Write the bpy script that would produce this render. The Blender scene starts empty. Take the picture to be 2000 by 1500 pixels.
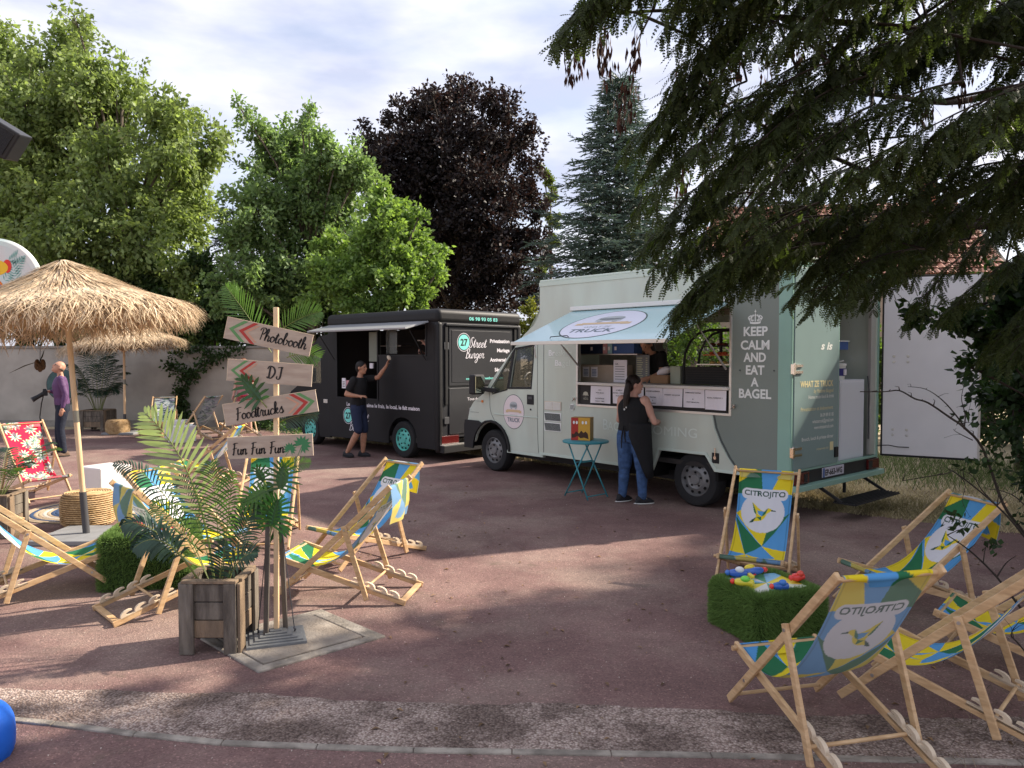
import bpy, bmesh, math, random
import numpy as np
from math import sin, cos, pi, radians as rad
from mathutils import Vector, Matrix, Euler
from mathutils.geometry import tessellate_polygon

SC = bpy.context.scene
COL = SC.collection
# ------------------------------------------------------------------ camera
cam = bpy.data.cameras.new('camera'); camo = bpy.data.objects.new('camera', cam); COL.objects.link(camo)
CAM_H, CAM_P, CAM_F = 1.85, rad(-2.05), 1510.0
camo.location = (0, 0, CAM_H); camo.rotation_euler = (pi/2 + CAM_P, 0, 0)
cam.sensor_width = 36; cam.lens = 36*CAM_F/2000; cam.clip_start = .1; cam.clip_end = 900
SC.camera = camo
# ------------------------------------------------------------------ world, sun, exposure
SUN_AZ, SUN_EL = math.atan2(.40, 1.0), rad(36)      # towards the sun, from +X
W = bpy.data.worlds.new('World'); SC.world = W; W.use_nodes = True
nt = W.node_tree; nt.nodes.clear()
def N(t, typ, **k):
    n = t.nodes.new(typ)
    for a, v in k.items(): setattr(n, a, v)
    return n
out = N(nt, 'ShaderNodeOutputWorld'); bg = N(nt, 'ShaderNodeBackground'); bg.inputs[1].default_value = 1.0
sky = N(nt, 'ShaderNodeTexSky', sky_type='NISHITA', sun_disc=False)
sky.sun_elevation = SUN_EL; sky.sun_rotation = pi/2 - SUN_AZ; sky.air_density = 1.0; sky.dust_density = 1.5
sc_ = N(nt, 'ShaderNodeVectorMath', operation='SCALE'); sc_.inputs[3].default_value = 0.10
nt.links.new(sky.outputs[0], sc_.inputs[0])
tc = N(nt, 'ShaderNodeTexCoord'); mp = N(nt, 'ShaderNodeMapping'); mp.inputs['Scale'].default_value = (1.2, 1.2, 3.6); mp.inputs['Rotation'].default_value = (0.15, 0.25, 0.6)
nt.links.new(tc.outputs['Generated'], mp.inputs[0])
no = N(nt, 'ShaderNodeTexNoise'); no.inputs['Scale'].default_value = 2.1; no.inputs['Detail'].default_value = 9; no.inputs['Roughness'].default_value = .56; no.inputs['Distortion'].default_value = .35
nt.links.new(mp.outputs[0], no.inputs[0])
cr = N(nt, 'ShaderNodeValToRGB'); cr.color_ramp.elements[0].position = .36; cr.color_ramp.elements[1].position = .60
cr.color_ramp.elements[0].color = (.60, .60, .60, 1); cr.color_ramp.elements[1].color = (1, 1, 1, 1)
nt.links.new(no.outputs[0], cr.inputs[0])
no2 = N(nt, 'ShaderNodeTexNoise'); no2.inputs['Scale'].default_value = 3.4; no2.inputs['Detail'].default_value = 7
nt.links.new(mp.outputs[0], no2.inputs[0])
cr2 = N(nt, 'ShaderNodeValToRGB'); cr2.color_ramp.elements[0].position = .38; cr2.color_ramp.elements[1].position = .62
cr2.color_ramp.elements[0].color = (.32, .335, .42, 1); cr2.color_ramp.elements[1].color = (.52, .515, .565, 1)
nt.links.new(no2.outputs[0], cr2.inputs[0])
mx = N(nt, 'ShaderNodeMixRGB'); nt.links.new(cr.outputs[0], mx.inputs[0]); nt.links.new(sc_.outputs[0], mx.inputs[1]); nt.links.new(cr2.outputs[0], mx.inputs[2])
nt.links.new(mx.outputs[0], bg.inputs[0]); nt.links.new(bg.outputs[0], out.inputs[0])
sl = bpy.data.lights.new('sun', 'SUN'); sl.energy = 4.3; sl.angle = rad(1.2); sl.color = (1, .89, .75)
so = bpy.data.objects.new('sun', sl); COL.objects.link(so)
sd = Vector((cos(SUN_EL)*cos(SUN_AZ), cos(SUN_EL)*sin(SUN_AZ), sin(SUN_EL)))
so.rotation_euler = sd.to_track_quat('Z', 'Y').to_euler(); so.location = (20, 10, 30)
SC.view_settings.view_transform = 'Standard'; SC.view_settings.look = 'None'; SC.view_settings.gamma = 1
SC.view_settings.exposure = 1.22
SC.cycles.use_denoising = True
SC.cycles.max_bounces = 6; SC.cycles.transparent_max_bounces = 8; SC.cycles.diffuse_bounces = 3

# ------------------------------------------------------------------ helpers
R = random.Random(7); NR = np.random.default_rng(11)
def at(px, py, Y):
    """world point at distance Y (metres along +Y) that is seen in direction px,py of the 2000x1500 photograph"""
    x = (px-1000)/CAM_F; u = (750-py)/CAM_F
    d = Vector((x, cos(CAM_P)-u*sin(CAM_P), sin(CAM_P)+u*cos(CAM_P)))
    return Vector((0, 0, CAM_H)) + d*(Y/d.y)
def mat(name, c, rough=.6, var=0., vs=6., bump=0., bs=60., metal=0., spec=.4, trans=0., tcol=None, c2=None, island=0., back=0., coat=0., stretch=None, alpha=None, attr=None, emit=None, det=6, trm=0., lo=.4, hi=.6):
    m = bpy.data.materials.new(name); m.use_nodes = True; t = m.node_tree; t.nodes.clear()
    o = N(t, 'ShaderNodeOutputMaterial'); b = N(t, 'ShaderNodeBsdfPrincipled')
    b.inputs['Roughness'].default_value = rough; b.inputs['Metallic'].default_value = metal
    b.inputs['Specular IOR Level'].default_value = spec; b.inputs['Coat Weight'].default_value = coat
    b.inputs['Transmission Weight'].default_value = trm
    if emit: b.inputs['Emission Color'].default_value = (*emit[:3], 1); b.inputs['Emission Strength'].default_value = emit[3]
    tcn = N(t, 'ShaderNodeTexCoord'); vec = tcn.outputs['Object']
    if stretch:
        mp = N(t, 'ShaderNodeMapping'); mp.inputs['Scale'].default_value = stretch; t.links.new(vec, mp.inputs[0]); vec = mp.outputs[0]
    col = None
    rgb = N(t, 'ShaderNodeRGB'); rgb.outputs[0].default_value = (*c, 1); col = rgb.outputs[0]
    if attr:
        a = N(t, 'ShaderNodeAttribute', attribute_name=attr); col = a.outputs['Color']
    if c2 is not None:
        n1 = N(t, 'ShaderNodeTexNoise'); n1.inputs['Scale'].default_value = vs; n1.inputs['Detail'].default_value = det; t.links.new(vec, n1.inputs[0])
        r1 = N(t, 'ShaderNodeValToRGB'); r1.color_ramp.elements[0].position = lo; r1.color_ramp.elements[1].position = hi
        r1.color_ramp.elements[0].color = (*c, 1); r1.color_ramp.elements[1].color = (*c2, 1)
        t.links.new(n1.outputs[0], r1.inputs[0]); col = r1.outputs[0]
    if var:
        n2 = N(t, 'ShaderNodeTexNoise'); n2.inputs['Scale'].default_value = vs*1.7; n2.inputs['Detail'].default_value = 5; t.links.new(vec, n2.inputs[0])
        mr = N(t, 'ShaderNodeMapRange'); mr.inputs[1].default_value = .25; mr.inputs[2].default_value = .75; mr.inputs[3].default_value = 1-var; mr.inputs[4].default_value = 1+var
        t.links.new(n2.outputs[0], mr.inputs[0])
        vm = N(t, 'ShaderNodeVectorMath', operation='SCALE'); t.links.new(col, vm.inputs[0]); t.links.new(mr.outputs[0], vm.inputs[3]); col = vm.outputs[0]
    if island:
        g = N(t, 'ShaderNodeNewGeometry'); mr = N(t, 'ShaderNodeMapRange'); mr.inputs[3].default_value = 1-island; mr.inputs[4].default_value = 1+island
        t.links.new(g.outputs['Random Per Island'], mr.inputs[0])
        vm = N(t, 'ShaderNodeVectorMath', operation='SCALE'); t.links.new(col, vm.inputs[0]); t.links.new(mr.outputs[0], vm.inputs[3]); col = vm.outputs[0]
    if back:
        g = N(t, 'ShaderNodeNewGeometry'); mb = N(t, 'ShaderNodeMixRGB'); mb.inputs[2].default_value = (.30, .31, .30, 1)
        ml = N(t, 'ShaderNodeMath', operation='MULTIPLY'); ml.inputs[1].default_value = back
        t.links.new(g.outputs['Backfacing'], ml.inputs[0]); t.links.new(ml.outputs[0], mb.inputs[0]); t.links.new(col, mb.inputs[1]); col = mb.outputs[0]
    t.links.new(col, b.inputs['Base Color'])
    if bump:
        nb = N(t, 'ShaderNodeTexNoise'); nb.inputs['Scale'].default_value = bs; nb.inputs['Detail'].default_value = 4; t.links.new(vec, nb.inputs[0])
        bp = N(t, 'ShaderNodeBump'); bp.inputs['Strength'].default_value = min(1, bump); bp.inputs['Distance'].default_value = .02; t.links.new(nb.outputs[0], bp.inputs['Height']); t.links.new(bp.outputs[0], b.inputs['Normal'])
    sh = b.outputs[0]
    if trans:
        tr = N(t, 'ShaderNodeBsdfTranslucent'); ms = N(t, 'ShaderNodeMixShader'); ms.inputs[0].default_value = trans
        if tcol:
            mt = N(t, 'ShaderNodeMixRGB', blend_type='MULTIPLY'); mt.inputs[0].default_value = 1; mt.inputs[2].default_value = (*tcol, 1); t.links.new(col, mt.inputs[1]); t.links.new(mt.outputs[0], tr.inputs[0])
        else: t.links.new(col, tr.inputs[0])
        t.links.new(sh, ms.inputs[1]); t.links.new(tr.outputs[0], ms.inputs[2]); sh = ms.outputs[0]
    if alpha is not None:
        tp = N(t, 'ShaderNodeBsdfTransparent'); ms = N(t, 'ShaderNodeMixShader'); ms.inputs[0].default_value = alpha
        t.links.new(tp.outputs[0], ms.inputs[1]); t.links.new(sh, ms.inputs[2]); sh = ms.outputs[0]
    t.links.new(sh, o.inputs[0])
    return m

class G:
    def __init__(s): s.v = []; s.f = []; s.m = []; s.mi = 0
    def add(s, vs, fs):
        o = len(s.v); s.v += [tuple(p) for p in vs]; s.f += [tuple(i+o for i in f) for f in fs]; s.m += [s.mi]*len(fs); return s
    def box(s, x0, x1, y0, y1, z0, z1, M=None):
        vs = [Vector(p) for p in ((x0,y0,z0),(x1,y0,z0),(x1,y1,z0),(x0,y1,z0),(x0,y0,z1),(x1,y0,z1),(x1,y1,z1),(x0,y1,z1))]
        if M is not None: vs = [M @ v for v in vs]
        return s.add(vs, [(0,3,2,1),(4,5,6,7),(0,1,5,4),(1,2,6,5),(2,3,7,6),(3,0,4,7)])
    def bar(s, a, b, w, h, up=(0,0,1)):
        """rectangular bar from a to b, w across, h along up"""
        a = Vector(a); b = Vector(b); d = (b-a); L = d.length; d.normalize(); u = Vector(up)
        x = d.cross(u)
        if x.length < 1e-4: x = d.cross(Vector((1,0,0)))
        x.normalize(); u = x.cross(d)
        M = Matrix((x, d, u)).transposed().to_4x4(); M.translation = a
        return s.box(-w/2, w/2, 0, L, -h/2, h/2, M)
    def tube(s, pts, rs, n=8, cap=True, sq=1.):
        pts = [Vector(p) for p in pts]
        if not hasattr(rs, '__len__'): rs = [rs]*len(pts)
        vs = []; ref = Vector((0,0,1))
        for i, p in enumerate(pts):
            d = pts[min(i+1, len(pts)-1)]-pts[max(i-1, 0)]
            if d.length < 1e-9: d = Vector((0,0,1))
            d.normalize()
            if i == 0:
                x = d.orthogonal().normalized() if abs(d.dot(ref)) > .95 else d.cross(ref).normalized()
            else:
                x = (x - d*x.dot(d)).normalized()
            y = d.cross(x)
            for k in range(n):
                a = 2*pi*k/n; vs.append(p+(x*cos(a)+y*sin(a)*sq)*rs[i])
        fs = []
        for i in range(len(pts)-1):
            for k in range(n):
                k2 = (k+1) % n; fs.append((i*n+k, i*n+k2, (i+1)*n+k2, (i+1)*n+k))
        if cap: fs += [tuple(range(n-1, -1, -1)), tuple(range((len(pts)-1)*n, len(pts)*n))]
        return s.add(vs, fs)
    def cyl(s, a, b, r, r2=None, n=16): return s.tube([a, b], [r, r if r2 is None else r2], n)
    def ell(s, c, r, nu=14, nv=9, M=None):
        c = Vector(c); vs = []; fs = []
        if not hasattr(r, '__len__'): r = (r, r, r)
        for j in range(1, nv):
            t = pi*j/nv
            for i in range(nu):
                a = 2*pi*i/nu; v = Vector((r[0]*sin(t)*cos(a), r[1]*sin(t)*sin(a), r[2]*cos(t)))
                vs.append(c + (M @ v if M is not None else v))
        T = Vector((0,0,r[2])); B = Vector((0,0,-r[2]))
        vs += [c+(M @ T if M is not None else T), c+(M @ B if M is not None else B)]; a, b = len(vs)-2, len(vs)-1
        for j in range(nv-2):
            for i in range(nu):
                i2 = (i+1) % nu; fs.append((j*nu+i, (j+1)*nu+i, (j+1)*nu+i2, j*nu+i2))
        for i in range(nu):
            i2 = (i+1) % nu; fs.append((a, i, i2)); fs.append((b, (nv-2)*nu+i2, (nv-2)*nu+i))
        return s.add(vs, fs)
    def lathe(s, prof, c=(0,0,0), n=24, axis='z', cap=True):
        vs = []; c = Vector(c)
        for r, h in prof:
            for k in range(n):
                a = 2*pi*k/n
                if axis == 'z': v = (r*cos(a), r*sin(a), h)
                elif axis == 'y': v = (r*cos(a), h, r*sin(a))
                else: v = (h, r*cos(a), r*sin(a))
                vs.append(c+Vector(v))
        fs = []
        for j in range(len(prof)-1):
            for k in range(n):
                k2 = (k+1) % n; fs.append((j*n+k, j*n+k2, (j+1)*n+k2, (j+1)*n+k))
        if cap: fs += [tuple(range(n-1,-1,-1)), tuple(range((len(prof)-1)*n, len(prof)*n))]
        return s.add(vs, fs)
    def loft(s, rings, cap=True):
        """rings: (centre, ax, ay) vectors"""
        n = 16; vs = []
        for c, ax, ay in rings:
            c = Vector(c); ax = Vector(ax); ay = Vector(ay)
            for k in range(n):
                a = 2*pi*k/n; vs.append(c+ax*cos(a)+ay*sin(a))
        fs = []
        for j in range(len(rings)-1):
            for k in range(n):
                k2 = (k+1) % n; fs.append((j*n+k, j*n+k2, (j+1)*n+k2, (j+1)*n+k))
        if cap: fs += [tuple(range(n-1,-1,-1)), tuple(range((len(rings)-1)*n, len(rings)*n))]
        return s.add(vs, fs)
    def plate(s, outer, holes, fn, t):
        """polygon with holes in 2D; fn(u,v,d) -> 3D; thickness t (d from 0 to t)"""
        loops = [outer]+list(holes); pts = [p for l in loops for p in l]
        tri = tessellate_polygon([[Vector((p[0], p[1], 0)) for p in l] for l in loops])
        n = len(pts); vs = [fn(p[0], p[1], 0) for p in pts]+[fn(p[0], p[1], t) for p in pts]
        fs = [tuple(q) for q in tri]+[tuple(i+n for i in reversed(q)) for q in tri]
        o = 0
        for l in loops:
            k = len(l)
            for i in range(k): fs.append((o+i, o+(i+1) % k, n+o+(i+1) % k, n+o+i))
            o += k
        return s.add(vs, fs)
    def mesh(s, name):
        me = bpy.data.meshes.new(name); me.from_pydata(s.v, [], s.f)
        if any(s.m): me.polygons.foreach_set('material_index', s.m)
        return me
def link(name, me, mats=None, parent=None, smooth=False, bevel=0, seg=2, fixn=True, loc=None, rot=None):
    if isinstance(me, G):
        me = me.mesh(name)
        if fixn:
            bm = bmesh.new(); bm.from_mesh(me); bmesh.ops.recalc_face_normals(bm, faces=bm.faces); bm.to_mesh(me); bm.free()
    o = bpy.data.objects.new(name, me); COL.objects.link(o)
    if mats is not None:
        for m in (mats if isinstance(mats, (list, tuple)) else [mats]): me.materials.append(m)
    if parent is not None: o.parent = parent
    if smooth:
        me.polygons.foreach_set('use_smooth', [True]*len(me.polygons))
        if smooth != 1: me.set_sharp_from_angle(angle=rad(smooth))
    if bevel:
        b = o.modifiers.new('bevel', 'BEVEL'); b.width = bevel; b.segments = seg; b.limit_method = 'ANGLE'; b.angle_limit = rad(35)
    if loc is not None: o.location = loc
    if rot is not None: o.rotation_euler = rot
    return o
def tag(o, label=None, cat=None, group=None, kind=None):
    if label: o['label'] = label
    if cat: o['category'] = cat
    if group: o['group'] = group
    if kind: o['kind'] = kind
    return o
def thing(name, label, cat, loc=(0,0,0), rz=0., group=None):
    o = bpy.data.objects.new(name, None); COL.objects.link(o); o.empty_display_size = .1
    o.location = loc; o.rotation_euler = (0, 0, rz); return tag(o, label, cat, group)
def copy_tree(o, parent=None):
    c = o.copy(); COL.objects.link(c); c.parent = parent
    for ch in list(o.children): copy_tree(ch, c)
    return c
def quads(name, V, mats, parent=None, nper=4, smooth=False):
    """V: (n, nper, 3) array of separate faces"""
    V = np.asarray(V, np.float32); n = V.shape[0]; me = bpy.data.meshes.new(name)
    me.vertices.add(n*nper); me.vertices.foreach_set('co', V.reshape(-1))
    me.loops.add(n*nper); me.loops.foreach_set('vertex_index', np.arange(n*nper, dtype=np.int32))
    me.polygons.add(n); me.polygons.foreach_set('loop_start', np.arange(0, n*nper, nper, dtype=np.int32))
    me.update(calc_edges=True); me.validate()
    return link(name, me, mats, parent)
def arr_mesh(name, V, F):
    """V (n,3), F (m,k)"""
    V = np.asarray(V, np.float32); F = np.asarray(F, np.int32); me = bpy.data.meshes.new(name); k = F.shape[1]
    me.vertices.add(len(V)); me.vertices.foreach_set('co', V.reshape(-1))
    me.loops.add(F.size); me.loops.foreach_set('vertex_index', F.reshape(-1))
    me.polygons.add(len(F)); me.polygons.foreach_set('loop_start', np.arange(0, F.size, k, dtype=np.int32))
    me.update(calc_edges=True); return me
# ---- writing
def text_geo(s, size=1., bold=0., sx=1., align='LEFT', shear=0., space=1.):
    cu = bpy.data.curves.new('t', 'FONT'); cu.body = s; cu.size = size; cu.offset = bold; cu.align_x = align; cu.shear = shear; cu.space_character = space; cu.resolution_u = 3
    o = bpy.data.objects.new('t', cu); COL.objects.link(o)
    dg = bpy.context.evaluated_depsgraph_get(); me = bpy.data.meshes.new_from_object(o.evaluated_get(dg))
    v = [(p.co.x*sx, p.co.y) for p in me.vertices]; f = [tuple(p.vertices) for p in me.polygons]
    bpy.data.objects.remove(o); bpy.data.curves.remove(cu); bpy.data.meshes.remove(me)
    return v, f
def write(g, s, fn, x, y, h, d=.003, w=None, **k):
    """letters of cap height h at (x,y) in the 2D frame mapped by fn(u,v,d); w = wanted width"""
    v, f = text_geo(s, 1., **k)
    if not v: return
    xs = [p[0] for p in v]; sc = h/.73; sw = sc
    if w: sw = w/(max(xs)-min(xs)) if k.get('align', 'LEFT') == 'LEFT' else w/(max(xs)-min(xs))
    g.add([fn(x+p[0]*sw, y+p[1]*sc, d) for p in v], f)
GL = {
'a':([[(.9,.8),(.6,1),(.2,.8),(.05,.4),(.25,.02),(.6,.15),(.9,.8),(.88,.3),(1,.02),(1.3,.3)]],1.15),
'b':([[(0,.5),(.4,1.6),(.35,2.1),(.15,1.8),(.15,.3),(.4,0),(.75,.25),(.8,.7),(.5,.95),(.75,.8),(1.1,.75)]],1.05),
'c':([[(.75,.8),(.5,1),(.15,.7),(.12,.3),(.4,0),(.9,.3)]],.85),
'd':([[(.8,.8),(.5,1),(.15,.7),(.1,.3),(.35,0),(.7,.3),(.95,1.2),(1.05,2.1)],[(1.05,2.1),(.88,.5),(1,0),(1.25,.3)]],1.1),
'e':([[(0,.35),(.5,.55),(.7,.85),(.45,1.02),(.15,.65),(.2,.15),(.5,0),(.95,.35)]],.85),
'g':([[(.8,.8),(.5,1),(.15,.7),(.15,.3),(.4,.05),(.75,.4),(.85,.9)],[(.85,.9),(.75,-.5),(.4,-1),(.1,-.7),(.5,-.2),(1.1,.3)]],1.0),
'h':([[(0,.3),(.4,1.5),(.35,2.1),(.15,1.8),(.1,0)],[(.1,.4),(.4,.95),(.7,.8),(.65,.2),(.8,0),(1.05,.3)]],1.0),
'k':([[(0,.3),(.4,1.5),(.35,2.1),(.15,1.8),(.1,0)],[(.1,.4),(.5,1),(.65,.75),(.3,.5)],[(.3,.5),(.6,.05),(1,.3)]],.95),
'n':([[(0,.6),(.15,.95),(.15,0)],[(.15,.5),(.45,.97),(.7,.8),(.68,.2),(.8,0),(1.05,.3)]],1.0),
'o':([[(.45,1),(.12,.7),(.15,.2),(.45,0),(.75,.3),(.7,.8),(.45,1),(.6,.85),(1,.85)]],.9),
'r':([[(0,.4),(.25,1.1),(.3,.9),(.6,.95),(.5,.5),(.55,.1),(.75,0),(.95,.3)]],.85),
's':([[(0,.3),(.45,1.1),(.5,.8),(.7,.4),(.5,0),(.15,.1),(.5,.02),(.95,.3)]],.85),
't':([[(0,.3),(.35,1.7),(.25,.5),(.35,0),(.75,.3)],[(0,1.25),(.65,1.35)]],.65),
'u':([[(0,.6),(.15,.95),(.12,.3),(.35,0),(.65,.3),(.78,.95)],[(.78,.95),(.75,.2),(.9,0),(1.15,.3)]],1.05),
'P':([[(.4,0),(.45,1),(.5,2)],[(0,1.6),(.2,2.05),(.8,2.15),(1.1,1.7),(.8,1.15),(.45,1.05)]],1.15),
'D':([[(.45,2),(.4,.1)],[(0,1.6),(.3,2.1),(1,1.9),(1.35,1.1),(.9,.15),(.2,.05),(.1,.3)]],1.65),
'J':([[(.1,1.9),(.6,2.05),(1,1.95)],[(.75,2),(.7,.4),(.45,-.05),(.1,.1),(.15,.45)]],1.2),
'F':([[(.45,2),(.4,1),(.3,0),(.1,.1)],[(.1,1.85),(.5,2.02),(1.15,2.05)],[(.05,1.0),(.5,1.1),(1.0,1.2)]],1.1),
'S':([[(1,1.9),(.7,2.1),(.35,1.8),(.55,1.2),(.8,.6),(.5,0),(0,.1),(-.05,.4)]],1.1),
'B':([[(.4,2),(.3,0)],[(0,1.7),(.4,2.1),(.95,1.9),(.85,1.3),(.4,1.1),(.95,.95),(1.05,.3),(.5,-.05),(.1,.1)]],1.2),
' ':([],.8)}
def cat_rom(p, n=5):
    if len(p) < 3: return p
    q = [p[0]]+list(p)+[p[-1]]; o = []
    for i in range(1, len(q)-2):
        a, b, c, d = (Vector(q[j]) for j in (i-1, i, i+1, i+2))
        for k in range(n):
            t = k/n; o.append(.5*((2*b)+(c-a)*t+(2*a-5*b+4*c-d)*t*t+(-a+3*b-3*c+d)*t**3))
    return o+[Vector(p[-1])]
def script_len(s): return sum(GL[c][1] for c in s)
def script(g, s, fn, x, y, w, h, pen=.16, d=.003, slant=.2):
    """brush lettering: width w, capital height h"""
    k = w/script_len(s); kv = h/2.1; cx = 0
    for ch in s:
        st, adv = GL[ch]
        for pl in st:
            pp = cat_rom(pl); vs = []
            for i, p in enumerate(pp):
                a = pp[max(i-1, 0)]; b = pp[min(i+1, len(pp)-1)]; t = Vector(b)-Vector(a)
                if t.length < 1e-6: t = Vector((1, 0))
                t.normalize(); wd = pen*(.62+.6*abs(t[1]))*.5
                if t[1] > 0: wd *= .7
                n = Vector((-t[1], t[0]))*wd
                for sgn in (1, -1):
                    q = Vector(p)+n*sgn; vs.append(fn(x+(cx+q[0]+q[1]*slant)*k, y+q[1]*kv, d))
            g.add(vs, [(2*i, 2*i+1, 2*i+3, 2*i+2) for i in range(len(pp)-1)])
        cx += adv
def disc(g, fn, cx, cy, rx, ry, d, n=36, r0=0.):
    if r0 <= 0: g.add([fn(cx+rx*cos(2*pi*i/n), cy+ry*sin(2*pi*i/n), d) for i in range(n)], [tuple(range(n))])
    else:
        vs = []
        for i in range(n):
            a = 2*pi*i/n
            for k in (1, r0): vs.append(fn(cx+rx*k*cos(a), cy+ry*k*sin(a), d))
        g.add(vs, [(2*i, 2*i+1, (2*i+3) % (2*n), (2*i+2) % (2*n)) for i in range(n)])
def rect(g, fn, x0, y0, x1, y1, d): g.add([fn(x0,y0,d), fn(x1,y0,d), fn(x1,y1,d), fn(x0,y1,d)], [(0,1,2,3)])
def solid(g, fn, x0, x1, y0, y1, d0, d1):
    vs = [fn(x0,y0,d0), fn(x1,y0,d0), fn(x1,y1,d0), fn(x0,y1,d0), fn(x0,y0,d1), fn(x1,y0,d1), fn(x1,y1,d1), fn(x0,y1,d1)]
    g.add(vs, [(0,3,2,1),(4,5,6,7),(0,1,5,4),(1,2,6,5),(2,3,7,6),(3,0,4,7)])
# ================================================================== the ground
m_soil = mat('soil', (.30,.235,.15), 1, c2=(.44,.36,.23), vs=2.2, bump=.6, bs=25)
def asphalt_mat():
    m = bpy.data.materials.new('red_asphalt'); m.use_nodes = True; t = m.node_tree; b = t.nodes['Principled BSDF']; b.inputs['Roughness'].default_value = .92; b.inputs['Specular IOR Level'].default_value = .25
    tc = N(t, 'ShaderNodeTexCoord')
    def noise(s, d=5, r=.6):
        n = N(t, 'ShaderNodeTexNoise'); n.inputs['Scale'].default_value = s; n.inputs['Detail'].default_value = d; n.inputs['Roughness'].default_value = r; t.links.new(tc.outputs['Object'], n.inputs[0]); return n.outputs[0]
    def ramp(i, stops):
        r = N(t, 'ShaderNodeValToRGB'); e = r.color_ramp.elements
        while len(e) < len(stops): e.new(.5)
        for k, (p, c) in enumerate(stops): e[k].position = p; e[k].color = (*c, 1)
        t.links.new(i, r.inputs[0]); return r.outputs[0]
    def mixc(f, a, b_, mode='MIX'):
        x = N(t, 'ShaderNodeMixRGB', blend_type=mode)
        for s, v in ((0, f), (1, a), (2, b_)):
            if hasattr(v, 'links'): t.links.new(v, x.inputs[s])
            else: x.inputs[s].default_value = v if s == 0 else (*v, 1)
        return x.outputs[0]
    base = ramp(noise(1.1, 7), [(.30, (.135,.080,.073)), (.52, (.188,.113,.102)), (.70, (.245,.158,.138))])
    worn = ramp(noise(.45, 8, .68), [(.46, (0,0,0)), (.62, (.8,.8,.8))])
    base = mixc(worn, base, (.27,.20,.165))
    vor = N(t, 'ShaderNodeTexVoronoi'); vor.inputs['Scale'].default_value = 120; t.links.new(tc.outputs['Object'], vor.inputs[0])
    sep = N(t, 'ShaderNodeSeparateColor'); t.links.new(vor.outputs['Color'], sep.inputs[0])
    spk = ramp(sep.outputs[0], [(0, (.68,.68,.68)), (.5, (.98,.98,.98)), (.9, (1.1,1.1,1.1)), (1, (1.8,1.75,1.7))])
    base = mixc(.85, base, spk, 'MULTIPLY')
    moss = ramp(noise(2.3, 9, .7), [(.60, (0,0,0)), (.72, (.55,.55,.55))])
    base = mixc(moss, base, (.075,.070,.045))
    light = ramp(noise(5.5, 8, .75), [(.66, (0,0,0)), (.76, (.6,.6,.6))])
    base = mixc(light, base, (.33,.29,.25))
    nv = N(t, 'ShaderNodeTexNoise'); nv.inputs['Scale'].default_value = 1.3; nv.inputs['Detail'].default_value = 5; t.links.new(tc.outputs['Object'], nv.inputs[0])
    va = N(t, 'ShaderNodeVectorMath', operation='SCALE'); va.inputs[3].default_value = .9; t.links.new(nv.outputs['Color'], va.inputs[0]); vb = N(t, 'ShaderNodeVectorMath', operation='ADD'); t.links.new(tc.outputs['Object'], vb.inputs[0]); t.links.new(va.outputs[0], vb.inputs[1])
    ve = N(t, 'ShaderNodeTexVoronoi', feature='DISTANCE_TO_EDGE'); ve.inputs['Scale'].default_value = .33; t.links.new(vb.outputs[0], ve.inputs[0])
    crk = ramp(ve.outputs['Distance'], [(0, (.30,.27,.25)), (.0035, (.62,.6,.58)), (.009, (1,1,1))]); base = mixc(.14, base, crk, 'MULTIPLY')
    t.links.new(base, b.inputs['Base Color'])
    bp = N(t, 'ShaderNodeBump'); bp.inputs['Strength'].default_value = .7; bp.inputs['Distance'].default_value = .004
    t.links.new(vor.outputs['Distance'], bp.inputs['Height']); bp2 = N(t, 'ShaderNodeBump'); bp2.inputs['Strength'].default_value = .5; bp2.inputs['Distance'].default_value = .04
    t.links.new(noise(3, 6), bp2.inputs['Height']); t.links.new(bp2.outputs[0], bp.inputs['Normal']); t.links.new(bp.outputs[0], b.inputs['Normal'])
    return m
m_asph = asphalt_mat()
g = G(); g.box(-300, 300, -60, 600, -.5, -.012); tag(link('ground', g, m_soil), kind='structure')
def wob(p, q, n, a):
    o = []
    for i in range(n):
        t = i/n; o.append((p[0]+(q[0]-p[0])*t+R.uniform(-a, a), p[1]+(q[1]-p[1])*t+R.uniform(-a, a)))
    return o
edge = [(-6.6,19.6),(-3.7,17.1),(-.1,14.0),(2.25,11.7),(3.5,9.5),(4.4,8.8),(5.4,7.95),(7.5,6.4),(10,4.6)]
EDGE = []
for a, b in zip(edge, edge[1:]): EDGE += wob(a, b, 14, .05)
outer = [(-22,-4),(12,-4),(10,4.6)]+EDGE[::-1]+[(-22,19.6)]
tri = tessellate_polygon([[Vector((x,y,0)) for x, y in outer]])
g = G(); g.add([(x,y,0) for x, y in outer], [tuple(q) for q in tri])
me = g.mesh('asphalt'); bm = bmesh.new(); bm.from_mesh(me); bmesh.ops.recalc_face_normals(bm, faces=bm.faces)
for f in bm.faces:
    if f.normal.z < 0: f.normal_flip()
bm.to_mesh(me); bm.free(); tag(link('asphalt_yard', me, m_asph), kind='structure')
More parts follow.
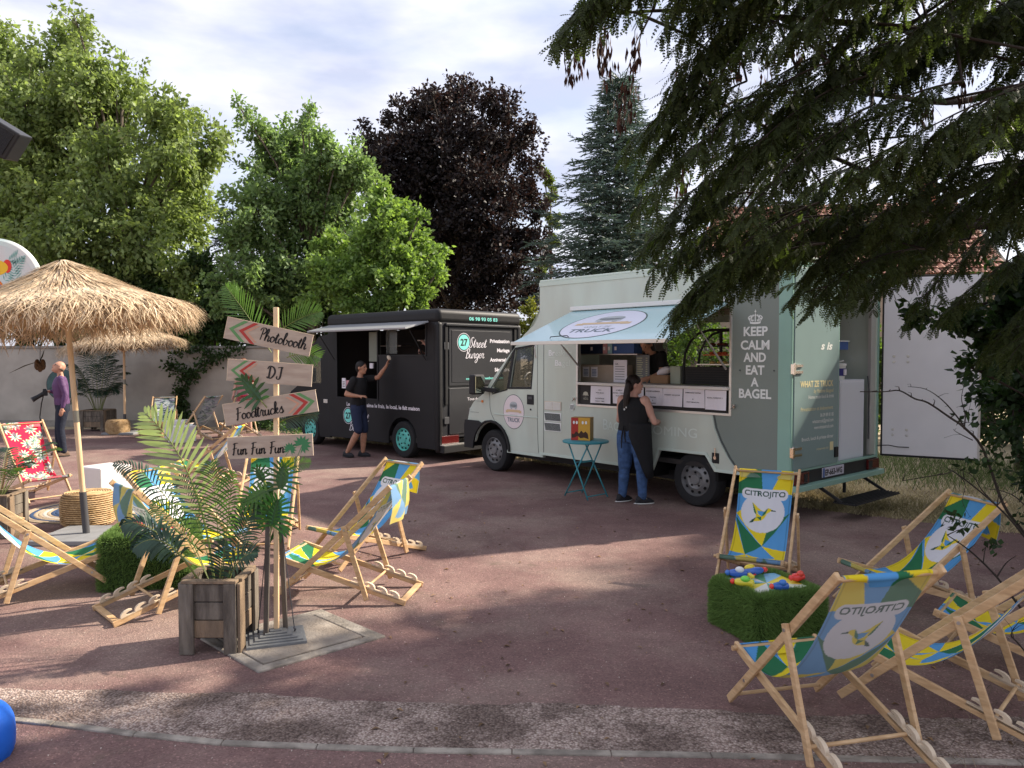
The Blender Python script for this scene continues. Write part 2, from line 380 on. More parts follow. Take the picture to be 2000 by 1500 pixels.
# gravel strip with its concrete edging in front
def strip(name, top, bot, z, m, thick=0.):
    g = G(); vs = []
    for (a, b) in zip(top, bot): vs += [(a[0],a[1],z), (b[0],b[1],z)]
    g.add(vs, [(2*i, 2*i+1, 2*i+3, 2*i+2) for i in range(len(top)-1)])
    me = g.mesh(name); o = link(name, me, m); return tag(o, kind='structure')
def interp(pts, n):
    xs = [p[0] for p in pts]; ys = [p[1] for p in pts]
    X = np.linspace(xs[0], xs[-1], n); return [(float(x), float(np.interp(x, xs, ys))) for x in X]
T_ = [(-6,4.30),(-2.87,4.27),(-1.68,4.16),(-.55,4.08),(1.33,3.95),(6,3.6)]
B_ = [(-6,4.05),(-2.65,3.93),(-2.15,3.81),(-1.47,3.66),(-.48,3.585),(.72,3.55),(6,3.3)]
T1 = [(x, y+R.uniform(-.012,.015)+.02*sin(x*3.1)+.012*sin(x*7.7)) for x, y in interp(T_, 160)]; B1 = interp(B_, 160)
m_grav = bpy.data.materials.new('exposed_gravel'); m_grav.use_nodes = True
def grav():
    t = m_grav.node_tree; b = t.nodes['Principled BSDF']; b.inputs['Roughness'].default_value = .9
    tc = N(t, 'ShaderNodeTexCoord'); v = N(t, 'ShaderNodeTexVoronoi'); v.inputs['Scale'].default_value = 78; t.links.new(tc.outputs['Object'], v.inputs[0])
    sep = N(t, 'ShaderNodeSeparateColor'); t.links.new(v.outputs['Color'], sep.inputs[0])
    r = N(t, 'ShaderNodeValToRGB'); e = r.color_ramp.elements; e[0].position = 0; e[0].color = (.24,.17,.145,1); e[1].position = 1; e[1].color = (.56,.46,.40,1); x = e.new(.4); x.color = (.42,.32,.275,1)
    t.links.new(sep.outputs[0], r.inputs[0])
    n = N(t, 'ShaderNodeTexNoise'); n.inputs['Scale'].default_value = 2.2; n.inputs['Detail'].default_value = 10; n.inputs['Roughness'].default_value = .68; t.links.new(tc.outputs['Object'], n.inputs[0])
    r2 = N(t, 'ShaderNodeValToRGB'); r2.color_ramp.elements[0].position = .42; r2.color_ramp.elements[1].position = .56; r2.color_ramp.elements[0].color = (.36,.32,.30,1); r2.color_ramp.elements[1].color = (1,1,1,1); t.links.new(n.outputs[0], r2.inputs[0])
    m_ = N(t, 'ShaderNodeMixRGB', blend_type='MULTIPLY'); m_.inputs[0].default_value = .9; t.links.new(r.outputs[0], m_.inputs[1]); t.links.new(r2.outputs[0], m_.inputs[2])
    d = N(t, 'ShaderNodeValToRGB'); d.color_ramp.elements[0].position = .25; d.color_ramp.elements[0].color = (1,1,1,1); d.color_ramp.elements[1].position = .8; d.color_ramp.elements[1].color = (.42,.38,.34,1); t.links.new(v.outputs['Distance'], d.inputs[0])
    m2 = N(t, 'ShaderNodeMixRGB', blend_type='MULTIPLY'); m2.inputs[0].default_value = 1; t.links.new(m_.outputs[0], m2.inputs[1]); t.links.new(d.outputs[0], m2.inputs[2]); t.links.new(m2.outputs[0], b.inputs['Base Color'])
    bp = N(t, 'ShaderNodeBump'); bp.invert = True; bp.inputs['Distance'].default_value = .008; t.links.new(v.outputs['Distance'], bp.inputs['Height']); t.links.new(bp.outputs[0], b.inputs['Normal'])
grav()
strip('gravel_strip', T1, B1, .005, m_grav)
m_kerb = mat('old_concrete', (.20,.175,.145), .95, c2=(.34,.30,.25), vs=7, var=.25, bump=.6, bs=45)
g = G(); n = 26; K = interp(B_, n+1)
for i in range(n):
    (x0,y0),(x1,y1) = K[i], K[i+1]
    dx, dy = x1-x0, y1-y0; L = math.hypot(dx,dy); gx, gy = dx/L*.0015, dy/L*.0015
    z = .010+R.uniform(-.001,.001)
    vs = [(x0+gx,y0+gy,-.1),(x1-gx,y1-gy,-.1),(x1-gx,y1-gy-.045,-.1),(x0+gx,y0+gy-.045,-.1)]; vs += [(a,b,z) for a,b,_ in vs]
    g2 = G(); g2.add(vs, [(0,3,2,1),(4,5,6,7),(0,1,5,4),(1,2,6,5),(2,3,7,6),(3,0,4,7)])
    if i == 0: kerb = tag(bpy.data.objects.new('kerb', None), kind='structure'); COL.objects.link(kerb)
    link('kerb_stone', g2, m_kerb, kerb, bevel=.006)
# concrete manhole slab under the signpost
slab = bpy.data.objects.new('manhole_slab', None); COL.objects.link(slab); tag(slab, kind='structure')
S0, S1, S2 = Vector((-1.48,4.45)), Vector((-.83,5.03)), Vector((-1.39,5.57)); S3 = S0+S2-S1
cen = (S0+S2)/2; ex = (S1-S0)/2; ey = (S2-S1)/2
def sq(k, dx=0): return [cen+ex*a*k+ey*b*k+ex*dx for a, b in ((-1,-1),(1,-1),(1,1),(-1,1))]
g = G(); g.plate([tuple(p) for p in sq(1)], [[tuple(p) for p in sq(.80, -.04)][::-1]], lambda u,v,d: (u,v,-.08+d), .093); link('slab_frame', g, m_kerb, slab, bevel=.008)
g = G(); g.plate([tuple(p) for p in sq(.775, -.052)], [], lambda u,v,d: (u,v,-.08+d), .098); link('slab_lid', g, mat('slab_concrete', (.22,.185,.15), .95, c2=(.30,.26,.215), vs=5, var=.2, bump=.5, bs=50), slab, bevel=.006)
# small stones, twigs and dead leaves on the asphalt
def litter(name, n, area, size, m, z=.004, flat=.35, elong=1.):
    V = []
    for _ in range(n):
        x, y = area(); s = R.uniform(*size); a = R.uniform(0, 6.28); c, sn = cos(a)*s, sin(a)*s; e = elong
        V.append([(x-c*e,y-sn*e,z),(x+sn*.5,y-c*.5,z+s*flat),(x+c*e,y+sn*e,z),(x-sn*.5,y+c*.5,z+s*flat)])
    o = quads(name, V, m); return tag(o, kind='stuff')
litter('pebbles', 2600, lambda: ((lambda y: (R.uniform(-.75,.75)*y, y))(R.uniform(3.4, 12)**1.0)), (.003,.007), mat('pebble', (.42,.36,.31), .9, island=.5), z=.002, flat=.9)
litter('dead_leaves', 420, lambda: ((lambda y: (R.uniform(-.2,.75)*y, y))(R.uniform(3.4, 11))), (.008,.022), mat('dead_leaf', (.20,.12,.06), .9, island=.6), flat=.5, elong=1.3)
# verge: dry grass at the right and under the trucks, greener towards the shrubs
def inverge(x, y):
    if not (-6 < x < 12): return False
    ye = np.interp(x, [p[0] for p in edge], [p[1] for p in edge]); return y > ye
def grass(name, n, area, h, m, lean=.8):
    V = []; k = 0
    while k < n:
        x, y = area()
        k += 1
        if x is None: continue
        a = R.uniform(0, 6.28); hh = R.uniform(*h); w = .0045; l = R.uniform(.2, 1)*lean*hh; b = R.uniform(0,6.28)
        c, s = cos(a)*w, sin(a)*w
        V.append([(x-c,y-s,-.012),(x+c,y+s,-.012),(x+cos(b)*l+c*.3, y+sin(b)*l+s*.3, hh),(x+cos(b)*l*1.1, y+sin(b)*l*1.1, hh*1.02)])
    return tag(quads(name, V, m), kind='stuff')
def a1():
    x = R.uniform(-4, 9); ye = float(np.interp(x, [p[0] for p in edge], [p[1] for p in edge])); return x, ye + abs(R.gauss(0, 1))*1.7 - .12
m_dry = mat('dry_grass', (.56,.47,.29), .9, island=.4, trans=.25, c2=(.30,.26,.13), vs=.8)
m_gr = mat('grass', (.13,.18,.06), .8, island=.4, trans=.3)
grass('dry_grass', 60000, a1, (.02,.075), m_dry, 1.5)
def a2():
    x = R.uniform(-5, 13); ye = float(np.interp(x, [p[0] for p in edge], [p[1] for p in edge])); y = ye+R.uniform(2.8, 8)
    if y < ye+3.6 and R.random() < .6: return None, None
    return x, y
grass('green_grass', 36000, a2, (.05,.16), m_gr, .9)
# boundary wall
m_wall = mat('wall_render', (.42,.385,.33), .95, var=.12, vs=1.1, bump=.25, bs=12, c2=(.34,.31,.265))
m_wallc = mat('wall_coping', (.25,.23,.20), .95, var=.2, vs=5, bump=.4)
wl = thing('boundary_wall', 'long plain beige rendered boundary wall behind the far deckchairs and potted palm', 'wall', (-9,20.4,0))
g = G(); g.box(-13, 8.5, 0, .2, -.3, 2.06); link('wall_face', g, m_wall, wl)
g = G(); g.box(-13, 8.5, -.004, .19, -.29, .16); link('plinth', g, m_wallc, wl)
for i in range(22):
    x = -13+i*.98
    g = G(); g.box(x, x+.972, -.035, .235, 2.06, 2.125); link('coping_stone', g, m_wallc, wl, bevel=.008)
# ================================================================== deckchairs
m_wood = mat('beech_wood', (.52,.33,.17), .45, c2=(.62,.42,.23), vs=3, stretch=(3,3,14), var=.12, bump=.15, bs=30, spec=.35)
m_notch = mat('pale_notch_wood', (.62,.50,.36), .6, var=.1, vs=8)
m_screw = mat('zinc', (.6,.6,.6), .35, metal=1)
def inpoly(X, Y, P):
    ins = np.zeros(X.shape, bool); n = len(P)
    for i in range(n):
        x1, y1 = P[i]; x2, y2 = P[(i+1) % n]
        if y1 == y2: continue
        c = ((y1 > Y) != (y2 > Y)) & (X < (x2-x1)*(Y-y1)/(y2-y1)+x1); ins ^= c
    return ins
YEL, BLU, GRN, WHI, DGR = (.86,.68,.035), (.115,.37,.72), (.035,.19,.085), (.78,.78,.82), (.025,.085,.06)
def citrus(U, V, flap=False):
    """printed canvas: U 0..1 across (seen from the sitter's side, left to right), V 0 top .. 1 seat front"""
    C = np.empty(U.shape+(3,), np.float32); C[:] = BLU
    k = .73
    P = [(YEL,[(0,-.1),(.35,-.1),(.33,0),(0,.14)]),(GRN,[(.33,0),(.38,-.1),(.45,.2),(.5,.3),(0,.26),(0,.14)]),(YEL,[(.78,-.1),(1,-.1),(1,.24),(.62,.2),(.78,0)]),
         (BLU,[(0,.26),(.5,.22),(.3,.5),(0,.5)]),(GRN,[(1,.43),(.55,.58),(.55,.79)]),(BLU,[(1,.45),(.55,.79),(1,.86)]),
         (YEL,[(0,.47),(.1,.42),(.6,.62),(.55,.79)]),(GRN,[(0,.51),(.55,.79),(.28,.93)]),(YEL,[(0,.55),(.28,.93),(0,.93)]),(YEL,[(.55,.79),(1,.86),(1,.96),(.85,.98)]),(BLU,[(.55,.79),(.85,.98),(.28,.93)])]
    P = [(c, [(u, v*k) for u, v in q]) for c, q in P]
    P += [(YEL,[(.28,.68),(.62,.715),(.55,.80)]),(YEL,[(0,.78),(.28,.68),(.58,.84),(0,.92)]),(BLU,[(0,.68),(.28,.68),(0,.78)]),(GRN,[(.6,.84),(1,.73),(1,.86),(.72,1.01)]),(YEL,[(.62,.715),(1,.70),(1,.74),(.6,.84)]),
          (BLU,[(.28,.68),(.55,.80),(.6,.84),(.45,.80)]),(GRN,[(0,.92),(.58,.84),(.2,1.01),(0,1.01)]),(YEL,[(.2,1.01),(.6,.84),(.62,1.01)])]
    for c, q in P: C[inpoly(U, V, q)] = c
    cx, cy, ru, rv = .49, .43*k, .405, .405*.45/1.2
    C[((U-cx)/ru)**2+((V-cy)/rv)**2 < 1] = WHI
    y0, y1 = .185*k, .30*k; hh = (y1-y0)/2; ym = (y0+y1)/2; rr = hh*1.2/.45
    C[(((abs(V-ym) < hh) & (U > .07+rr) & (U < .93-rr)) | (((U-.07-rr)/rr)**2+((V-ym)/hh)**2 < 1) | (((U-.93+rr)/rr)**2+((V-ym)/hh)**2 < 1))] = WHI
    tv, tf = TXT
    for f in tf:
        q = [(.12+tv[i][0]*.76, ym+hh*.62-tv[i][1]*hh*1.24) for i in f]
        us = [p[0] for p in q]; vs = [p[1] for p in q]
        M_ = (U >= min(us)) & (U <= max(us)) & (V >= min(vs)) & (V <= max(vs))
        if M_.any(): idx = np.where(M_); C[idx] = np.where(inpoly(U[idx], V[idx], q)[:, None], np.array(DGR), C[idx])
    B = [(YEL,[(908,808),(950,842),(1005,872),(965,890),(935,880)]),(GRN,[(905,806),(925,842),(950,905),(925,878)]),(BLU,[(945,862),(1005,868),(985,905),(962,890)]),
         (YEL,[(950,885),(985,905),(945,915),(938,895)]),(GRN,[(1000,870),(1030,838),(1012,888),(985,905)]),(YEL,[(1030,838),(1056,848),(1052,862),(1012,888)]),(DGR,[(1052,852),(1104,862),(1052,864)]),
         (YEL,[(985,905),(1025,880),(1005,920),(985,935)]),(GRN,[(940,915),(985,905),(985,935),(955,925)]),(DGR,[(893,962),(915,935),(945,915),(925,955)]),(YEL,[(925,950),(945,915),(985,935)])]
    hem = (np.abs(U-.035) < .006) | (np.abs(U-.965) < .006); C[hem] *= .72
    for c, q in B: C[inpoly(U, V, [(cx+(x-990)/165*ru, cy+(y-880)/150*rv) for x, y in q])] = c
    return C
tv, tf = text_geo('CITROJITO', 1., bold=.022)
x0 = min(p[0] for p in tv); x1 = max(p[0] for p in tv); yy0 = min(p[1] for p in tv); yy1 = max(p[1] for p in tv)
TXT = ([((p[0]-x0)/(x1-x0), (p[1]-yy0)/(yy1-yy0)) for p in tv], tf)
def pineapple(U, V, flap=False):
    C = np.empty(U.shape+(3,), np.float32); C[:] = (.80,.03,.085)
    r = random.Random(3)
    for i in range(34):
        cu, cv = r.uniform(-.05,1.05), (i+.5)/34; a = r.uniform(0,6.28); 
        for col, sx, sy, jag in (((.55,.75,.35),.17,.052,.35),((.82,.80,.86),.12,.040,.45)):
            x = (U-cu-.08*cos(a)); y = (V-cv-.03*sin(a))*2.6
            th = np.arctan2(y, x); rr = np.hypot(x/sx, y/(sy*2.6)); C[rr < .75+jag*np.sin(th*9+i)] = col
        x = (U-cu)*cos(a)+(V-cv)*2.6*sin(a); y = -(U-cu)*sin(a)+(V-cv)*2.6*cos(a)
        M_ = (x/.075)**2+(y/.05)**2 < 1; chk = ((np.floor(x*55)+np.floor(y*55)) % 2 == 0)
        C[M_] = (.05,.07,.09); C[M_ & chk] = (.45,.30,.35)
        x2 = x-.10; th = np.arctan2(y, x2); C[(np.hypot(x2, y) < .045+.035*np.sin(th*8)) ] = (.05,.22,.12)
    return C
def leafy(U, V, flap=False):
    C = np.empty(U.shape+(3,), np.float32); C[:] = (.42,.50,.50); r = random.Random(5)
    for i in range(150):
        cu, cv = r.uniform(0,1), r.uniform(0,1); a = r.uniform(-.6,.6); col = r.choice([(.03,.06,.07),(.12,.17,.20),(.65,.68,.66),(.35,.33,.45),(.2,.35,.2)])
        x = (U-cu)*cos(a)+(V-cv)*2.6*sin(a); y = -(U-cu)*sin(a)+(V-cv)*2.6*cos(a)
        C[(x/.16)**2+((y-.25*x*x)/.028)**2 < 1] = col
    return C
m_fab = mat('printed_canvas', (1,1,1), .85, attr='col', back=.42, trans=.22, bump=.1, bs=500, spec=.15)
SH = (-.495,.86,.36,.307,-.595,.639,.288)
WR, WB = .262, .235
def fabric_curve(d, n=90):
    tx, tz, sx, sz = SH[0]-d, SH[1]-d, SH[2], SH[3]
    P = [Vector((tx-.012,tz+.006)), Vector((tx+.27,tz-.46)), Vector((sx-.37,sz-.20)), Vector((sx+.012,sz+.018))]
    o = []
    for i in range(n+1):
        t = i/n; o.append(P[0]*(1-t)**3+P[1]*3*t*(1-t)**2+P[2]*3*t*t*(1-t)+P[3]*t**3)
    L = [0]
    for a, b in zip(o, o[1:]): L.append(L[-1]+(b-a).length)
    return o, [l/L[-1] for l in L], L[-1]
def fabric_mesh(d, pat, flap):
    nu = 100; nv = 260; c, L, tot = fabric_curve(d)
    vs = np.linspace(0, 1, nv+1); X = np.interp(vs, L, [p[0] for p in c]); Z = np.interp(vs, L, [p[1] for p in c])
    u = np.linspace(0, 1, nu+1); U, V = np.meshgrid(u, vs); w = .225
    Yc = (U-.5)*2*w*(1-.06*np.sin(np.pi*V)); sag = -.022*(1-(2*U-1)**2)*np.sin(np.pi*V)
    Vt = np.stack([X[:, None]+0*U, Yc, Z[:, None]+sag+.0012*np.sin(U*40)*np.sin(np.pi*V)], -1).reshape(-1, 3)
    col = pat(U, V).reshape(-1, 3); idx = np.arange((nu+1)*(nv+1)).reshape(nv+1, nu+1)
    F = np.stack([idx[:-1,:-1], idx[1:,:-1], idx[1:,1:], idx[:-1,1:]], -1).reshape(-1, 4)
    # wraps round the top and seat bars, plus loose flap behind the head bar
    def extra(path, v0, v1, n, back_=False):
        nonlocal Vt, col, F
        q = np.linspace(0, 1, n+1); seg = [0]
        for a, b in zip(path, path[1:]): seg.append(seg[-1]+math.dist(a, b))
        seg = [s/seg[-1] for s in seg]
        x = np.interp(q, seg, [p[0] for p in path]); z = np.interp(q, seg, [p[1] for p in path])
        U2, Q = np.meshgrid(u[::2], q); v2 = v0+(v1-v0)*Q
        Y2 = (U2-.5)*2*w; wav = .018*np.sin(U2*7+1)*Q**1.5
        V3 = np.stack([x[:, None]+wav, Y2*(1-.05*Q), z[:, None]+0*U2], -1).reshape(-1, 3); o = len(Vt); Vt = np.vstack([Vt, V3]); col = np.vstack([col, pat(U2, v2).reshape(-1, 3)])
        k = np.arange(U2.size).reshape(U2.shape)+o; F = np.vstack([F, np.stack([k[:-1,:-1], k[1:,:-1], k[1:,1:], k[:-1,1:]] if back_ else [k[:-1,:-1], k[:-1,1:], k[1:,1:], k[1:,:-1]], -1).reshape(-1, 4)])
    def arc(cx, cz, r, a0, a1): return [(cx+r*cos(rad(a0+(a1-a0)*i/8)), cz+r*sin(rad(a0+(a1-a0)*i/8))) for i in range(9)]
    tx, tz, sx, sz = SH[0]-d, SH[1]-d, SH[2], SH[3]
    if flap: extra(arc(tx, tz, .017, 30, 180)+[(tx-.03,tz-.08),(tx-.035,tz-.16),(tx-.02,tz-.27)], .44, .74, 30, True)
    else: extra(arc(tx, tz, .017, 30, 270)+[(tx+.03,tz-.05)], 0., .07, 10)
    extra(arc(sx, sz, .0175, 100, -160)+[(sx-.06,sz-.02)], 1., .92, 10)
    me = arr_mesh('canvas_seat', Vt, F); a = me.color_attributes.new('col', 'FLOAT_COLOR', 'POINT')
    a.data.foreach_set('color', np.hstack([col, np.ones((len(col), 1), np.float32)]).astype(np.float32).reshape(-1))
    me.polygons.foreach_set('use_smooth', [True]*len(me.polygons)); me.materials.append(m_fab); return me
def hook_poly():
    return [(-x, y-.002) for x, y in ((-.049,-.012),(.049,-.012),(.049,.004),(.044,.018),(.030,.031),(.010,.038),(-.020,.038),(-.036,.031),(-.034,.024),(-.014,.025),(.004,.021),(.013,.014),(.010,.008),(-.002,.003),(-.049,.002))]
CH = {}
def make_chair(d=0., pat='citrus', flap=False):
    r = thing('deckchair', '', 'deckchair')
    tx, tz = SH[0]-d, SH[1]-d; sx, sz, rx = SH[2], SH[3], SH[4]
    F = Vector((.40,0,.018)); T = Vector((tx,0,tz)); S = Vector((sx,0,sz)); Q = Vector((rx,0,.022))
    dT = (T-F).normalized(); dS = (S-Q).normalized()
    for s in (1, -1):
        y = Vector((0, s*WR, 0)); y2 = Vector((0, s*WB, 0)); y3 = Vector((0, s*(WR+.024), 0))
        g = G(); g.bar(F+y, T+y+dT*.035, .021, .042, (0,0,1)); link('back_rail', g, m_wood, r, bevel=.004)
        g = G(); g.bar(Q+y2-dS*.03, S+y2+dS*.03, .021, .042, (0,0,1)); link('seat_rail', g, m_wood, r, bevel=.004)
        A = F+(T-F)*SH[5]; Bp = Q+(S-Q)*SH[6]; dp = (Bp-A).normalized()
        g = G(); g.bar(A+y3-dp*.03, Bp+y3+dp*.07, .021, .038, (1,0,0)); link('prop_leg', g, m_wood, r, bevel=.004)
        nz = Vector((-dS.z, 0, dS.x))
        for k in range(4):
            c = Q+y2+dS*(.075+.098*k)+nz*.021
            g = G(); g.plate(hook_poly(), [], lambda u,v,dd: tuple(c-dS*(-u)+nz*v+Vector((0, dd-.0105, 0))), .021); link('rest_notch', g, m_notch, r, smooth=40)
        g = G(); g.cyl(A+y3+Vector((0,s*.010,0)), A+y3+Vector((0,s*.014,0)), .009, n=10); link('bolt', g, m_screw, r); g = G()
        t = .19; c = F+(T-F)*t+y; g.cyl(c+Vector((0,s*.010,0)), c+Vector((0,s*.014,0)), .009, n=10); link('bolt', g, m_screw, r)
    g = G(); g.cyl(T+Vector((0,-WR-.012,0)), T+Vector((0,WR+.012,0)), .0125, n=12); link('head_bar', g, m_wood, r, smooth=40)
    g = G(); g.cyl(S+Vector((0,-WB-.035,0)), S+Vector((0,WB+.035,0)), .0135, n=12); link('seat_bar', g, m_wood, r, smooth=40)
    g = G(); c = F+dT*.06; g.cyl(c+Vector((0,-WR,0)), c+Vector((0,WR,0)), .010, n=10); link('foot_bar', g, m_wood, r, smooth=40)
    g = G(); c = Q+dS*.0; g.bar(c+Vector((0,-WB,0)), c+Vector((0,WB,0)), .045, .02); link('rear_bar', g, m_wood, r, bevel=.003)
    Bp = Q+(S-Q)*SH[6]+Vector((0,0,.012)); g = G(); g.cyl(Bp+Vector((0,-WR-.03,0)), Bp+Vector((0,WR+.03,0)), .010, n=10); link('prop_bar', g, m_wood, r, smooth=40)
    link('canvas', fabric_mesh(d, {'citrus':citrus,'pineapple':pineapple,'leafy':leafy}[pat], flap), None, r)
    return r
GRP_C = 'wooden deckchairs with yellow, blue and green triangle print canvas'
def chair(key, x, y, yaw, label, group=None):
    if key not in CH: CH[key] = make_chair(*key); o = CH[key]
    else: o = copy_tree(CH[key])
    o.location = (x, y, .004); o.rotation_euler = (0, 0, rad(yaw)); o['label'] = label
    if group: o['group'] = group
    return o
chair((.0,'citrus',True), -1.37, 6.01, 170.8, 'deckchair right of the signpost, front one of the pair, seen from its side', GRP_C)
chair((.04,'citrus',True), -1.41, 7.01, 229, 'deckchair right of the signpost, rear one of the pair, part of its lettering visible', GRP_C)
chair((.0,'citrus',False), 1.96, 6.13, 244, 'deckchair facing the camera behind the grass pouf with toys, lettering and hummingbird fully visible', GRP_C)
chair((.08,'citrus',True), 2.88, 5.61, 192, 'reclined deckchair facing left by the bare twigs, flap hanging from its head bar', GRP_C)
chair((-.04,'citrus',False), 1.51, 3.74, 103.7, 'deckchair nearest the camera seen from behind, mirrored lettering on its greyish canvas back', GRP_C)
chair((.0,'citrus',False), 2.24, 4.03, 136.5, 'deckchair seen from the side just right of the nearest one', GRP_C)
chair((.04,'citrus',True), 2.98, 4.52, 140, 'deckchair mostly cut off by the right edge behind its side-on neighbour', GRP_C)
chair((.04,'citrus',True), -3.60, 6.03, 36.4, 'deckchair at the left edge facing right, white and blue canvas seen from the side', GRP_C)
chair((-.04,'citrus',True), -2.43, 5.81, 43.4, 'deckchair behind the planter facing right, green and yellow flap over its head bar', GRP_C)
chair((.04,'citrus',False), -2.78, 6.76, 339.4, 'deckchair behind the palm fronds with its lettering half covered by a frond', GRP_C)
chair((.04,'citrus',False), -2.45, 7.65, 279, 'deckchair facing the camera directly behind the signpost pole', GRP_C)
chair((.04,'citrus',False), -4.5, 11.2, 182, 'deckchair facing left behind the upright light green frond, only its long rail clearly visible', GRP_C)
chair((-.10,'pineapple',False), -6.15, 9.95, 325, 'deckchair with red pineapple print canvas beside the white cube table', GRP_C.replace('yellow, blue and green triangle','other'))
GRP_F = 'patterned deckchairs by the far wall'
chair((.0,'leafy',False), -8.15, 18.0, 288, 'deckchair with dark leaf pattern canvas facing the camera against the wall', GRP_F)
chair((-.08,'leafy',False), -7.05, 17.4, 156.8, 'deckchair with pale canvas seen from behind near the climbing vine', GRP_F)
chair((-.10,'pineapple',False), -6.25, 17.6, 140, 'far deckchair with reddish canvas mostly hidden behind the lettered boards', GRP_F)
# ================================================================== straw parasols
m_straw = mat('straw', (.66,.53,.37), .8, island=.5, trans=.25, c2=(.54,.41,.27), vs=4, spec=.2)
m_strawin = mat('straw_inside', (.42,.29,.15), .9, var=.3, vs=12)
m_pole = mat('pole_wood', (.66,.45,.25), .5, c2=(.74,.55,.34), vs=2, stretch=(4,4,1), var=.08)
m_dgrey = mat('dark_grey_metal', (.06,.06,.065), .5)
m_slabg = mat('grey_stone_base', (.22,.225,.23), .7, var=.15, vs=5)
def parasol(label, x, y, Rr, zr, za, lean, seed, nstraw):
    rg = np.random.default_rng(seed)
    t = thing('straw_parasol', label, 'parasol', (x,y,0), 0, 'straw parasols')
    top = Vector((lean[0], lean[1], za))
    def ax(z): return Vector((lean[0]*z/za, lean[1]*z/za, z))
    g = G(); g.cyl(ax(.46), ax(za-.03), .027, n=14); link('pole', g, m_pole, t, smooth=40)
    g = G(); g.cyl(ax(1.18), ax(1.30), .0285, n=14); link('metal_joint', g, mat('joint', (.25,.24,.2), .4, metal=.8), t, smooth=40)
    g = G(); g.cyl(ax(.02), ax(.47), .034, n=14); link('pole_socket', g, m_dgrey, t, smooth=40)
    g = G(); g.box(-.38,.38,-.36,.36,0,.05); link('base_slab', g, m_slabg, t, bevel=.01)
    for k in range(8):
        a = 2*pi*k/8+.2; g = G(); e = ax(zr+.02)+Vector((cos(a)*Rr*.97, sin(a)*Rr*.97, 0)); g.tube([ax(za-.12), e], .011, 6); 
        m_ = ax(za-.12).lerp(e, .45); g.tube([ax(zr-.12), m_], .008, 6); tl_ = link('rib', g, m_pole, t)
    # under-cone
    def tl(o, k=.10):
        co = np.empty(len(o.data.vertices)*3); o.data.vertices.foreach_get('co', co); co = co.reshape(-1,3); co[:,2] += k*(co[:,0]-lean[0]); o.data.vertices.foreach_set('co', co.reshape(-1)); o.data.update()
    n = 40; prof = [(.03,za-.03),(.16,za-.14),(Rr*.5,za-.14-(za-zr)*.36),(Rr*.96,zr+.02)]
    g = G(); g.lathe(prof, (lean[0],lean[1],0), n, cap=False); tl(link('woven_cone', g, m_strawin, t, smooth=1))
    # straw: overlapping rows of strands
    V = []
    rows = 9
    for r_ in range(rows):
        f0 = r_/rows; cnt = int(nstraw*(.12+f0)/ (sum(.12+i/rows for i in range(rows))))
        for i in range(cnt):
            a = rg.uniform(0, 2*pi); f = min(1, max(.02, f0+rg.normal(0,.018))); L = rg.uniform(.24,.42)*(1.0 if r_ > 0 else .8)
            def sp(f): 
                fr = np.interp(f, [0,.12,.5,1], [.03,.17,Rr*.52,Rr]); zz = np.interp(f, [0,.12,.5,1], [za,za-.10,za-.10-(za-zr)*.40,zr+.04]); return fr, zz
            r0, z0 = sp(f); lift = .012+rg.uniform(0,.03)
            pts = []; da = rg.normal(0,.10 if r_ > 5 else .05); rr, zz = r0, z0+lift; k = 4
            slope = math.atan2(za-zr-.1, Rr); down = slope if f < .8 else slope+rg.uniform(-.1,.5)
            for q in range(k+1):
                aa = a+da*(q/k)**1.5; pts.append((lean[0]+rr*cos(aa), lean[1]+rr*sin(aa), zz))
                st = L/k; 
                if rr > Rr*.97: down = min(1.35, down+rg.uniform(.05,.42))
                rr += st*cos(down); zz -= st*sin(down)
            w = rg.uniform(.004,.011); tx, ty = -sin(a)*w, cos(a)*w
            for q in range(k):
                p0, p1 = pts[q], pts[q+1]; w0 = 1-.15*q; w1 = 1-.15*(q+1) if q < k-1 else .15
                V.append([(p0[0]-tx*w0,p0[1]-ty*w0,p0[2]),(p0[0]+tx*w0,p0[1]+ty*w0,p0[2]),(p1[0]+tx*w1,p1[1]+ty*w1,p1[2]),(p1[0]-tx*w1,p1[1]-ty*w1,p1[2])])
    o = quads('straw_thatch', V, m_straw, t); o['kind'] = 'stuff'; tl(o)
    g = G(); g.lathe([(.002,za+.015),(.06,za+.01),(.085,za-.02),(.10,za-.07)], (lean[0],lean[1],0), 20); link('crown_cap', g, m_straw, t, smooth=1)
    return t
parasol('large straw parasol on a pale leaning pole beside the near rattan pouf', -4.34, 7.83, 1.18, 2.22, 2.79, (-.19,0), 1, 15000)
parasol('smaller looking straw parasol further back, standing by the boundary wall', -9.29, 18.5, 1.35, 2.06, 2.75, (.02,0), 2, 6000)

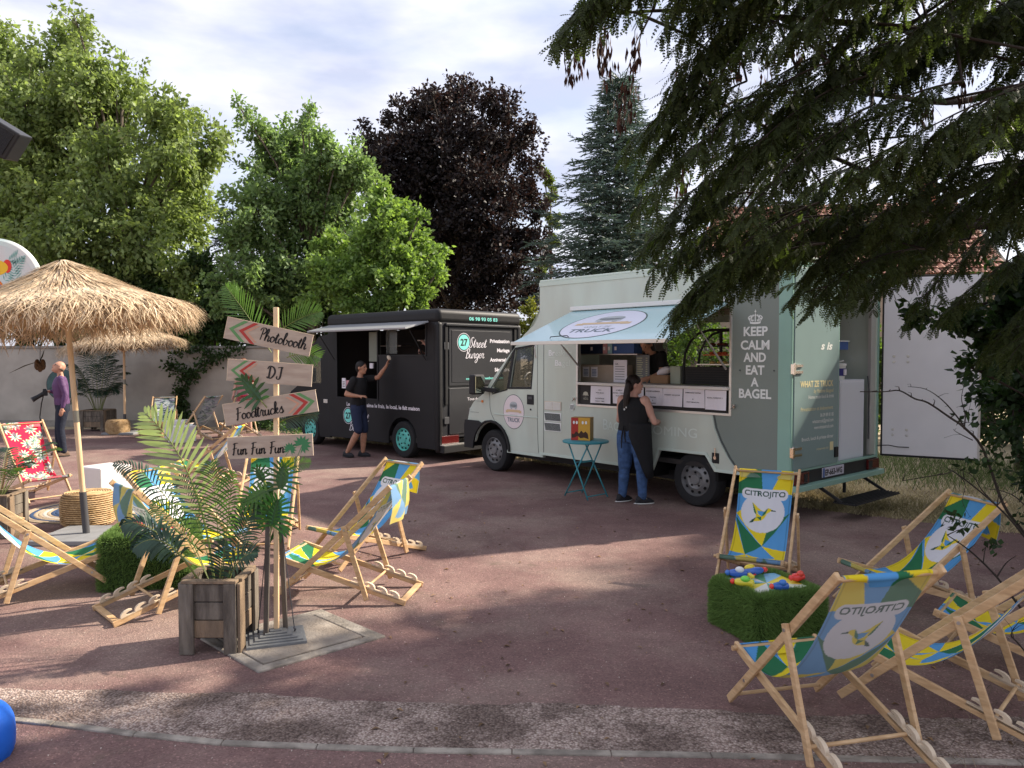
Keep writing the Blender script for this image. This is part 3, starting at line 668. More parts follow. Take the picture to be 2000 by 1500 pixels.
# ================================================================== rattan poufs, cube tables, rug, grass poufs
m_rat = mat('rattan', (.52,.36,.19), .7, var=.25, vs=14, c2=(.40,.26,.12), spec=.3)
def rattan(label, x, y, r, h):
    t = thing('rattan_pouf', label, 'pouf', (x,y,0), R.uniform(0,3), 'woven rattan poufs')
    prof = [(.0,.01),(r*.86,.01),(r*.97,.04),(r*1.01,h*.3),(r*1.02,h*.6),(r*.98,h*.86),(r*.86,h*.985),(r*.5,h*1.005),(0.001,h)]
    g = G(); g.lathe(prof, n=32, cap=False); link('core', g, mat('rattan_shade', (.22,.13,.06), .9), t, smooth=1)
    # woven strands: pairs of horizontal cords going over and under vertical stakes
    g = G(); rows = 15; ns = 44
    def rad_at(z): return float(np.interp(z, [p[1] for p in prof[1:7]], [p[0] for p in prof[1:7]]))
    for k in range(rows):
        z = .02+(h-.045)*k/(rows-1); rr = rad_at(z)+.004; pts = []
        for i in range(ns*2+1):
            a = 2*pi*i/(ns*2); pts.append(((rr+.0045*(1 if (i+k) % 2 else -1))*cos(a), (rr+.0045*(1 if (i+k) % 2 else -1))*sin(a), z+R.uniform(-.0015,.0015)))
        g.tube(pts, .0085, 5, cap=False)
    for k in range(9):
        rr = r*.86*(1-k/9)+.004; z = h*.985+.012*(k/9); g.tube([(rr*cos(2*pi*i/40), rr*sin(2*pi*i/40), z+.003*(i % 2)) for i in range(41)], .0095, 5, cap=False)
    link('woven_cane', g, m_rat, t, smooth=1)
    return t
rattan('near rattan pouf under the big straw parasol beside the white cube', -4.66, 8.45, .262, .36)
rattan('left one of the two small rattan poufs by the far wall', -9.38, 18.35, .25, .34)
rattan('right one of the two small rattan poufs by the far wall', -8.2, 17.55, .26, .35)
m_white = mat('white_plastic', (.74,.70,.68), .35, spec=.5)
m_white2 = mat('white_lacquer', (.72,.71,.70), .4)
def cube(label, x, y, s, h, rz):
    t = thing('cube_table', label, 'table', (x,y,0), rad(rz), 'white cube tables')
    g = G(); g.box(-s/2,s/2,-s/2,s/2,.004,h); link('cube_body', g, m_white, t, smooth=30, bevel=.018, seg=4)
    return t
cube('white cube table on the round rug beside the pineapple deckchair', -5.15, 9.75, .44, .47, -28)
cube('small white cube table by the wall in front of the leaf pattern deckchair', -7.55, 17.35, .42, .42, 10)
cube('low white cube table beside the pale deckchair seen from behind', -7.1, 16.6, .40, .36, -20)
t = thing('round_rug', 'round jute rug with blue rings and green patches under the white cube table', 'rug', (-5.0,9.25,.004))
mj = [mat('jute', (.42,.32,.21), .95, bump=.5, bs=150), mat('rug_blue', (.03,.06,.13), .95, bump=.5, bs=150), mat('rug_green', (.05,.15,.09), .95, bump=.5, bs=150), mat('rug_cream', (.55,.50,.42), .95, bump=.5, bs=150)]
pats = [2,0,2,0,3,1,0,3,0,1,1,0,3,0,0,1,0,0]
for k in range(18):
    g = G(); r0 = .78*k/18; r1 = .78*(k+.97)/18; n = 64
    vs = []
    for i in range(n):
        a = 2*pi*i/n; vs += [(r0*cos(a), r0*sin(a), .002), ((r0*.4+r1*.6)*cos(a), (r0*.4+r1*.6)*sin(a), .012), (r1*cos(a), r1*sin(a), .002)]
    fs = []
    for i in range(n):
        j = (i+1) % n; fs += [(3*i,3*i+1,3*j+1,3*j),(3*i+1,3*i+2,3*j+2,3*j+1)]
    g.add(vs, fs); link('braid_ring', g, mj[pats[k]], t, smooth=1)
m_turf = mat('artificial_turf', (.17,.28,.07), .75, island=.35, trans=.25, spec=.3)
m_turfb = mat('turf_backing', (.015,.035,.008), .95)
def turf_pouf(label, x, y, sx, sy, h, rz, n, seed, top=False):
    rg = np.random.default_rng(seed)
    t = thing('grass_pouf', label, 'pouf', (x,y,.004), rad(rz), 'poufs covered in artificial grass')
    g = G(); g.box(-sx/2,sx/2,-sy/2,sy/2,0,h); link('padded_core', g, m_turfb, t, smooth=30, bevel=.06, seg=4)
    V = []; A = [sx*sy*1.6, sx*h*1.1, sx*h, sy*h, sy*h]; A = np.array(A)/sum(A)
    for i in range(n):
        f = rg.choice(5, p=A); a, b = rg.uniform(-.5,.5,2)
        rc = .06
        if f == 0: p = np.array([a*sx, b*sy, h]); nn = np.array([0,0,1.])
        elif f == 1: p = np.array([a*sx, -sy/2, (b+.5)*h]); nn = np.array([0,-1,0.])
        elif f == 2: p = np.array([a*sx, sy/2, (b+.5)*h]); nn = np.array([0,1,0.])
        elif f == 3: p = np.array([-sx/2, a*sy, (b+.5)*h]); nn = np.array([-1,0,0.])
        else: p = np.array([sx/2, a*sy, (b+.5)*h]); nn = np.array([1,0,0.])
        # round the edges
        q = np.array([np.clip(p[0],-sx/2+rc,sx/2-rc), np.clip(p[1],-sy/2+rc,sy/2-rc), np.clip(p[2],-1,h-rc)]); dv = p-q; L = np.linalg.norm(dv)
        if L > 1e-6: nn = dv/L; p = q+nn*rc
        if top and f == 0 and abs(p[0]) < .21 and abs(p[1]) < .19: continue
        d = nn+rg.normal(0,.45,3)+np.array([0,0,-.25 if f else .1]); d /= np.linalg.norm(d); ln = rg.uniform(.022,.042)
        s = np.cross(d, rg.normal(0,1,3)); s = s/np.linalg.norm(s)*.0022; e = p+d*ln
        V.append([p-s-nn*.006, p+s-nn*.006, e+s*.3, e-s*.3])
    o = quads('turf_blades', np.array(V), m_turf, t); o['kind'] = 'stuff'
    if top:
        nu = 60; u = np.linspace(0,1,nu+1); U, V2 = np.meshgrid(u, u)
        C = np.empty(U.shape+(3,), np.float32); C[:] = (.80,.80,.78); r = random.Random(8); ang = 0; k = 0
        cols = [YEL,(.25,.55,.8),(.10,.35,.16),(.78,.78,.72),(.25,.55,.8),GRN,YEL,(.78,.78,.72),(.10,.35,.16),(.25,.55,.8),(.7,.8,.6),YEL]
        for q in range(12):
            a0 = 2*pi*q/12; a1 = 2*pi*(q+1)/12; C[inpoly(U, V2, [(.5,.5),(.5+cos(a0),.5+sin(a0)),(.5+cos(a1),.5+sin(a1))])] = cols[q]
        P = np.stack([(U-.5)*.42, (V2-.5)*.38, 0*U+h+.008], -1).reshape(-1,3); idx = np.arange((nu+1)**2).reshape(nu+1,nu+1)
        F = np.stack([idx[:-1,:-1], idx[:-1,1:], idx[1:,1:], idx[1:,:-1]], -1).reshape(-1,4)
        me = arr_mesh('tray', P, F); a = me.color_attributes.new('col','FLOAT_COLOR','POINT'); a.data.foreach_set('color', np.hstack([C.reshape(-1,3), np.ones((len(P),1),np.float32)]).astype(np.float32).reshape(-1))
        link('printed_top', me, mat('printed_top', (1,1,1), .35, attr='col'), t)
    return t
GPX, GPY, GPH, GPR = 1.73, 5.20, .30, 20
turf_pouf('square pouf of artificial grass with printed top and toy water guns, right of the yard', GPX, GPY, .555, .54, GPH, GPR, 52000, 5, True)
turf_pouf('pouf of artificial grass on the left behind the palm fronds', -2.98, 6.35, .66, .6, .42, 12, 42000, 6, True)
def gun(label, px, py, z, rz, L, c1, c2, c3):
    t = thing('toy_water_gun', label, 'water gun', (px,py,z), rz, 'plastic toy water guns'); L *= .78
    A, B_, C_ = [mat('toy_plastic', c, .25, spec=.6) for c in (c1,c2,c3)]
    g = G(); g.lathe([(.004,-L/2),(.022,-L/2+.01),(.026,-L*.2),(.03,0),(.022,L*.25),(.014,L*.32)], (0,0,.028), 12, 'x'); link('barrel', g, A, t, smooth=40)
    g = G(); g.lathe([(.006,L*.32),(.018,L*.34),(.02,L*.42),(.008,L*.5)], (0,0,.028), 12, 'x'); link('nozzle', g, C_, t, smooth=40)
    g = G(); g.ell((-L*.12,.015,.055), (L*.2,.02,.022), 12, 8); link('water_tank', g, B_, t, smooth=1)
    g = G(); g.bar((-L*.28,-.01,.02), (-L*.38,-.085,.018), .03, .024); link('grip', g, B_, t, bevel=.006)
    g = G(); g.tube([(-L*.1,-.02,.02),(-L*.12,-.045,.018),(-L*.22,-.045,.018),(-L*.25,-.02,.02)], .005, 6); link('trigger_guard', g, C_, t, smooth=1)
    return t
ct, st = cos(rad(GPR)), sin(rad(GPR))
def onp(u, v): return GPX+ct*u-st*v, GPY+st*u+ct*v
x, y = onp(.02,.16); gun('largest toy water gun, blue and yellow, at the back of the grass pouf', x, y, GPH+.02, rad(25), .30, (.05,.15,.55), (.85,.65,.05), (.85,.06,.04))
x, y = onp(-.12,.17); gun('blue and white toy water gun lying left of the largest one on the grass pouf', x, y, GPH+.02, rad(172), .20, (.05,.14,.5), (.8,.8,.8), (.06,.2,.6))
x, y = onp(-.22,-.03); gun('green and yellow toy water gun with red tip at the left of the grass pouf', x, y, GPH+.02, rad(160), .20, (.75,.65,.05), (.2,.7,.08), (.85,.06,.04))
x, y = onp(-.05,-.19); gun('small blue toy water gun with red tip at the front edge of the grass pouf', x, y, GPH+.02, rad(185), .17, (.03,.12,.45), (.05,.2,.6), (.85,.06,.04))
x, y = onp(.20,-.06); gun('red toy water gun at the right side of the printed tray', x, y, GPH+.02, rad(200), .16, (.8,.05,.04), (.75,.08,.05), (.8,.05,.04))
gun('orange and red toy water gun on the left grass pouf, seen through the fronds', -3.05, 6.2, .45, rad(170), .34, (.85,.18,.03), (.8,.04,.04), (.9,.5,.05))
gun('red and yellow toy water gun on the left grass pouf nearer the planter', -2.80, 6.15, .45, rad(190), .30, (.8,.05,.04), (.9,.55,.05), (.1,.2,.6))

# ================================================================== planter boxes and palms
m_pal = mat('pallet_wood', (.10,.082,.064), .85, c2=(.19,.16,.125), vs=2.5, stretch=(7,7,1.4), var=.25, bump=.4, bs=30)
m_pal2 = mat('pallet_wood_pale', (.25,.175,.11), .8, c2=(.18,.13,.085), vs=2.5, stretch=(7,7,1.4), var=.2, bump=.4, bs=30)
m_soil2 = mat('dark_liner', (.03,.027,.025), .8, var=.3)
def planter(label, x, y, w, h, rz):
    t = thing('planter_box', label, 'planter', (x,y,.004), rad(rz), 'planter boxes of reclaimed wood')
    a = w/2
    for q in range(4):
        M = Matrix.Rotation(q*pi/2, 4, 'Z')
        for s in (-1, 1):
            g = G(); g.box(s*a-.045 if s > 0 else -a, a if s > 0 else -a+.045*2, -a-.012, -a+.008, 0, h, M) if s < 0 else g.box(a-.09, a-.012, -a-.012, -a+.008, 0, h, M)
            link('corner_post', g, m_pal if (q+s) % 3 else m_pal2, t, bevel=.003)
        n = 3
        for k in range(n):
            z0 = .10+(h-.10)*k/n; z1 = .10+(h-.10)*(k+1)/n-.006
            g = G(); g.box(-a+.03, a-.03, -a+.010, -a+.026, z0, z1, M); link('side_board', g, m_pal2 if k == 0 else m_pal, t, bevel=.003)
        g = G(); g.box(-a+.012, a-.012, -a-.008, -a+.05, h+.001, h+.02, M) if q % 2 == 0 else g.box(-a+.054, a-.054, -a-.008, -a+.05, h+.001, h+.02, M)
        link('top_board', g, m_pal2, t, bevel=.003)
    g = G(); g.box(-a+.03, a-.03, -a+.03, a-.03, .09, h-.10); link('liner', g, m_soil2, t)
    return t
m_fr = mat('frond', (.075,.15,.035), .5, trans=.35, tcol=(1.5,1.7,.6), var=.2, vs=8, spec=.5)
m_frd = mat('frond_dark', (.030,.070,.04), .45, trans=.15, var=.25, vs=8, spec=.5)
m_frl = mat('frond_light', (.36,.45,.20), .5, trans=.45, tcol=(1.3,1.35,.8), var=.12, vs=8, spec=.4)
m_stem = mat('frond_stem', (.16,.19,.05), .6)
def frond(parent, p0, p1, sagv, n, ll, w, m, up=(0,0,1), fold=.35, base=.25, droop=.25, rg=None, fwd=.6, name='frond'):
    """feather leaf: curved rachis from p0 to p1, leaflets both sides"""
    p0 = Vector(p0); p1 = Vector(p1); up = Vector(up).normalized(); mid = (p0+p1)/2+Vector(sagv)
    def c(t): return p0*(1-t)**2+mid*2*t*(1-t)+p1*t*t
    def dc(t): return ((mid-p0)*2*(1-t)+(p1-mid)*2*t).normalized()
    g = G(); g.tube([c(i/14) for i in range(15)], [.006*(1-.75*i/14)*(w/.016) for i in range(15)], 5)
    g.mi = 1
    for i in range(n):
        t = base+(1-base)*(i/(n-1))**.92; c0 = c(t); d = dc(t); side = d.cross(up)
        if side.length < .1: side = d.cross(Vector((1,0,0)))
        side.normalize(); nn = side.cross(d).normalized()
        q = (t-base)/(1-base); L = ll*(math.sin(pi*min(1, .16+q*.84))**.55)*R.uniform(.9,1.08); L = max(L, ll*.22)
        for s in (1, -1):
            dirv = (side*s+d*(fwd+.7*q+R.uniform(-.12,.12))+nn*(fold+R.uniform(-.15,.15))).normalized(); pts = []; k = 5; cur = c0.copy(); dv = dirv.copy()
            ax = dv.cross(nn).normalized(); wv = d*1.0
            vs = []; wd = w*R.uniform(.85,1.1)
            for j in range(k+1):
                u = j/k; ww = wd*(.35+1.5*u*(1-u)*1.6) if j < k else wd*.05
                bw = (d-dv*d.dot(dv)); bw = bw.normalized() if bw.length > .01 else nn
                vs.append(cur-bw*ww*.5); vs.append(cur+bw*ww*.5)
                cur = cur+dv*(L/k); dv = (dv+Vector((0,0,-1))*droop/k*(1+u)).normalized()
            g.add(vs, [(2*j,2*j+1,2*j+3,2*j+2) for j in range(k)])
    return link(name, g, [m_stem, m], parent, fixn=False)
planter('planter box of weathered pallet wood holding the big palm, front left beside the signpost', -1.875, 4.91, .365, .44, 0)
pp = thing('potted_palm', 'palm with dark and green fronds and one tall light green frond, in the front planter', 'palm', (-1.90,4.93,.30))
O = Vector((-1.90,4.93,.30))
def fr(px, py, Y, sag, n, ll, w, m, st=(0,0,0), **k):
    e = at(px, py, Y)-O; frond(pp, Vector(st), e, sag, n, ll, w, m, **k)
fr(285, 808, 4.95, (.17,0,.24), 21, .235, .023, m_frl, (-.02,.02,0), up=(0,-1,.15), fold=.05, base=.36, droop=.10, fwd=.45)
fr(412, 905, 4.9, (.02,0,.1), 26, .19, .011, m_fr, (.02,0,0), up=(.1,-1,.2), base=.30, droop=.7)
fr(225, 905, 5.1, (.02,0,.42), 24, .13, .013, m_frd, (-.03,.04,0), up=(0,-1,.5), base=.35, fold=-.1, droop=1.1)
fr(240, 1025, 4.75, (-.05,-.05,.34), 24, .13, .016, m_frd, (-.03,-.03,0), up=(0,-1,.5), base=.36, fold=0, droop=1.3)
fr(262, 1070, 4.65, (.02,-.1,.38), 20, .14, .019, m_frd, (-.04,-.04,0), up=(0,-1,.6), base=.36, fold=0, droop=1.4)
fr(300, 985, 5.0, (.03,0,.15), 20, .15, .011, m_fr, (-.02,.02,0), up=(0,-.8,.5), base=.35, droop=.9)
fr(498, 990, 5.0, (-.03,.02,.12), 22, .16, .013, m_frd, (.04,.02,0), up=(0,-.9,.4), base=.30, droop=.6)
fr(525, 950, 5.15, (.02,0,.12), 20, .15, .011, m_fr, (.03,.03,0), up=(0,-.8,.5), base=.4, droop=.8)
fr(500, 1080, 4.8, (0,-.03,.16), 18, .14, .016, m_frd, (.03,-.03,0), up=(0,-.6,.8), base=.35, droop=.6)
fr(350, 935, 5.15, (.02,0,.12), 18, .15, .011, m_frd, (-.01,.03,0), up=(0,-1,.3), base=.45, droop=1.0)
fr(455, 925, 4.8, (0,0,.08), 20, .16, .012, m_fr, (.03,-.02,0), up=(-.3,-1,.3), base=.4, droop=.8)
fr(440, 1060, 4.75, (0,0,.05), 16, .12, .014, m_frd, (.02,-.04,0), up=(0,-1,.3), base=.3, droop=.5)
planter('dark wooden planter box at the left edge behind the side-on deckchair', -5.32, 7.95, .40, .42, 8)
p2 = thing('potted_palm', 'green palm cut off by the left edge, in the planter beside the pineapple deckchair', 'palm', (-5.32,7.95,.32))
for k in range(12):
    a = 2*pi*k/12+.3; L = R.uniform(.5,.8)
    frond(p2, (0,0,0), (cos(a)*L*.75, sin(a)*L*.7, R.uniform(.15,.75)), (cos(a)*.05, sin(a)*.05, .32), 24, .16, .012, [m_fr, m_frd][k % 2], base=.3, droop=.7, fold=.1)
planter('wooden planter box by the wall holding the dark palm', -10.35, 19.3, .60, .50, 0)
p3 = thing('potted_palm', 'large dark palm in a planter box against the boundary wall behind the photographer', 'palm', (-10.35,19.3,.35))
for k in range(22):
    a = 2*pi*k/22+R.uniform(-.2,.2); L = R.uniform(.5,.95)
    frond(p3, (cos(a)*.04,sin(a)*.04,0), (cos(a)*L, sin(a)*L*.6-.1, R.uniform(.3,1.7)), (0, 0, R.uniform(.45,.75)), 24, .32, .017, m_frd, base=.35, droop=.9, fold=0)

# ================================================================== signpost
sp = thing('signpost', 'wooden signpost with four lettered boards, palm leaves tied on and a stepped grey base', 'signpost', (0,0,.004))
m_board = mat('sign_board', (.46,.37,.29), .8, c2=(.40,.31,.24), vs=3, stretch=(2,6,9), var=.08, bump=.1, bs=40)
m_edge = mat('board_edge', (.66,.52,.36), .7)
m_ink = mat('black_paint', (.012,.010,.010), .6)
m_red, m_sal, m_grn = mat('red_paint', (.42,.045,.035), .7), mat('salmon_paint', (.56,.30,.20), .8), mat('green_paint', (.12,.27,.10), .7)
PX, PY = -1.535, 4.98
g = G(); g.bar((PX,PY,.03), (PX+.02,PY,2.16), .030, .030, (0,1,0)); link('post', g, m_pole, sp, bevel=.003)
m_gpost = mat('grey_stained_wood', (.10,.085,.07), .8, var=.25, vs=6, stretch=(6,6,1), bump=.3)
g = G(); g.bar((PX-.05,PY-.06,.06), (PX-.035,PY-.04,.78), .030, .022, (0,1,0)); link('grey_stake', g, m_gpost, sp, bevel=.002)
g = G(); g.bar((PX+.045,PY+.045,.06), (PX+.03,PY+.02,.78), .028, .022, (0,1,0)); link('grey_stake', g, m_gpost, sp, bevel=.002)
for a, b in (((PX-.115,PY-.02,.06),(PX-.045,PY,.78)), ((PX+.115,PY+.01,.06),(PX+.035,PY,.78))):
    g = G(); g.tube([a, b], .0035, 6); g.tube([(a[0],a[1],.055),(a[0]+.01,a[1]-.01,.07),(a[0]-.006,a[1],.075)], .006, 6); link('guy_wire', g, m_dgrey, sp)
m_base = mat('painted_grey_wood', (.16,.165,.165), .75, var=.2, vs=5, bump=.25, bs=40)
MB = Matrix.Translation((PX+.0,PY-.02,0)) @ Matrix.Rotation(rad(20), 4, 'Z')
g = G(); g.box(-.185,.185,-.155,.155,0,.032, MB); link('base_plate', g, m_base, sp, bevel=.004)
for k in range(5):
    s = 1-.17*(k+1)
    g = G(); g.box(-.185*s-.01,.185*s+.01,-.155*s,.155*s,.032+.009*k,.032+.009*(k+1)-.0005, MB); link('base_step', g, m_base, sp, bevel=.002)
def board(name_label, c, w, h, ang, fn2, dd=0.):
    """c centre (x,z) world at the post front; ang tilt"""
    ca, sa = cos(ang), sin(ang)
    def f(u, v, d): return (c[0]+u*ca-v*sa, PY-.024-dd-d, c[1]+u*sa+v*ca)
    g = G(); solid(g, f, -w/2, w/2, -h/2, h/2, 0, .012); b = link('sign_board', g, m_board, sp); b['label'] = name_label
    for e, (x0,x1,y0,y1) in enumerate(((-w/2-.003,w/2+.003,h/2,h/2+.003),(-w/2-.003,-w/2,-h/2,h/2))):
        g = G(); solid(g, f, x0,x1,y0,y1, .001,.0125); link('board_edge', g, m_edge, b)
    fn2(lambda u, v, d: f(u, v, .012+d), b, w, h)
def chev(f, b, x, s, h, m, th, cut=1.):
    g = G(); H = h/2*.97
    # chevron pointing to side s, tip at x
    vs = [(x,0),(x-s*h*.62,H),(x-s*h*.62-s*th,H),(x-s*th,0),(x-s*h*.62-s*th,-H),(x-s*h*.62,-H)]
    g.add([f(u,v,.0015) for u, v in vs], [(0,1,2,3),(0,3,4,5)]); link('chevron', g, m, b)
BW, BH = .555, .138
def b1(f, b, w, h):
    chev(f, b, -w/2+.02, -1, h, m_grn, .030); chev(f, b, -w/2+.085, -1, h, m_red, .030); chev(f, b, -w/2+.125, -1, h*.8, m_sal, .018)
    g = G(); script(g, 'Photobooth', f, -w/2+.215, -.030, .31, .078, pen=.24, d=.002, slant=.12); link('lettering', g, m_ink, b, fixn=False)
def b2(f, b, w, h):
    chev(f, b, -w/2+.02, -1, h, m_grn, .024); chev(f, b, -w/2+.075, -1, h*.98, m_red, .024); chev(f, b, -w/2+.110, -1, h*.8, m_sal, .015)
    g = G(); script(g, 'DJ', f, -.02, -.035, .105, .078, pen=.26, d=.002, slant=.1); link('lettering', g, m_ink, b, fixn=False)
def b3(f, b, w, h):
    chev(f, b, w/2-.012, 1, h, m_grn, .030); chev(f, b, w/2-.055, 1, h, m_red, .030); chev(f, b, w/2-.110, 1, h*.8, m_sal, .018)
    g = G(); script(g, 'Foodtrucks', f, -w/2+.07, -.042, .31, .078, pen=.24, d=.002, slant=.12); link('lettering', g, m_ink, b, fixn=False)
def b4(f, b, w, h):
    g = G(); script(g, 'Fun Fun Fun', f, -w/2+.025, -.042, .335, .076, pen=.26, d=.002, slant=.12); link('lettering', g, m_ink, b, fixn=False)
    for cx, cy, r, a0 in ((.205,.005,.062,30),(.125,-.02,.045,60)):
        g = G(); n = 11; pts = []
        for i in range(n*2):
            a = rad(a0)+2*pi*i/(n*2)*.86-2.3; rr = r if i % 2 == 0 else r*.62; pts.append((min(w/2-.004, cx+rr*cos(a)), max(-h/2+.003, min(h/2-.003, cy+rr*sin(a)))))
        vs = [f(cx,cy,.0015)]+[f(u,v,.0015) for u, v in pts]; g.add(vs, [(0,i,i+1) for i in range(1, len(vs)-1)])
        g.add([f(cx,cy,.0016), f(cx+.004,cy,.0016), f(cx-.03,-h/2+.004,.0016), f(cx-.034,-h/2+.004,.0016)], [(0,1,2,3)])
        link('painted_leaf', g, mat('leaf_paint', (.05,.20,.08), .7), b, fixn=False)
def bc(px, py): q = at(px, py, PY-.03); return (q.x, q.z)
board('top board pointing left, lettered Photobooth', bc(525,659), BW, BH, -rad(12.2), b1)
board('second board pointing left, lettered DJ', bc(527.5,729.5), BW-.015, BH, -rad(4.2), b2)
board('third board pointing right, lettered Foodtrucks', bc(529,798), BW+.045, BH, rad(9.0), b3)
board('lowest board, lettered Fun Fun Fun with two green painted leaves', bc(528.5,873.5), BW-.01, BH, rad(2.5), b4)
def leaf_fan(parent, base, tip, w, n, m, up):
    """deeply cut large leaf (split fingers along a midrib)"""
    base = Vector(base); tip = Vector(tip); d = (tip-base); L = d.length; d.normalize(); up = Vector(up).normalized(); s = d.cross(up).normalized(); nn = s.cross(d)
    g = G(); g.tube([base-d*L*.35, base, tip], [.004,.004,.0015], 5); g.mi = 1
    for i in range(n):
        t = i/(n-1); c = base+d*L*t*.82
        for sg in (1, -1):
            LL = w*(.55+.9*math.sin(pi*(.15+.75*t)))*R.uniform(.9,1.05)*.55; a = rad(100-75*t); dv = (d*cos(a)+s*sg*sin(a)+nn*.15).normalized(); bw = dv.cross(nn).normalized()
            ww = L/n*.62; cur = c; vs = []
            for j in range(5):
                u = j/4; k = ww*(.75+.5*sin(pi*u)) if j < 4 else ww*.15; vs += [cur-bw*k*.5, cur+bw*k*.5]; cur = cur+dv*LL/4+Vector((0,0,-1))*LL*.03*j
            g.add(vs, [(2*j,2*j+1,2*j+3,2*j+2) for j in range(4)])
    # web along the midrib
    vs = []
    for i in range(9):
        t = i/8; ww = w*.22*math.sin(pi*(.12+.8*t)); c = base+d*L*t*.9; vs += [c-s*ww, c+nn*.004, c+s*ww]
    g.add(vs, [q for i in range(8) for q in ((3*i,3*i+1,3*i+4,3*i+3),(3*i+1,3*i+2,3*i+5,3*i+4))])
    return link('philodendron_leaf', g, [m_stem, m], parent, fixn=False)
m_phi = mat('glossy_leaf', (.025,.085,.02), .3, trans=.25, tcol=(1.4,1.8,.5), var=.25, vs=9, spec=.55)
m_phi2 = mat('glossy_leaf_light', (.08,.17,.035), .35, trans=.35, tcol=(1.3,1.5,.5), var=.2, vs=9, spec=.5)
def A_(px, py, dy=0.): return at(px, py, PY+dy)
frond(sp, A_(530,690,.04), A_(442,562,.10), (0,0,.03), 24, .15, .009, m_fr, up=(0,-1,.1), base=.15, droop=.15, name='palm_leaf')
frond(sp, A_(530,660,.05), A_(625,610,.12), (0,0,.05), 22, .13, .008, m_fr, up=(0,-1,.1), base=.15, droop=.2, name='palm_leaf')
frond(sp, A_(560,700,.05), A_(622,700,.05), (0,0,.05), 16, .12, .008, m_fr, up=(0,-1,.3), base=.1, droop=.3, name='palm_leaf')
frond(sp, A_(520,840,.03), A_(618,812,.02), (0,0,.06), 26, .13, .007, m_frd, up=(0,-1,.3), base=.1, droop=.4, name='palm_leaf')
frond(sp, A_(540,925,.0), A_(605,905,-.03), (0,0,.03), 22, .08, .005, m_fr, up=(0,-1,.3), base=.1, droop=.3, name='palm_leaf')
leaf_fan(sp, A_(508,782,-.05), A_(470,738,-.05), .15, 7, m_phi, (0,-1,.2))
leaf_fan(sp, A_(532,1028,-.07), A_(545,972,-.08), .20, 9, m_phi, (0,-1,.2))
leaf_fan(sp, A_(548,955,-.02), A_(556,905,.0), .18, 8, m_phi, (0.2,-1,.2))
leaf_fan(sp, A_(520,960,.0), A_(470,985,-.02), .16, 8, m_phi2, (0,-1,.5))
leaf_fan(sp, A_(510,985,.03), A_(495,1010,.02), .12, 6, m_phi2, (0.3,-1,.2))
leaf_fan(sp, A_(515,940,.03), A_(500,915,.02), .12, 6, m_phi, (0.3,-1,.2))
leaf_fan(sp, A_(530,1000,.02), A_(552,1045,.0), .15, 7, m_phi, (0,-1,-.2))
leaf_fan(sp, A_(535,950,.05), A_(512,1005,.03), .14, 7, m_phi, (0,-1,-.2))

# ================================================================== things at the left edge
t = thing('loudspeaker', 'black loudspeaker cut off by the left edge high above the parasol', 'loudspeaker', tuple(at(-10,262,5.2)))
g = G(); g.box(-.16,.16,-.14,.14,-.10,.10, Matrix.Rotation(rad(33),4,'Y') @ Matrix.Rotation(rad(20),4,'Z')); link('cabinet', g, mat('speaker_black', (.012,.012,.014), .45), t, bevel=.01)
g = G(); g.box(-.13,.13,-.149,-.141,-.08,.08, Matrix.Rotation(rad(33),4,'Y') @ Matrix.Rotation(rad(20),4,'Z')); link('grille', g, mat('grille', (.02,.02,.022), .7, bump=.6, bs=300), t)
g = G(); g.tube([(-.1,.05,-.1),(-.25,.12,-.6),(-.25,.12,-2.9)], .02, 10); link('stand_pole', g, m_dgrey, t)
# round inflated photo backdrop with toucan
bd = thing('round_backdrop', 'huge round printed backdrop with a toucan at the left edge behind the parasol', 'backdrop', (-7.15,9.9,0))
c = at(-12,560,9.9); CX, CZ, RR = c.x+7.15, c.z, .62
def fb(u, v, d): return (CX+u, -d, CZ+v)
g = G(); g.lathe([(.001,0),(RR-.03,0),(RR,.02),(RR,.05),(RR-.03,.07),(.001,.07)], (CX,0,CZ), 64, 'y', cap=False); link('panel', g, mat('mint_print', (.62,.72,.68), .5, c2=(.74,.70,.68), vs=1.4), bd, smooth=30)
g = G(); disc(g, fb, 0, 0, RR*.86, RR*.86, .002, 60); link('printed_field', g, mat('pinkish_print', (.68,.62,.60), .6, c2=(.60,.68,.66), vs=2), bd, fixn=False)
g = G()
for (ux, uy, ang, L) in ((.14,.08,50,.36),(.30,-.02,100,.34),(.20,.33,20,.2),(.36,-.18,75,.3)):
    a = rad(ang)
    for i in range(10):
        t_ = i/9*L; x, y = ux+cos(a)*t_, uy+sin(a)*t_
        for s in (1,-1):
            b = a+s*rad(52); l = .13*math.sin(pi*(.2+.7*i/9)); pts = [(x,y),(x+cos(b)*l*.5-sin(b)*.008,y+sin(b)*l*.5+cos(b)*.008),(x+cos(b)*l,y+sin(b)*l),(x+cos(b)*l*.5+sin(b)*.008,y+sin(b)*l*.5-cos(b)*.008)]
            if all(math.hypot(*p) < RR*.95 for p in pts): g.add([fb(u,v,.005) for u,v in pts], [(0,1,2,3)])
link('printed_fern', g, mat('fern_print', (.22,.42,.38), .6), bd, fixn=False)
g = G(); disc(g, fb, .02,.24,.17,.10,.007,30); link('toucan_beak', g, mat('beak_yellow', (.85,.50,.02), .5), bd, fixn=False)
g = G(); disc(g, fb, .18,.26,.055,.085,.006,24); link('beak_tip', g, mat('beak_red', (.75,.04,.02), .5), bd, fixn=False)
g = G(); disc(g, fb, .02,-.10,.13,.20,.007,30); link('toucan_wing', g, mat('wing_orange', (.75,.20,.02), .5), bd, fixn=False)
g = G()
for k in range(3): disc(g, fb, .0+.045*k,-.06-.03*k,.02,.15,.009+.001*k,20)
link('wing_feather', g, mat('feather_purple', (.16,.08,.30), .5), bd, fixn=False)
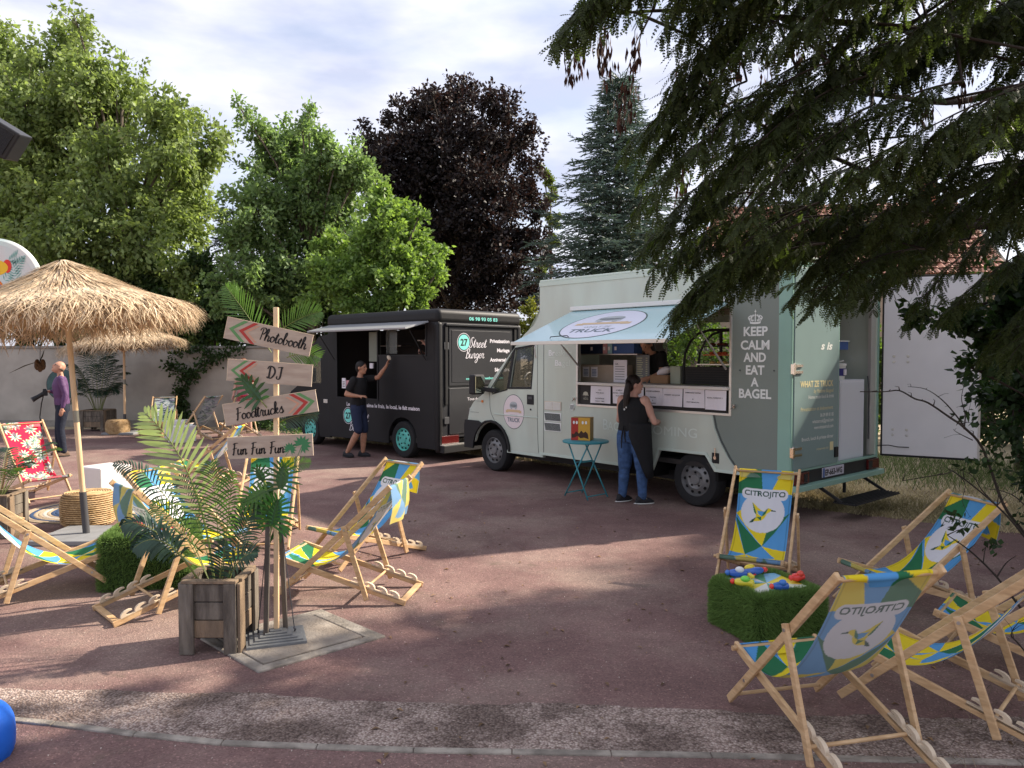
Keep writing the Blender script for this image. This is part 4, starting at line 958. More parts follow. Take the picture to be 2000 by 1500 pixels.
g = G(); disc(g, fb, -.01,.0,.05,.06,.012,20); link('wing_spot', g, mat('spot_yellow', (.85,.65,.02), .5), bd, fixn=False)
g = G(); g.tube([(CX-.2,.05,CZ-RR+.05),(CX-.2,.05,0)], .025, 10); link('backdrop_post', g, m_dgrey, bd)
# blue bean bag corner
g = G(); g.ell((0,0,0), (.42,.38,.26), 40, 24); o = link('bean_bag', g, mat('bright_blue_fabric', (.01,.13,.62), .6, bump=.3, bs=12), None, smooth=1); o.location = (-2.74,3.46,.06)
for v in o.data.vertices: v.co += Vector((sin(v.co.y*23),cos(v.co.x*19),sin(v.co.x*15+v.co.y*11)))*.012
tag(o, 'bright blue bean bag cut off by the bottom left corner', 'bean bag')
# teal disc and hanging ornaments behind the photographer
t = thing('reflector_disc', 'dark teal round disc standing behind the photographer', 'reflector', (-8.74,15.0,1.30))
g = G(); g.lathe([(.001,0),(.29,0),(.30,.008),(.29,.016),(.001,.016)], n=40, axis='y', cap=False); link('cloth', g, mat('teal_cloth', (.035,.085,.085), .5, var=.3), t)
g = G(); g.tube([(.30*cos(a*pi/18),.008,.30*sin(a*pi/18)) for a in range(37)], .008, 6); link('rim', g, m_dgrey, t)
t = thing('hanging_ornament', 'dried brown ornament with long leaves hanging under the straw parasol', 'ornament', tuple(at(78,705,8.3)))
for k in range(6):
    g = G(); a = 2*pi*k/6; g.ell((cos(a)*.03,sin(a)*.03,-.03-.02*(k%3)), (.028,.028,.05), 10, 8); link('seed_pod', g, mat('brown_pod', (.09,.05,.025), .8, var=.4, vs=30), t, smooth=1)
for dx, dz in ((-.33,-.13),(.05,.12)):
    g = G(); g.tube([(0,0,0),(dx*.5,0,dz*.4),(dx,0,dz)], [.008,.016,.003], 6, sq=.3); link('dried_leaf', g, mat('olive_leaf', (.05,.05,.03), .8), t)
g = G(); g.tube([(0,0,0),(0.02,0,.5)], .003, 5); link('string', g, m_dgrey, t)
# ================================================================== food trucks
m_tyre = mat('tyre_rubber', (.018,.018,.019), .85, bump=.2, bs=60)
m_rim = mat('steel_rim', (.20,.20,.20), .5, metal=.4, var=.15)
m_rimt = mat('turquoise_rim', (.12,.50,.43), .45, var=.08)
m_black = mat('black_plastic', (.014,.014,.015), .6, spec=.35)
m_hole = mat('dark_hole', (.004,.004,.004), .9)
m_cream = mat('pale_green_paint', (.53,.60,.52), .34, spec=.5, var=.05, vs=1.6, coat=.25, c2=(.50,.55,.47), stretch=(1.5,1.5,.5), bump=.04, bs=2)
m_cream2 = mat('pale_green_trim', (.55,.64,.56), .35)
m_gpan = mat('grey_green_vinyl', (.20,.235,.205), .45, var=.05, vs=1)
m_teal = mat('green_frame_paint', (.26,.44,.36), .4, var=.06, vs=2)
m_tealp = mat('blue_green_door', (.205,.295,.285), .42, var=.04, vs=1)
m_trimd = mat('rubber_trim', (.07,.08,.075), .6)
m_glass = mat('tinted_glass', (.02,.03,.03), .03, spec=.9, alpha=.45)
m_whitet = mat('white_vinyl', (.78,.80,.76), .5)
m_faint = mat('pale_vinyl', (.66,.73,.66), .5)
m_gold = mat('gold_vinyl', (.75,.66,.36), .5)
m_alu = mat('aluminium', (.62,.60,.56), .35, metal=.7)
m_stain = mat('stainless_steel', (.42,.37,.34), .35, metal=.6, var=.1)
m_chr = mat('chrome', (.75,.68,.62), .18, metal=1)
m_card = mat('cardboard', (.42,.34,.27), .85, var=.06)
m_paper = mat('white_paper', (.80,.76,.80), .7)
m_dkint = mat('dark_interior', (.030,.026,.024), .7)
m_brown = mat('brown_slats', (.13,.085,.065), .7, var=.1)
m_amb = mat('orange_lens', (.70,.20,.03), .3)
m_redl = mat('red_lens', (.09,.008,.008), .25, spec=.6)
def wheel(p, x, y, r, mr, w=.21):
    """wheel with its outer face at y, x centre"""
    g = G(); a = [(r*.62,y-.01),(r*.70,y+.004),(r*.93,y-.004),(r,y-.035),(r,y-w+.03),(r*.93,y-w),(r*.62,y-w)]
    g.lathe([(rr, yy) for rr, yy in a], (x,0,r), 40, 'y', cap=False); t = link('tyre', g, m_tyre, p, smooth=40)
    g = G(); g.lathe([(r*.63,y-.012),(r*.60,y-.006),(r*.585,y-.02),(r*.54,y-.045),(r*.40,y-.018),(r*.34,y-.010),(r*.26,y-.02),(r*.20,y-.02),(r*.17,y-.002),(.001,y)], (x,0,r), 40, 'y', cap=False); link('rim', g, mr, t, smooth=40)
    g = G()
    for k in range(10):
        a = 2*pi*k/10; cx, cz = x+cos(a)*r*.475, r+sin(a)*r*.475; yy = y-.0285
        g.lathe([(.020,yy-.004),(.020,yy+.004),(.001,yy+.0045)], (cx,0,cz), 10, 'y', cap=False)
    for k in range(5):
        a = 2*pi*k/5+.3; cx, cz = x+cos(a)*r*.26, r+sin(a)*r*.26; g.lathe([(.013,y-.018),(.013,y-.006),(.001,y-.005)], (cx,0,cz), 8, 'y', cap=False)
    link('rim_hole', g, m_hole, t)['kind'] = 'stuff'
    return t
def pln(p): return p
BX, BY, BA = 3.056, 8.466, rad(131.44)
bt = thing('food_truck', 'pale green bagel food truck with its awning raised and back doors open', 'food truck', (BX,BY,0), BA)
sideP = lambda u, v, d: (u, -.045+d, v)      # near wall 0.045 thick, outer face at y=0
BW_ = 2.19
arch = [(1.90,.38),(1.78,.655),(1.10,.655),(.97,.47)]
g = G(); g.plate([(.0,.47),(.0,2.93),(4.0,2.93),(4.0,.395)]+arch, [[(.77,1.18),(.77,2.45),(3.21,2.45),(3.21,1.18)]], sideP, .045); link('side_wall', g, m_cream, bt, bevel=.004)
g = G(); g.plate([(.0,.47),(.0,2.93),(4.0,2.93),(4.0,.395)]+arch, [[(1.2,1.25),(1.2,2.36),(3.4,2.36),(3.4,1.25)]], lambda u,v,d: (u,-BW_+d,v), .045); link('side_wall', g, m_cream, bt)
g = G(); g.box(.0,4.0,-BW_-.004,.004,2.932,2.97); link('roof', g, m_cream2, bt, bevel=.012)
g = G(); g.box(.002,4.004,.001,.010,2.875,2.935); link('roof_trim', g, m_teal if False else m_cream2, bt, bevel=.002)
g = G(); g.box(3.96,4.0,-BW_+.05,-.05,.5,2.925); link('front_wall', g, m_cream, bt)
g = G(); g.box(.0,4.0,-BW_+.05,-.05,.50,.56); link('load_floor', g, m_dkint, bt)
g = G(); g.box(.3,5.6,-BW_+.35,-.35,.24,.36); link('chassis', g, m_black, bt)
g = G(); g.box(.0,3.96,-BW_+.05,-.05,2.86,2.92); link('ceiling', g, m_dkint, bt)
for k in range(16):
    x0 = .30+k*.0
    y = -.07-.06*k; z = 2.40-.0*k
    g = G(); g.box(.72,3.2,y-.052,y,z+.0,z+.018); link('ceiling_slat', g, m_brown, bt, bevel=.003)
# lower hems, arch trim, arc, grey panel, seams
g = G(); g.plate([(1.93,.39),(1.80,.69),(1.075,.69),(.93,.505),(0,.505),(0,.475),(.955,.475),(1.095,.66),(1.785,.66),(1.895,.385)], [], lambda u,v,d: (u,d+.0005,v), .012); link('arch_trim', g, m_cream2, bt, bevel=.002)
g = G(); g.box(1.95,4.0,.0005,.012,.39,.425); link('lower_trim', g, m_cream2, bt, bevel=.002)
arcp = [(.62,.51),(.75,.66),(.87,.85),(.94,1.0),(.975,1.15)]; arct = [(.89,2.47),(.84,2.6),(.75,2.75),(.63,2.90)]
g = G(); g.plate([(.15,.508)]+arcp+[(.735,1.15),(.735,2.47)]+arct+[(.15,2.87)], [], lambda u,v,d: (u,d+.0003,v), .003); link('grey_side_panel', g, m_gpan, bt)
for ar in (arcp, arct):
    g = G(); g.tube([(x,.006,z) for x, z in ar], .011, 6); link('curved_trim', g, m_trimd, bt)
    g = G(); g.tube([(x+.03,.004,z) for x, z in ar], .006, 6); link('curved_trim', g, m_cream2, bt)
g = G(); g.box(0,.15,.0003,.004,.508,2.872); link('corner_trim', g, m_teal, bt)
g = G(); g.box(3.905,3.913,.0,.003,.43,2.2); link('panel_seam', g, m_trimd, bt)
# window frame, counter, black front panel, sheets of paper
for q, (x0,x1,z0,z1) in enumerate(((.74,.77,1.15,2.47),(3.21,3.24,1.15,2.47),(.7705,3.2095,1.15,1.18),(.7705,3.2095,2.45,2.47))):
    g = G(); g.box(x0,x1,-.05,.014,z0,z1); link('hatch_frame', g, m_alu, bt, bevel=.002)
g = G(); g.box(.77,3.21,-.34,.05,1.452,1.488); link('counter', g, mat('counter_white', (.70,.66,.60), .4), bt, bevel=.004)
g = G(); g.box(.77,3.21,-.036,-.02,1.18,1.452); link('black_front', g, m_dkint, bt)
def fS(u, v, d): return (-u, d, v)          # near side: u runs to the right as read
def fP(x0, z0, y=-.018): return lambda u, v, d: (x0-u, y+d, z0+v)
sheets = [(2.955,2.60,['BON','FAIT MAIN','','ENTREPRISE','PARTY TIME']),(2.57,2.30,['LE MENU','BAGEL + FRITES','BOISSON']),(2.285,2.03,['PETIT CREUX','DU MOMENT','','SALADE','DU JOUR']),(2.015,1.735,['ACCOMPAGNEMENTS','','FRITES','&','SALADE']),(1.725,1.42,['','DESSERT DU JOUR','']),(1.41,1.11,['DEMANDEZ NOTRE','','&','FAIT MAISON']),(1.10,.80,['','BON APPETIT !',''])]
for a, b, L in sheets:
    w = a-b; dz = R.uniform(-.01,.01); f = fP(a, 1.215+dz, .0+R.uniform(-.004,.004))
    g = G(); n = 8; vs = []
    for i in range(n+1):
        for j in (0, .235): vs.append(f(w*i/n, j, .016*math.sin(i/n*5+a*9)*(1-j*3)+.012))
    g.add(vs, [(2*i,2*i+2,2*i+3,2*i+1) for i in range(n)]); o = link('paper_sheet', g, m_paper, bt, fixn=False)
    g = G()
    for i, s in enumerate(L):
        if s: write(g, s, f, w/2, .175-.038*i, .014, d=.030, align='CENTER', bold=.02, w=min(w*.8, .016*len(s)))
    link('print', g, m_ink, o, fixn=False)
f = fP(3.19, 1.20, -.016); g = G(); disc(g, f, .11, .13, .045, .028, .002, 16); write(g, 'WHAT ZE', f, .11, .075, .012, align='CENTER'); write(g, 'TRUCK', f, .11, .045, .022, align='CENTER'); rect(g, f, .055,.105,.165,.115,.002); link('small_logo', g, mat('ivory_vinyl', (.5,.48,.38), .6), bt, fixn=False)
for x in (3.14,2.7,2.25,1.8,1.3,.85):
    g = G(); g.cyl((x,.05,1.468),(x,.054,1.468),.006,n=8); link('counter_screw', g, m_gold, bt)
# things behind the counter
g = G(); g.box(2.62,3.92,-1.25,-1.22,1.4,2.38); link('steel_backsplash', g, m_stain, bt)
g = G(); g.box(2.45,3.90,-.60,-.36,1.87,1.885); link('shelf', g, m_stain, bt)
def box_thing(name, label, cat, x0,x1,y0,y1,z0,z1, m, grp=None, bev=.004):
    M = Matrix.Translation((BX,BY,0)) @ Matrix.Rotation(BA,4,'Z'); c = M @ Vector(((x0+x1)/2,(y0+y1)/2,z0))
    t = thing(name, label, cat, tuple(c), BA, grp); a, b, h = (x1-x0)/2, (y1-y0)/2, z1-z0
    g = G(); g.box(-a,a,-b,b,0,h); link('body', g, m, t, bevel=bev)
    return t, a, b, h
m_blue = mat('blue_card', (.03,.09,.30), .5); m_pink = mat('pink_card', (.60,.30,.33), .6); m_lb = mat('light_blue_card', (.30,.50,.55), .6); m_nav = mat('navy_card', (.015,.025,.07), .5)
for i, (x0,x1,m,lb) in enumerate(((3.40,3.86,m_nav,'navy carton on the shelf in the truck window, leftmost'),(3.14,3.39,m_nav,'navy carton with a white label on the shelf in the truck window'),(3.05,3.13,m_pink,'narrow pink carton on the shelf in the truck window'),(2.96,3.04,m_lb,'narrow light blue carton on the shelf in the truck window'),(2.56,2.95,m_blue,'wide blue carton at the right end of the shelf in the truck window'))):
    z0 = 1.886; t, a, b, h = box_thing('carton', lb, 'carton', x0-.02, x1-.02, -.58,-.40, z0, z0+.17, m, 'cartons on the truck shelf')
    g = G(); rect(g, lambda u,v,d: (a-u, b+d, v), .04*a*10*.5, .05, .04*a*10*.5+.04, .10, .001); link('label_print', g, m_paper, t, fixn=False)
t, a, b, h = box_thing('cardboard_box', 'large flat cardboard box with blue printed papers on the truck counter', 'box', 2.74,3.50,-.62,-.36,1.489,1.73, m_card)
for u0 in (.04,.20):
    g = G(); rect(g, lambda u,v,d: (a-u, b+d, v), u0,.06,u0+.13,.21,.002); o = link('printed_paper', g, m_paper, t, fixn=False)
    g = G(); [rect(g, lambda u,v,d: (a-u, b+d, v), u0+.02,.085+.02*k,u0+.11,.093+.02*k,.003) for k in range(5)]; link('print', g, m_blue, o, fixn=False)
t, a, b, h = box_thing('order_tickets', 'long white order ticket hanging at the truck counter above the customer', 'paper', 2.60,2.84,-.33,-.325,1.49,1.80, m_paper, None, .0005)
g = G(); f = lambda u,v,d: (a-u, b+d, v); write(g, 'OK', f, .03,.24,.03,d=.002); [rect(g, f, .03,.04+.035*k,.20,.046+.035*k,.002) for k in range(6)]; link('print', g, m_ink, t, fixn=False)
t, a, b, h = box_thing('menu_board', 'grey price list standing on the counter next to the vendor', 'menu', 2.30,2.53,-.45,-.435,1.489,1.87, mat('menu_grey', (.16,.17,.18), .6), None, .001)
g = G(); f = lambda u,v,d: (a-u, b+d, v)
for k in range(11): rect(g, f, .015,.03+.030*k,.10+.03*(k%3)*.4,.042+.030*k,.002); rect(g, f, .17,.03+.030*k,.20,.042+.030*k,.002)
link('print', g, mat('menu_print', (.45,.45,.30), .7), t, fixn=False)
t, a, b, h = box_thing('cardboard_box', 'open cardboard box with a bag on top beside the display case', 'box', 1.95,2.24,-.62,-.38,1.489,1.60, mat('brown_card', (.33,.19,.10), .8))
g = G(); g.ell((0,0,h+.05),(.12,.08,.055),12,8, Matrix.Rotation(.4,4,'Y')); link('crumpled_bag', g, m_paper, t, smooth=1)
t, a, b, h = box_thing('paper_bag', 'greenish paper bag standing left of the display case', 'bag', 1.78,1.94,-.56,-.42,1.489,1.72, mat('sage_paper', (.42,.45,.36), .7))
# display case with curved front
dc = thing('display_case', 'curved glass display case with food trays on the truck counter', 'display case', tuple((Matrix.Translation((BX,BY,0)) @ Matrix.Rotation(BA,4,'Z')) @ Vector((1.25,-.5,1.489))), BA)
cv = [(.46,0),(.46,.22),(.44,.40),(.36,.55),(.24,.65),(.08,.69),(-.42,.69)]
for yy in (.10,-.22):
    g = G(); g.tube([(x,yy,z) for x,z in cv], .017, 6); link('curved_frame', g, m_black, dc)
g = G(); g.box(-.42,.44,-.22,.10,0,.225); link('base_cabinet', g, m_dkint, dc, bevel=.004)
for k in range(6): g = G(); g.box(-.40,.42,.101,.106,.03+.03*k,.045+.03*k); link('vent_slat', g, m_black, dc)
for z, m, mm in ((.25,mat('pastry', (.60,.42,.12), .6, var=.3, vs=40),m_alu),(.37,mat('orange_tray', (.55,.10,.03), .5),mat('orange_tray2', (.50,.09,.03), .5)),(.48,mat('dark_red_tray', (.16,.03,.02), .5),m_black)):
    g = G(); g.box(-.40,.18+.1*(z<.3),-.18,.08,z,z+.015); link('tray', g, mm, dc)
    g = G(); [g.ell((-.35+.09*k,-.04+.03*(k%2),z+.03),(.045,.04,.022),8,6) for k in range(6)]; link('pastries', g, m, dc, smooth=1)
g = G(); g.box(-.02,.01,-.05,-.02,.22,.68); link('post', g, m_black, dc)
g = G(); g.box(.20,.21,-.2,.09,.225,.62); link('front_glass', g, mat('case_glass', (.5,.55,.5), .05, alpha=.12), dc)
# awning flap
g = G(); H0, H1, D1, Z0, Z1 = .79, 3.30, 1.16, 2.485, 2.03
vs = [(H0,.03,Z0),(H1,.03,Z0),(H1,D1,Z1),(H0,D1,Z1)]; nrm = Vector((0,Z0-Z1,D1-.03)).normalized()*.028
g.add([*vs, *[tuple(Vector(v)-nrm) for v in vs]], [(0,1,2,3),(4,7,6,5),(0,4,5,1),(1,5,6,2),(2,6,7,3),(3,7,4,0)])
m_awn = mat('light_blue_paint', (.42,.62,.64), .25, spec=.5, coat=.4); aw = link('awning_flap', g, m_awn, bt, bevel=.003)
def fA(u, v, d):  # u to the right along the hinge, v up the slope from the outer edge
    k = v/1.22; return (H1-u, D1+(.03-D1)*k+nrm.y/.028*d, Z1+(Z0-Z1)*k+nrm.z/.028*d)
g = G(); g.box(H0-.01,H1+.01,.0,.07,2.488,2.545); link('hinge_rail', g, mat('white_rail', (.74,.74,.72), .4), bt, bevel=.008)
g = G()
for a, b in (((H0,D1,Z1),(H1,D1,Z1)),): g.bar((a[0]-.01,a[1]+.01,a[2]-.012),(b[0]+.01,b[1]+.01,b[2]-.012),.022,.045)
link('awning_edge', g, m_alu, bt, bevel=.003)
for k in range(20):
    v0 = .04+k*.058; g = G(); p = [fA(.03, v0, -.032), fA(H1-H0-.03, v0, -.032), fA(H1-H0-.03, v0+.05, -.032), fA(.03, v0+.05, -.032)]; q = [fA(.03, v0, -.040), fA(H1-H0-.03, v0, -.040), fA(H1-H0-.03, v0+.05, -.040), fA(.03, v0+.05, -.040)]
    g.add(p+q, [(0,3,2,1),(4,5,6,7),(0,1,5,4),(1,2,6,5),(2,3,7,6),(3,0,4,7)]); link('underside_slat', g, m_brown, bt)
m_lring = mat('dark_green_ring', (.06,.10,.09), .5); m_lpink = mat('pale_pink_vinyl', (.76,.66,.66), .5); m_lgrey = mat('grey_print', (.42,.45,.46), .6); m_ltan = mat('tan_ribbon', (.62,.45,.27), .6)
def round_logo(f, parent, cx, cy, rx, ry, name='round_logo', pink=None):
    g = G(); disc(g, f, cx, cy, rx, ry, .002, 48); o = link(name, g, m_lring, parent, fixn=False)
    g = G(); disc(g, f, cx, cy, rx*.965, ry*.965, .003, 48); link('logo_field', g, pink or m_lpink, o, fixn=False)
    g = G(); rect(g, f, cx-rx*.36, cy+ry*.22, cx+rx*.34, cy+ry*.42, .005); disc(g, f, cx, cy+ry*.42, rx*.34, ry*.16, .005, 24)
    for s in (-.2,.2): disc(g, f, cx+rx*s, cy+ry*.20, rx*.07, ry*.06, .006, 14)
    link('van_drawing', g, m_lgrey, o, fixn=False)
    g = G(); rect(g, f, cx-rx*.62, cy-ry*.02, cx+rx*.62, cy+ry*.12, .005); g.add([f(cx-rx*.74,cy-ry*.06,.0045),f(cx-rx*.5,cy-ry*.06,.0045),f(cx-rx*.5,cy+ry*.08,.0045),f(cx-rx*.74,cy+ry*.08,.0045)],[(0,1,2,3)]); g.add([f(cx+rx*.74,cy-ry*.06,.0045),f(cx+rx*.5,cy-ry*.06,.0045),f(cx+rx*.5,cy+ry*.08,.0045),f(cx+rx*.74,cy+ry*.08,.0045)],[(0,1,2,3)]); link('ribbon', g, m_ltan, o, fixn=False)
    g = G(); write(g, 'WHAT ZE', f, cx, cy-ry*.27, ry*.12, d=.005, w=rx*.72, align='CENTER'); link('letters_small', g, m_lgrey, o, fixn=False)
    g = G(); write(g, 'TRUCK', f, cx, cy-ry*.58, ry*.24, d=.005, w=rx*1.2, align='CENTER', bold=.02); link('letters', g, mat('slate_vinyl', (.13,.17,.20), .6), o, fixn=False)
round_logo(fA, aw, 1.08, .60, .62, .50, 'round_logo', mat('lilac_vinyl', (.70,.70,.80), .4))
g = G(); g.tube([fA(.62,.10,.01),fA(.64,.10,.03),fA(.90,.13,.03),fA(.92,.13,.01)], .006, 6); link('flap_handle', g, m_black, aw)
for xs in (3.16,.80):
    g = G(); a, b = Vector((xs,.03,1.70)), Vector((xs,.62,2.205)); g.tube([a, a.lerp(b,.55)], .013, 8); g.tube([a.lerp(b,.5), b], .007, 8); link('gas_strut', g, m_alu, bt, smooth=40)
# side lettering
g = G(); write(g, 'Br', fS, -3.81, 1.86, .085, bold=.03, w=.13); link('lettering', g, m_whitet, bt, fixn=False)
g = G(); write(g, 'eaking', fS, -3.67, 1.86, .085, w=.33); link('lettering', g, m_faint, bt, fixn=False)
g = G(); write(g, 'Ba', fS, -3.68, 1.715, .085, bold=.03, w=.14); link('lettering', g, m_whitet, bt, fixn=False)
g = G(); write(g, 'gel', fS, -3.53, 1.715, .085, w=.16); rect(g, fS, -3.81,1.83,-3.68,1.834,.003); rect(g, fS, -3.68,1.685,-3.55,1.689,.003); link('lettering', g, m_faint, bt, fixn=False)
g = G()
for wd, x, wdt in (('B',2.75,.085),('AGEL',2.655,.36),('IS',2.22,.12),('C',2.03,.12),('OMING',1.895,.67)): write(g, wd, fS, -x, .855, .15 if len(wd) == 1 else .12, w=wdt)
link('lettering', g, m_faint, bt, fixn=False)
cxk = -.44
g = G()
for s, z, h, w in (('KEEP',2.085,.105,.305),('CALM',1.93,.105,.365),('AND',1.79,.105,.285),('EAT',1.645,.105,.235),('A',1.51,.10,.10),('BAGEL',1.375,.105,.41)): write(g, s, fS, cxk, z, h, d=.006, w=w, bold=.032, align='CENTER')
link('slogan_lettering', g, m_whitet, bt, fixn=False)
g = G(); cz = 2.235; fS0 = fS; fS = lambda u, v, d: fS0(u, v, d+.003)
for k in range(7):
    a = rad(-60+20*k); disc(g, fS, cxk+.078*sin(a)*1.02, cz+.085*cos(a)*.98-.0, .0115, .0115, .003, 10)
disc(g, fS, cxk, cz+.125, .010, .010, .003, 8); rect(g, fS, cxk-.003, cz+.08, cxk+.003, cz+.145, .003); rect(g, fS, cxk-.012, cz+.122, cxk+.012, cz+.128, .0032)
n = 20; vs = []
for i in range(n+1):
    u = -1+2*i/n; vs += [fS(cxk+.066*u, cz-.008*(1-u*u)-.012, .003), fS(cxk+.070*u, cz-.008*(1-u*u)+.012, .003)]
g.add(vs, [(2*i,2*i+2,2*i+3,2*i+1) for i in range(n)])
for s in (-1,1):
    for q, bx in ((0,.075),(1,.035)):
        pts = [(cxk+s*.064*(1-q*.45), cz+.01), (cxk+s*(bx+.012), cz+.05), (cxk+s*(bx*.7), cz+.078), (cxk, cz+.07)]; pc = cat_rom(pts); vs = []
        for p in pc: vs += [fS(p[0]-s*.006, p[1], .003), fS(p[0]+s*.006, p[1]+.004, .003)]
        g.add(vs, [(2*i,2*i+2,2*i+3,2*i+1) for i in range(len(pc)-1)])
for k in range(-2,3): disc(g, fS, cxk+.026*k, cz+.025, .010, .009, .003, 4)
rect(g, fS, cxk-.006, cz+.01, cxk+.006, cz+.075, .0031)
link('crown_emblem', g, m_whitet, bt, fixn=False)
fS = fS0
for x in (.63,.20): g = G(); g.cyl((x,.003,1.69),(x,.009,1.69),.010,n=10); link('rivet', g, m_trimd, bt)
# vents, latches, locker
g = G(); g.box(3.54,3.89,.001,.008,1.065,1.195); v1 = link('vent_grille', g, mat('cream_plastic', (.60,.52,.42), .6), bt, bevel=.002)
for k in range(7): g = G(); g.box(3.555,3.71,.008,.013,1.075+.016*k,1.084+.016*k); link('vent_slat', g, m_whitet, v1); g = G(); g.box(3.72,3.875,.008,.013,1.075+.016*k,1.084+.016*k); link('vent_slat', g, m_whitet, v1)
for z0, z1 in ((.90,1.03),(.755,.885)):
    g = G(); g.box(3.54,3.89,.001,.006,z0,z1); v1 = link('vent_grille', g, m_whitet, bt, bevel=.002)
    for k in range(18): g = G(); x = 3.555+.0178*k; g.bar((x,.008,z0+.012),(x+.02,.008,z1-.012),.006,.009); link('vent_slat', g, m_trimd, v1)
g = G(); g.cyl((3.32,.0,1.13),(3.32,.012,1.13),.048,n=24); v1 = link('round_vent', g, m_whitet, bt, smooth=30)
for k in range(5): g = G(); g.box(3.285,3.355,.012,.016,1.10+.013*k,1.106+.013*k); link('vent_slat', g, m_trimd, v1)
for x, z in ((3.27,1.24),(.70,1.26)):
    g = G(); g.cyl((x,.0,z),(x,.03,z),.014,n=10); g.tube([(x-.03,.03,z+.03),(x,.035,z),(x+.03,.03,z-.025)], .006, 6); g.cyl((x,.02,z),(x,.045,z+.03),.007,n=8); link('hatch_latch', g, m_chr, bt)
g = G(); g.box(.90,1.0,.0,.006,.575,.70); lk = link('socket_cover', g, m_black, bt, bevel=.003)
g = G(); g.cyl((.95,.006,.64),(.95,.02,.64),.02,n=12); g.box(.945,.955,.01,.02,.66,.76); link('latch', g, m_chr, lk)
g = G(); g.tube([(4.06,.02,2.02),(4.06,.04,1.98),(4.05,.04,1.86),(4.04,.03,1.82)], .010, 6); link('hook', g, m_alu, bt)
# rear
fR = lambda u, v, d: (-d, -u, v)
for u0, u1, z0, z1 in ((.0,.035,.50,2.90),(2.15,2.19,.50,2.90),(.0355,2.1495,2.84,2.90),(1.075,1.10,.585,2.84),(.0355,2.1495,.56,.585)):
    g = G(); solid(g, fR, u0, u1, z0, z1, -.045, .012); link('rear_frame', g, m_teal, bt, bevel=.003)
g = G(); solid(g, fR, .036, 1.072, .588, 2.838, -.03, .020); rd = link('left_rear_door', g, m_tealp, bt, bevel=.006)
for z in (1.71,.79):
    g = G(); solid(g, fR, .0,.05,z-.06,z+.06,.021,.030); g.box(-.055,-.012,-.01,.03,z-.055,z+.055); solid(g, fR, .05,.20,z-.05,z-.02,.021,.036); solid(g, fR, .05,.20,z+.02,z+.05,.021,.036); g.tube([fR(.005,z-.065,.035), fR(.005,z+.065,.035)], .012, 8); link('hinge', g, m_chr, rd, bevel=.002)
g = G(); solid(g, fR, .98,1.05,.66,.78,.02,.04); link('door_latch', g, m_black, rd)
g = G(); write(g, 'WHAT ZE TRUCK', fR, .17, 1.505, .07, d=.022, w=.77, bold=.03); link('lettering', g, m_gold, rd, fixn=False)
g = G(); write(g, 'by Madame Bauguel', fR, .47, 1.435, .045, d=.022, w=.47, shear=.2); link('lettering', g, m_gold, rd, fixn=False); g = G(); write(g, 'Privatisation et évènement', fR, .18, 1.235, .045, d=.022, w=.75); link('lettering', g, m_gold, rd, fixn=False)
g = G()
for s, z, w in (('Home made food & drink',1.37,.60),('06 09 89 81 85',1.155,.32),('whatzetruck@gmail.com',1.09,.50),('www.whatzetruck.com',1.02,.46),('Brunch, lunch & private dinner',.90,.74)): g = G(); write(g, s, fR, .95-w, z, .042, d=.022, w=w, bold=.01); link('lettering', g, m_whitet, rd, fixn=False)
g = G(); write(g, 's is', fR, .62, 1.93, .09, d=.022, w=.28, bold=.03, shear=.25)
link('lettering', g, m_whitet, rd, fixn=False)
g = G(); rect(g, fR, .87,.75,.955,.85,.022); link('gold_square', g, m_gold, rd, fixn=False)
g = G(); write(g, 'réservez ici', fR, .55, .775, .03, d=.022, w=.28); link('lettering', g, m_gold, rd, fixn=False)
g = G(); g.box(-.10,.02,-2.19,0,.355,.415); link('bumper', g, m_teal, bt, bevel=.006)
g = G(); g.box(-.012,.03,-2.16,-.03,.416,.555); link('rear_beam', g, m_black, bt)
for y0 in (-.36,-2.17):
    g = G(); g.box(-.04,-.013,y0,y0+.31,.425,.55); l = link('tail_light', g, m_redl, bt, bevel=.004)
    g = G(); g.box(-.043,-.041,y0+(.20 if y0 < -1 else .04),y0+(.30 if y0 < -1 else .12),.44,.535); link('dark_lens', g, m_black, l)
g = G(); g.box(-.030,-.014,-1.22,-.70,.445,.555); lp = link('licence_plate', g, mat('plate_white', (.55,.52,.60), .4), bt, bevel=.003)
g = G(); write(g, 'EP-663-WG', lambda u,v,d: (-.030-d,-u,v), .96, .465, .07, d=.002, w=.42, bold=.03, align='CENTER'); link('plate_letters', g, m_ink, lp, fixn=False)
g = G(); rect(g, lambda u,v,d: (-.030-d,-u,v), .70,.446,.74,.554,.001); link('blue_band', g, m_blue, lp, fixn=False)
for y in (-.62,-1.30,-1.75):
    g = G(); g.bar((0,y,.36),(-.30 if y != -1.30 else -.0,y,.20),.03,.03); link('step_bracket', g, m_black, bt)
g = G(); g.box(-.46,-.20,-1.78,-.60,.185,.20)
link('step_tread', g, m_black, bt, bevel=.003)
for k in range(7): g = G(); g.bar((-.45+.04*k,-.61,.21),(-.45+.04*k,-1.77,.21),.008,.014); link('tread_bar', g, m_black, bt)
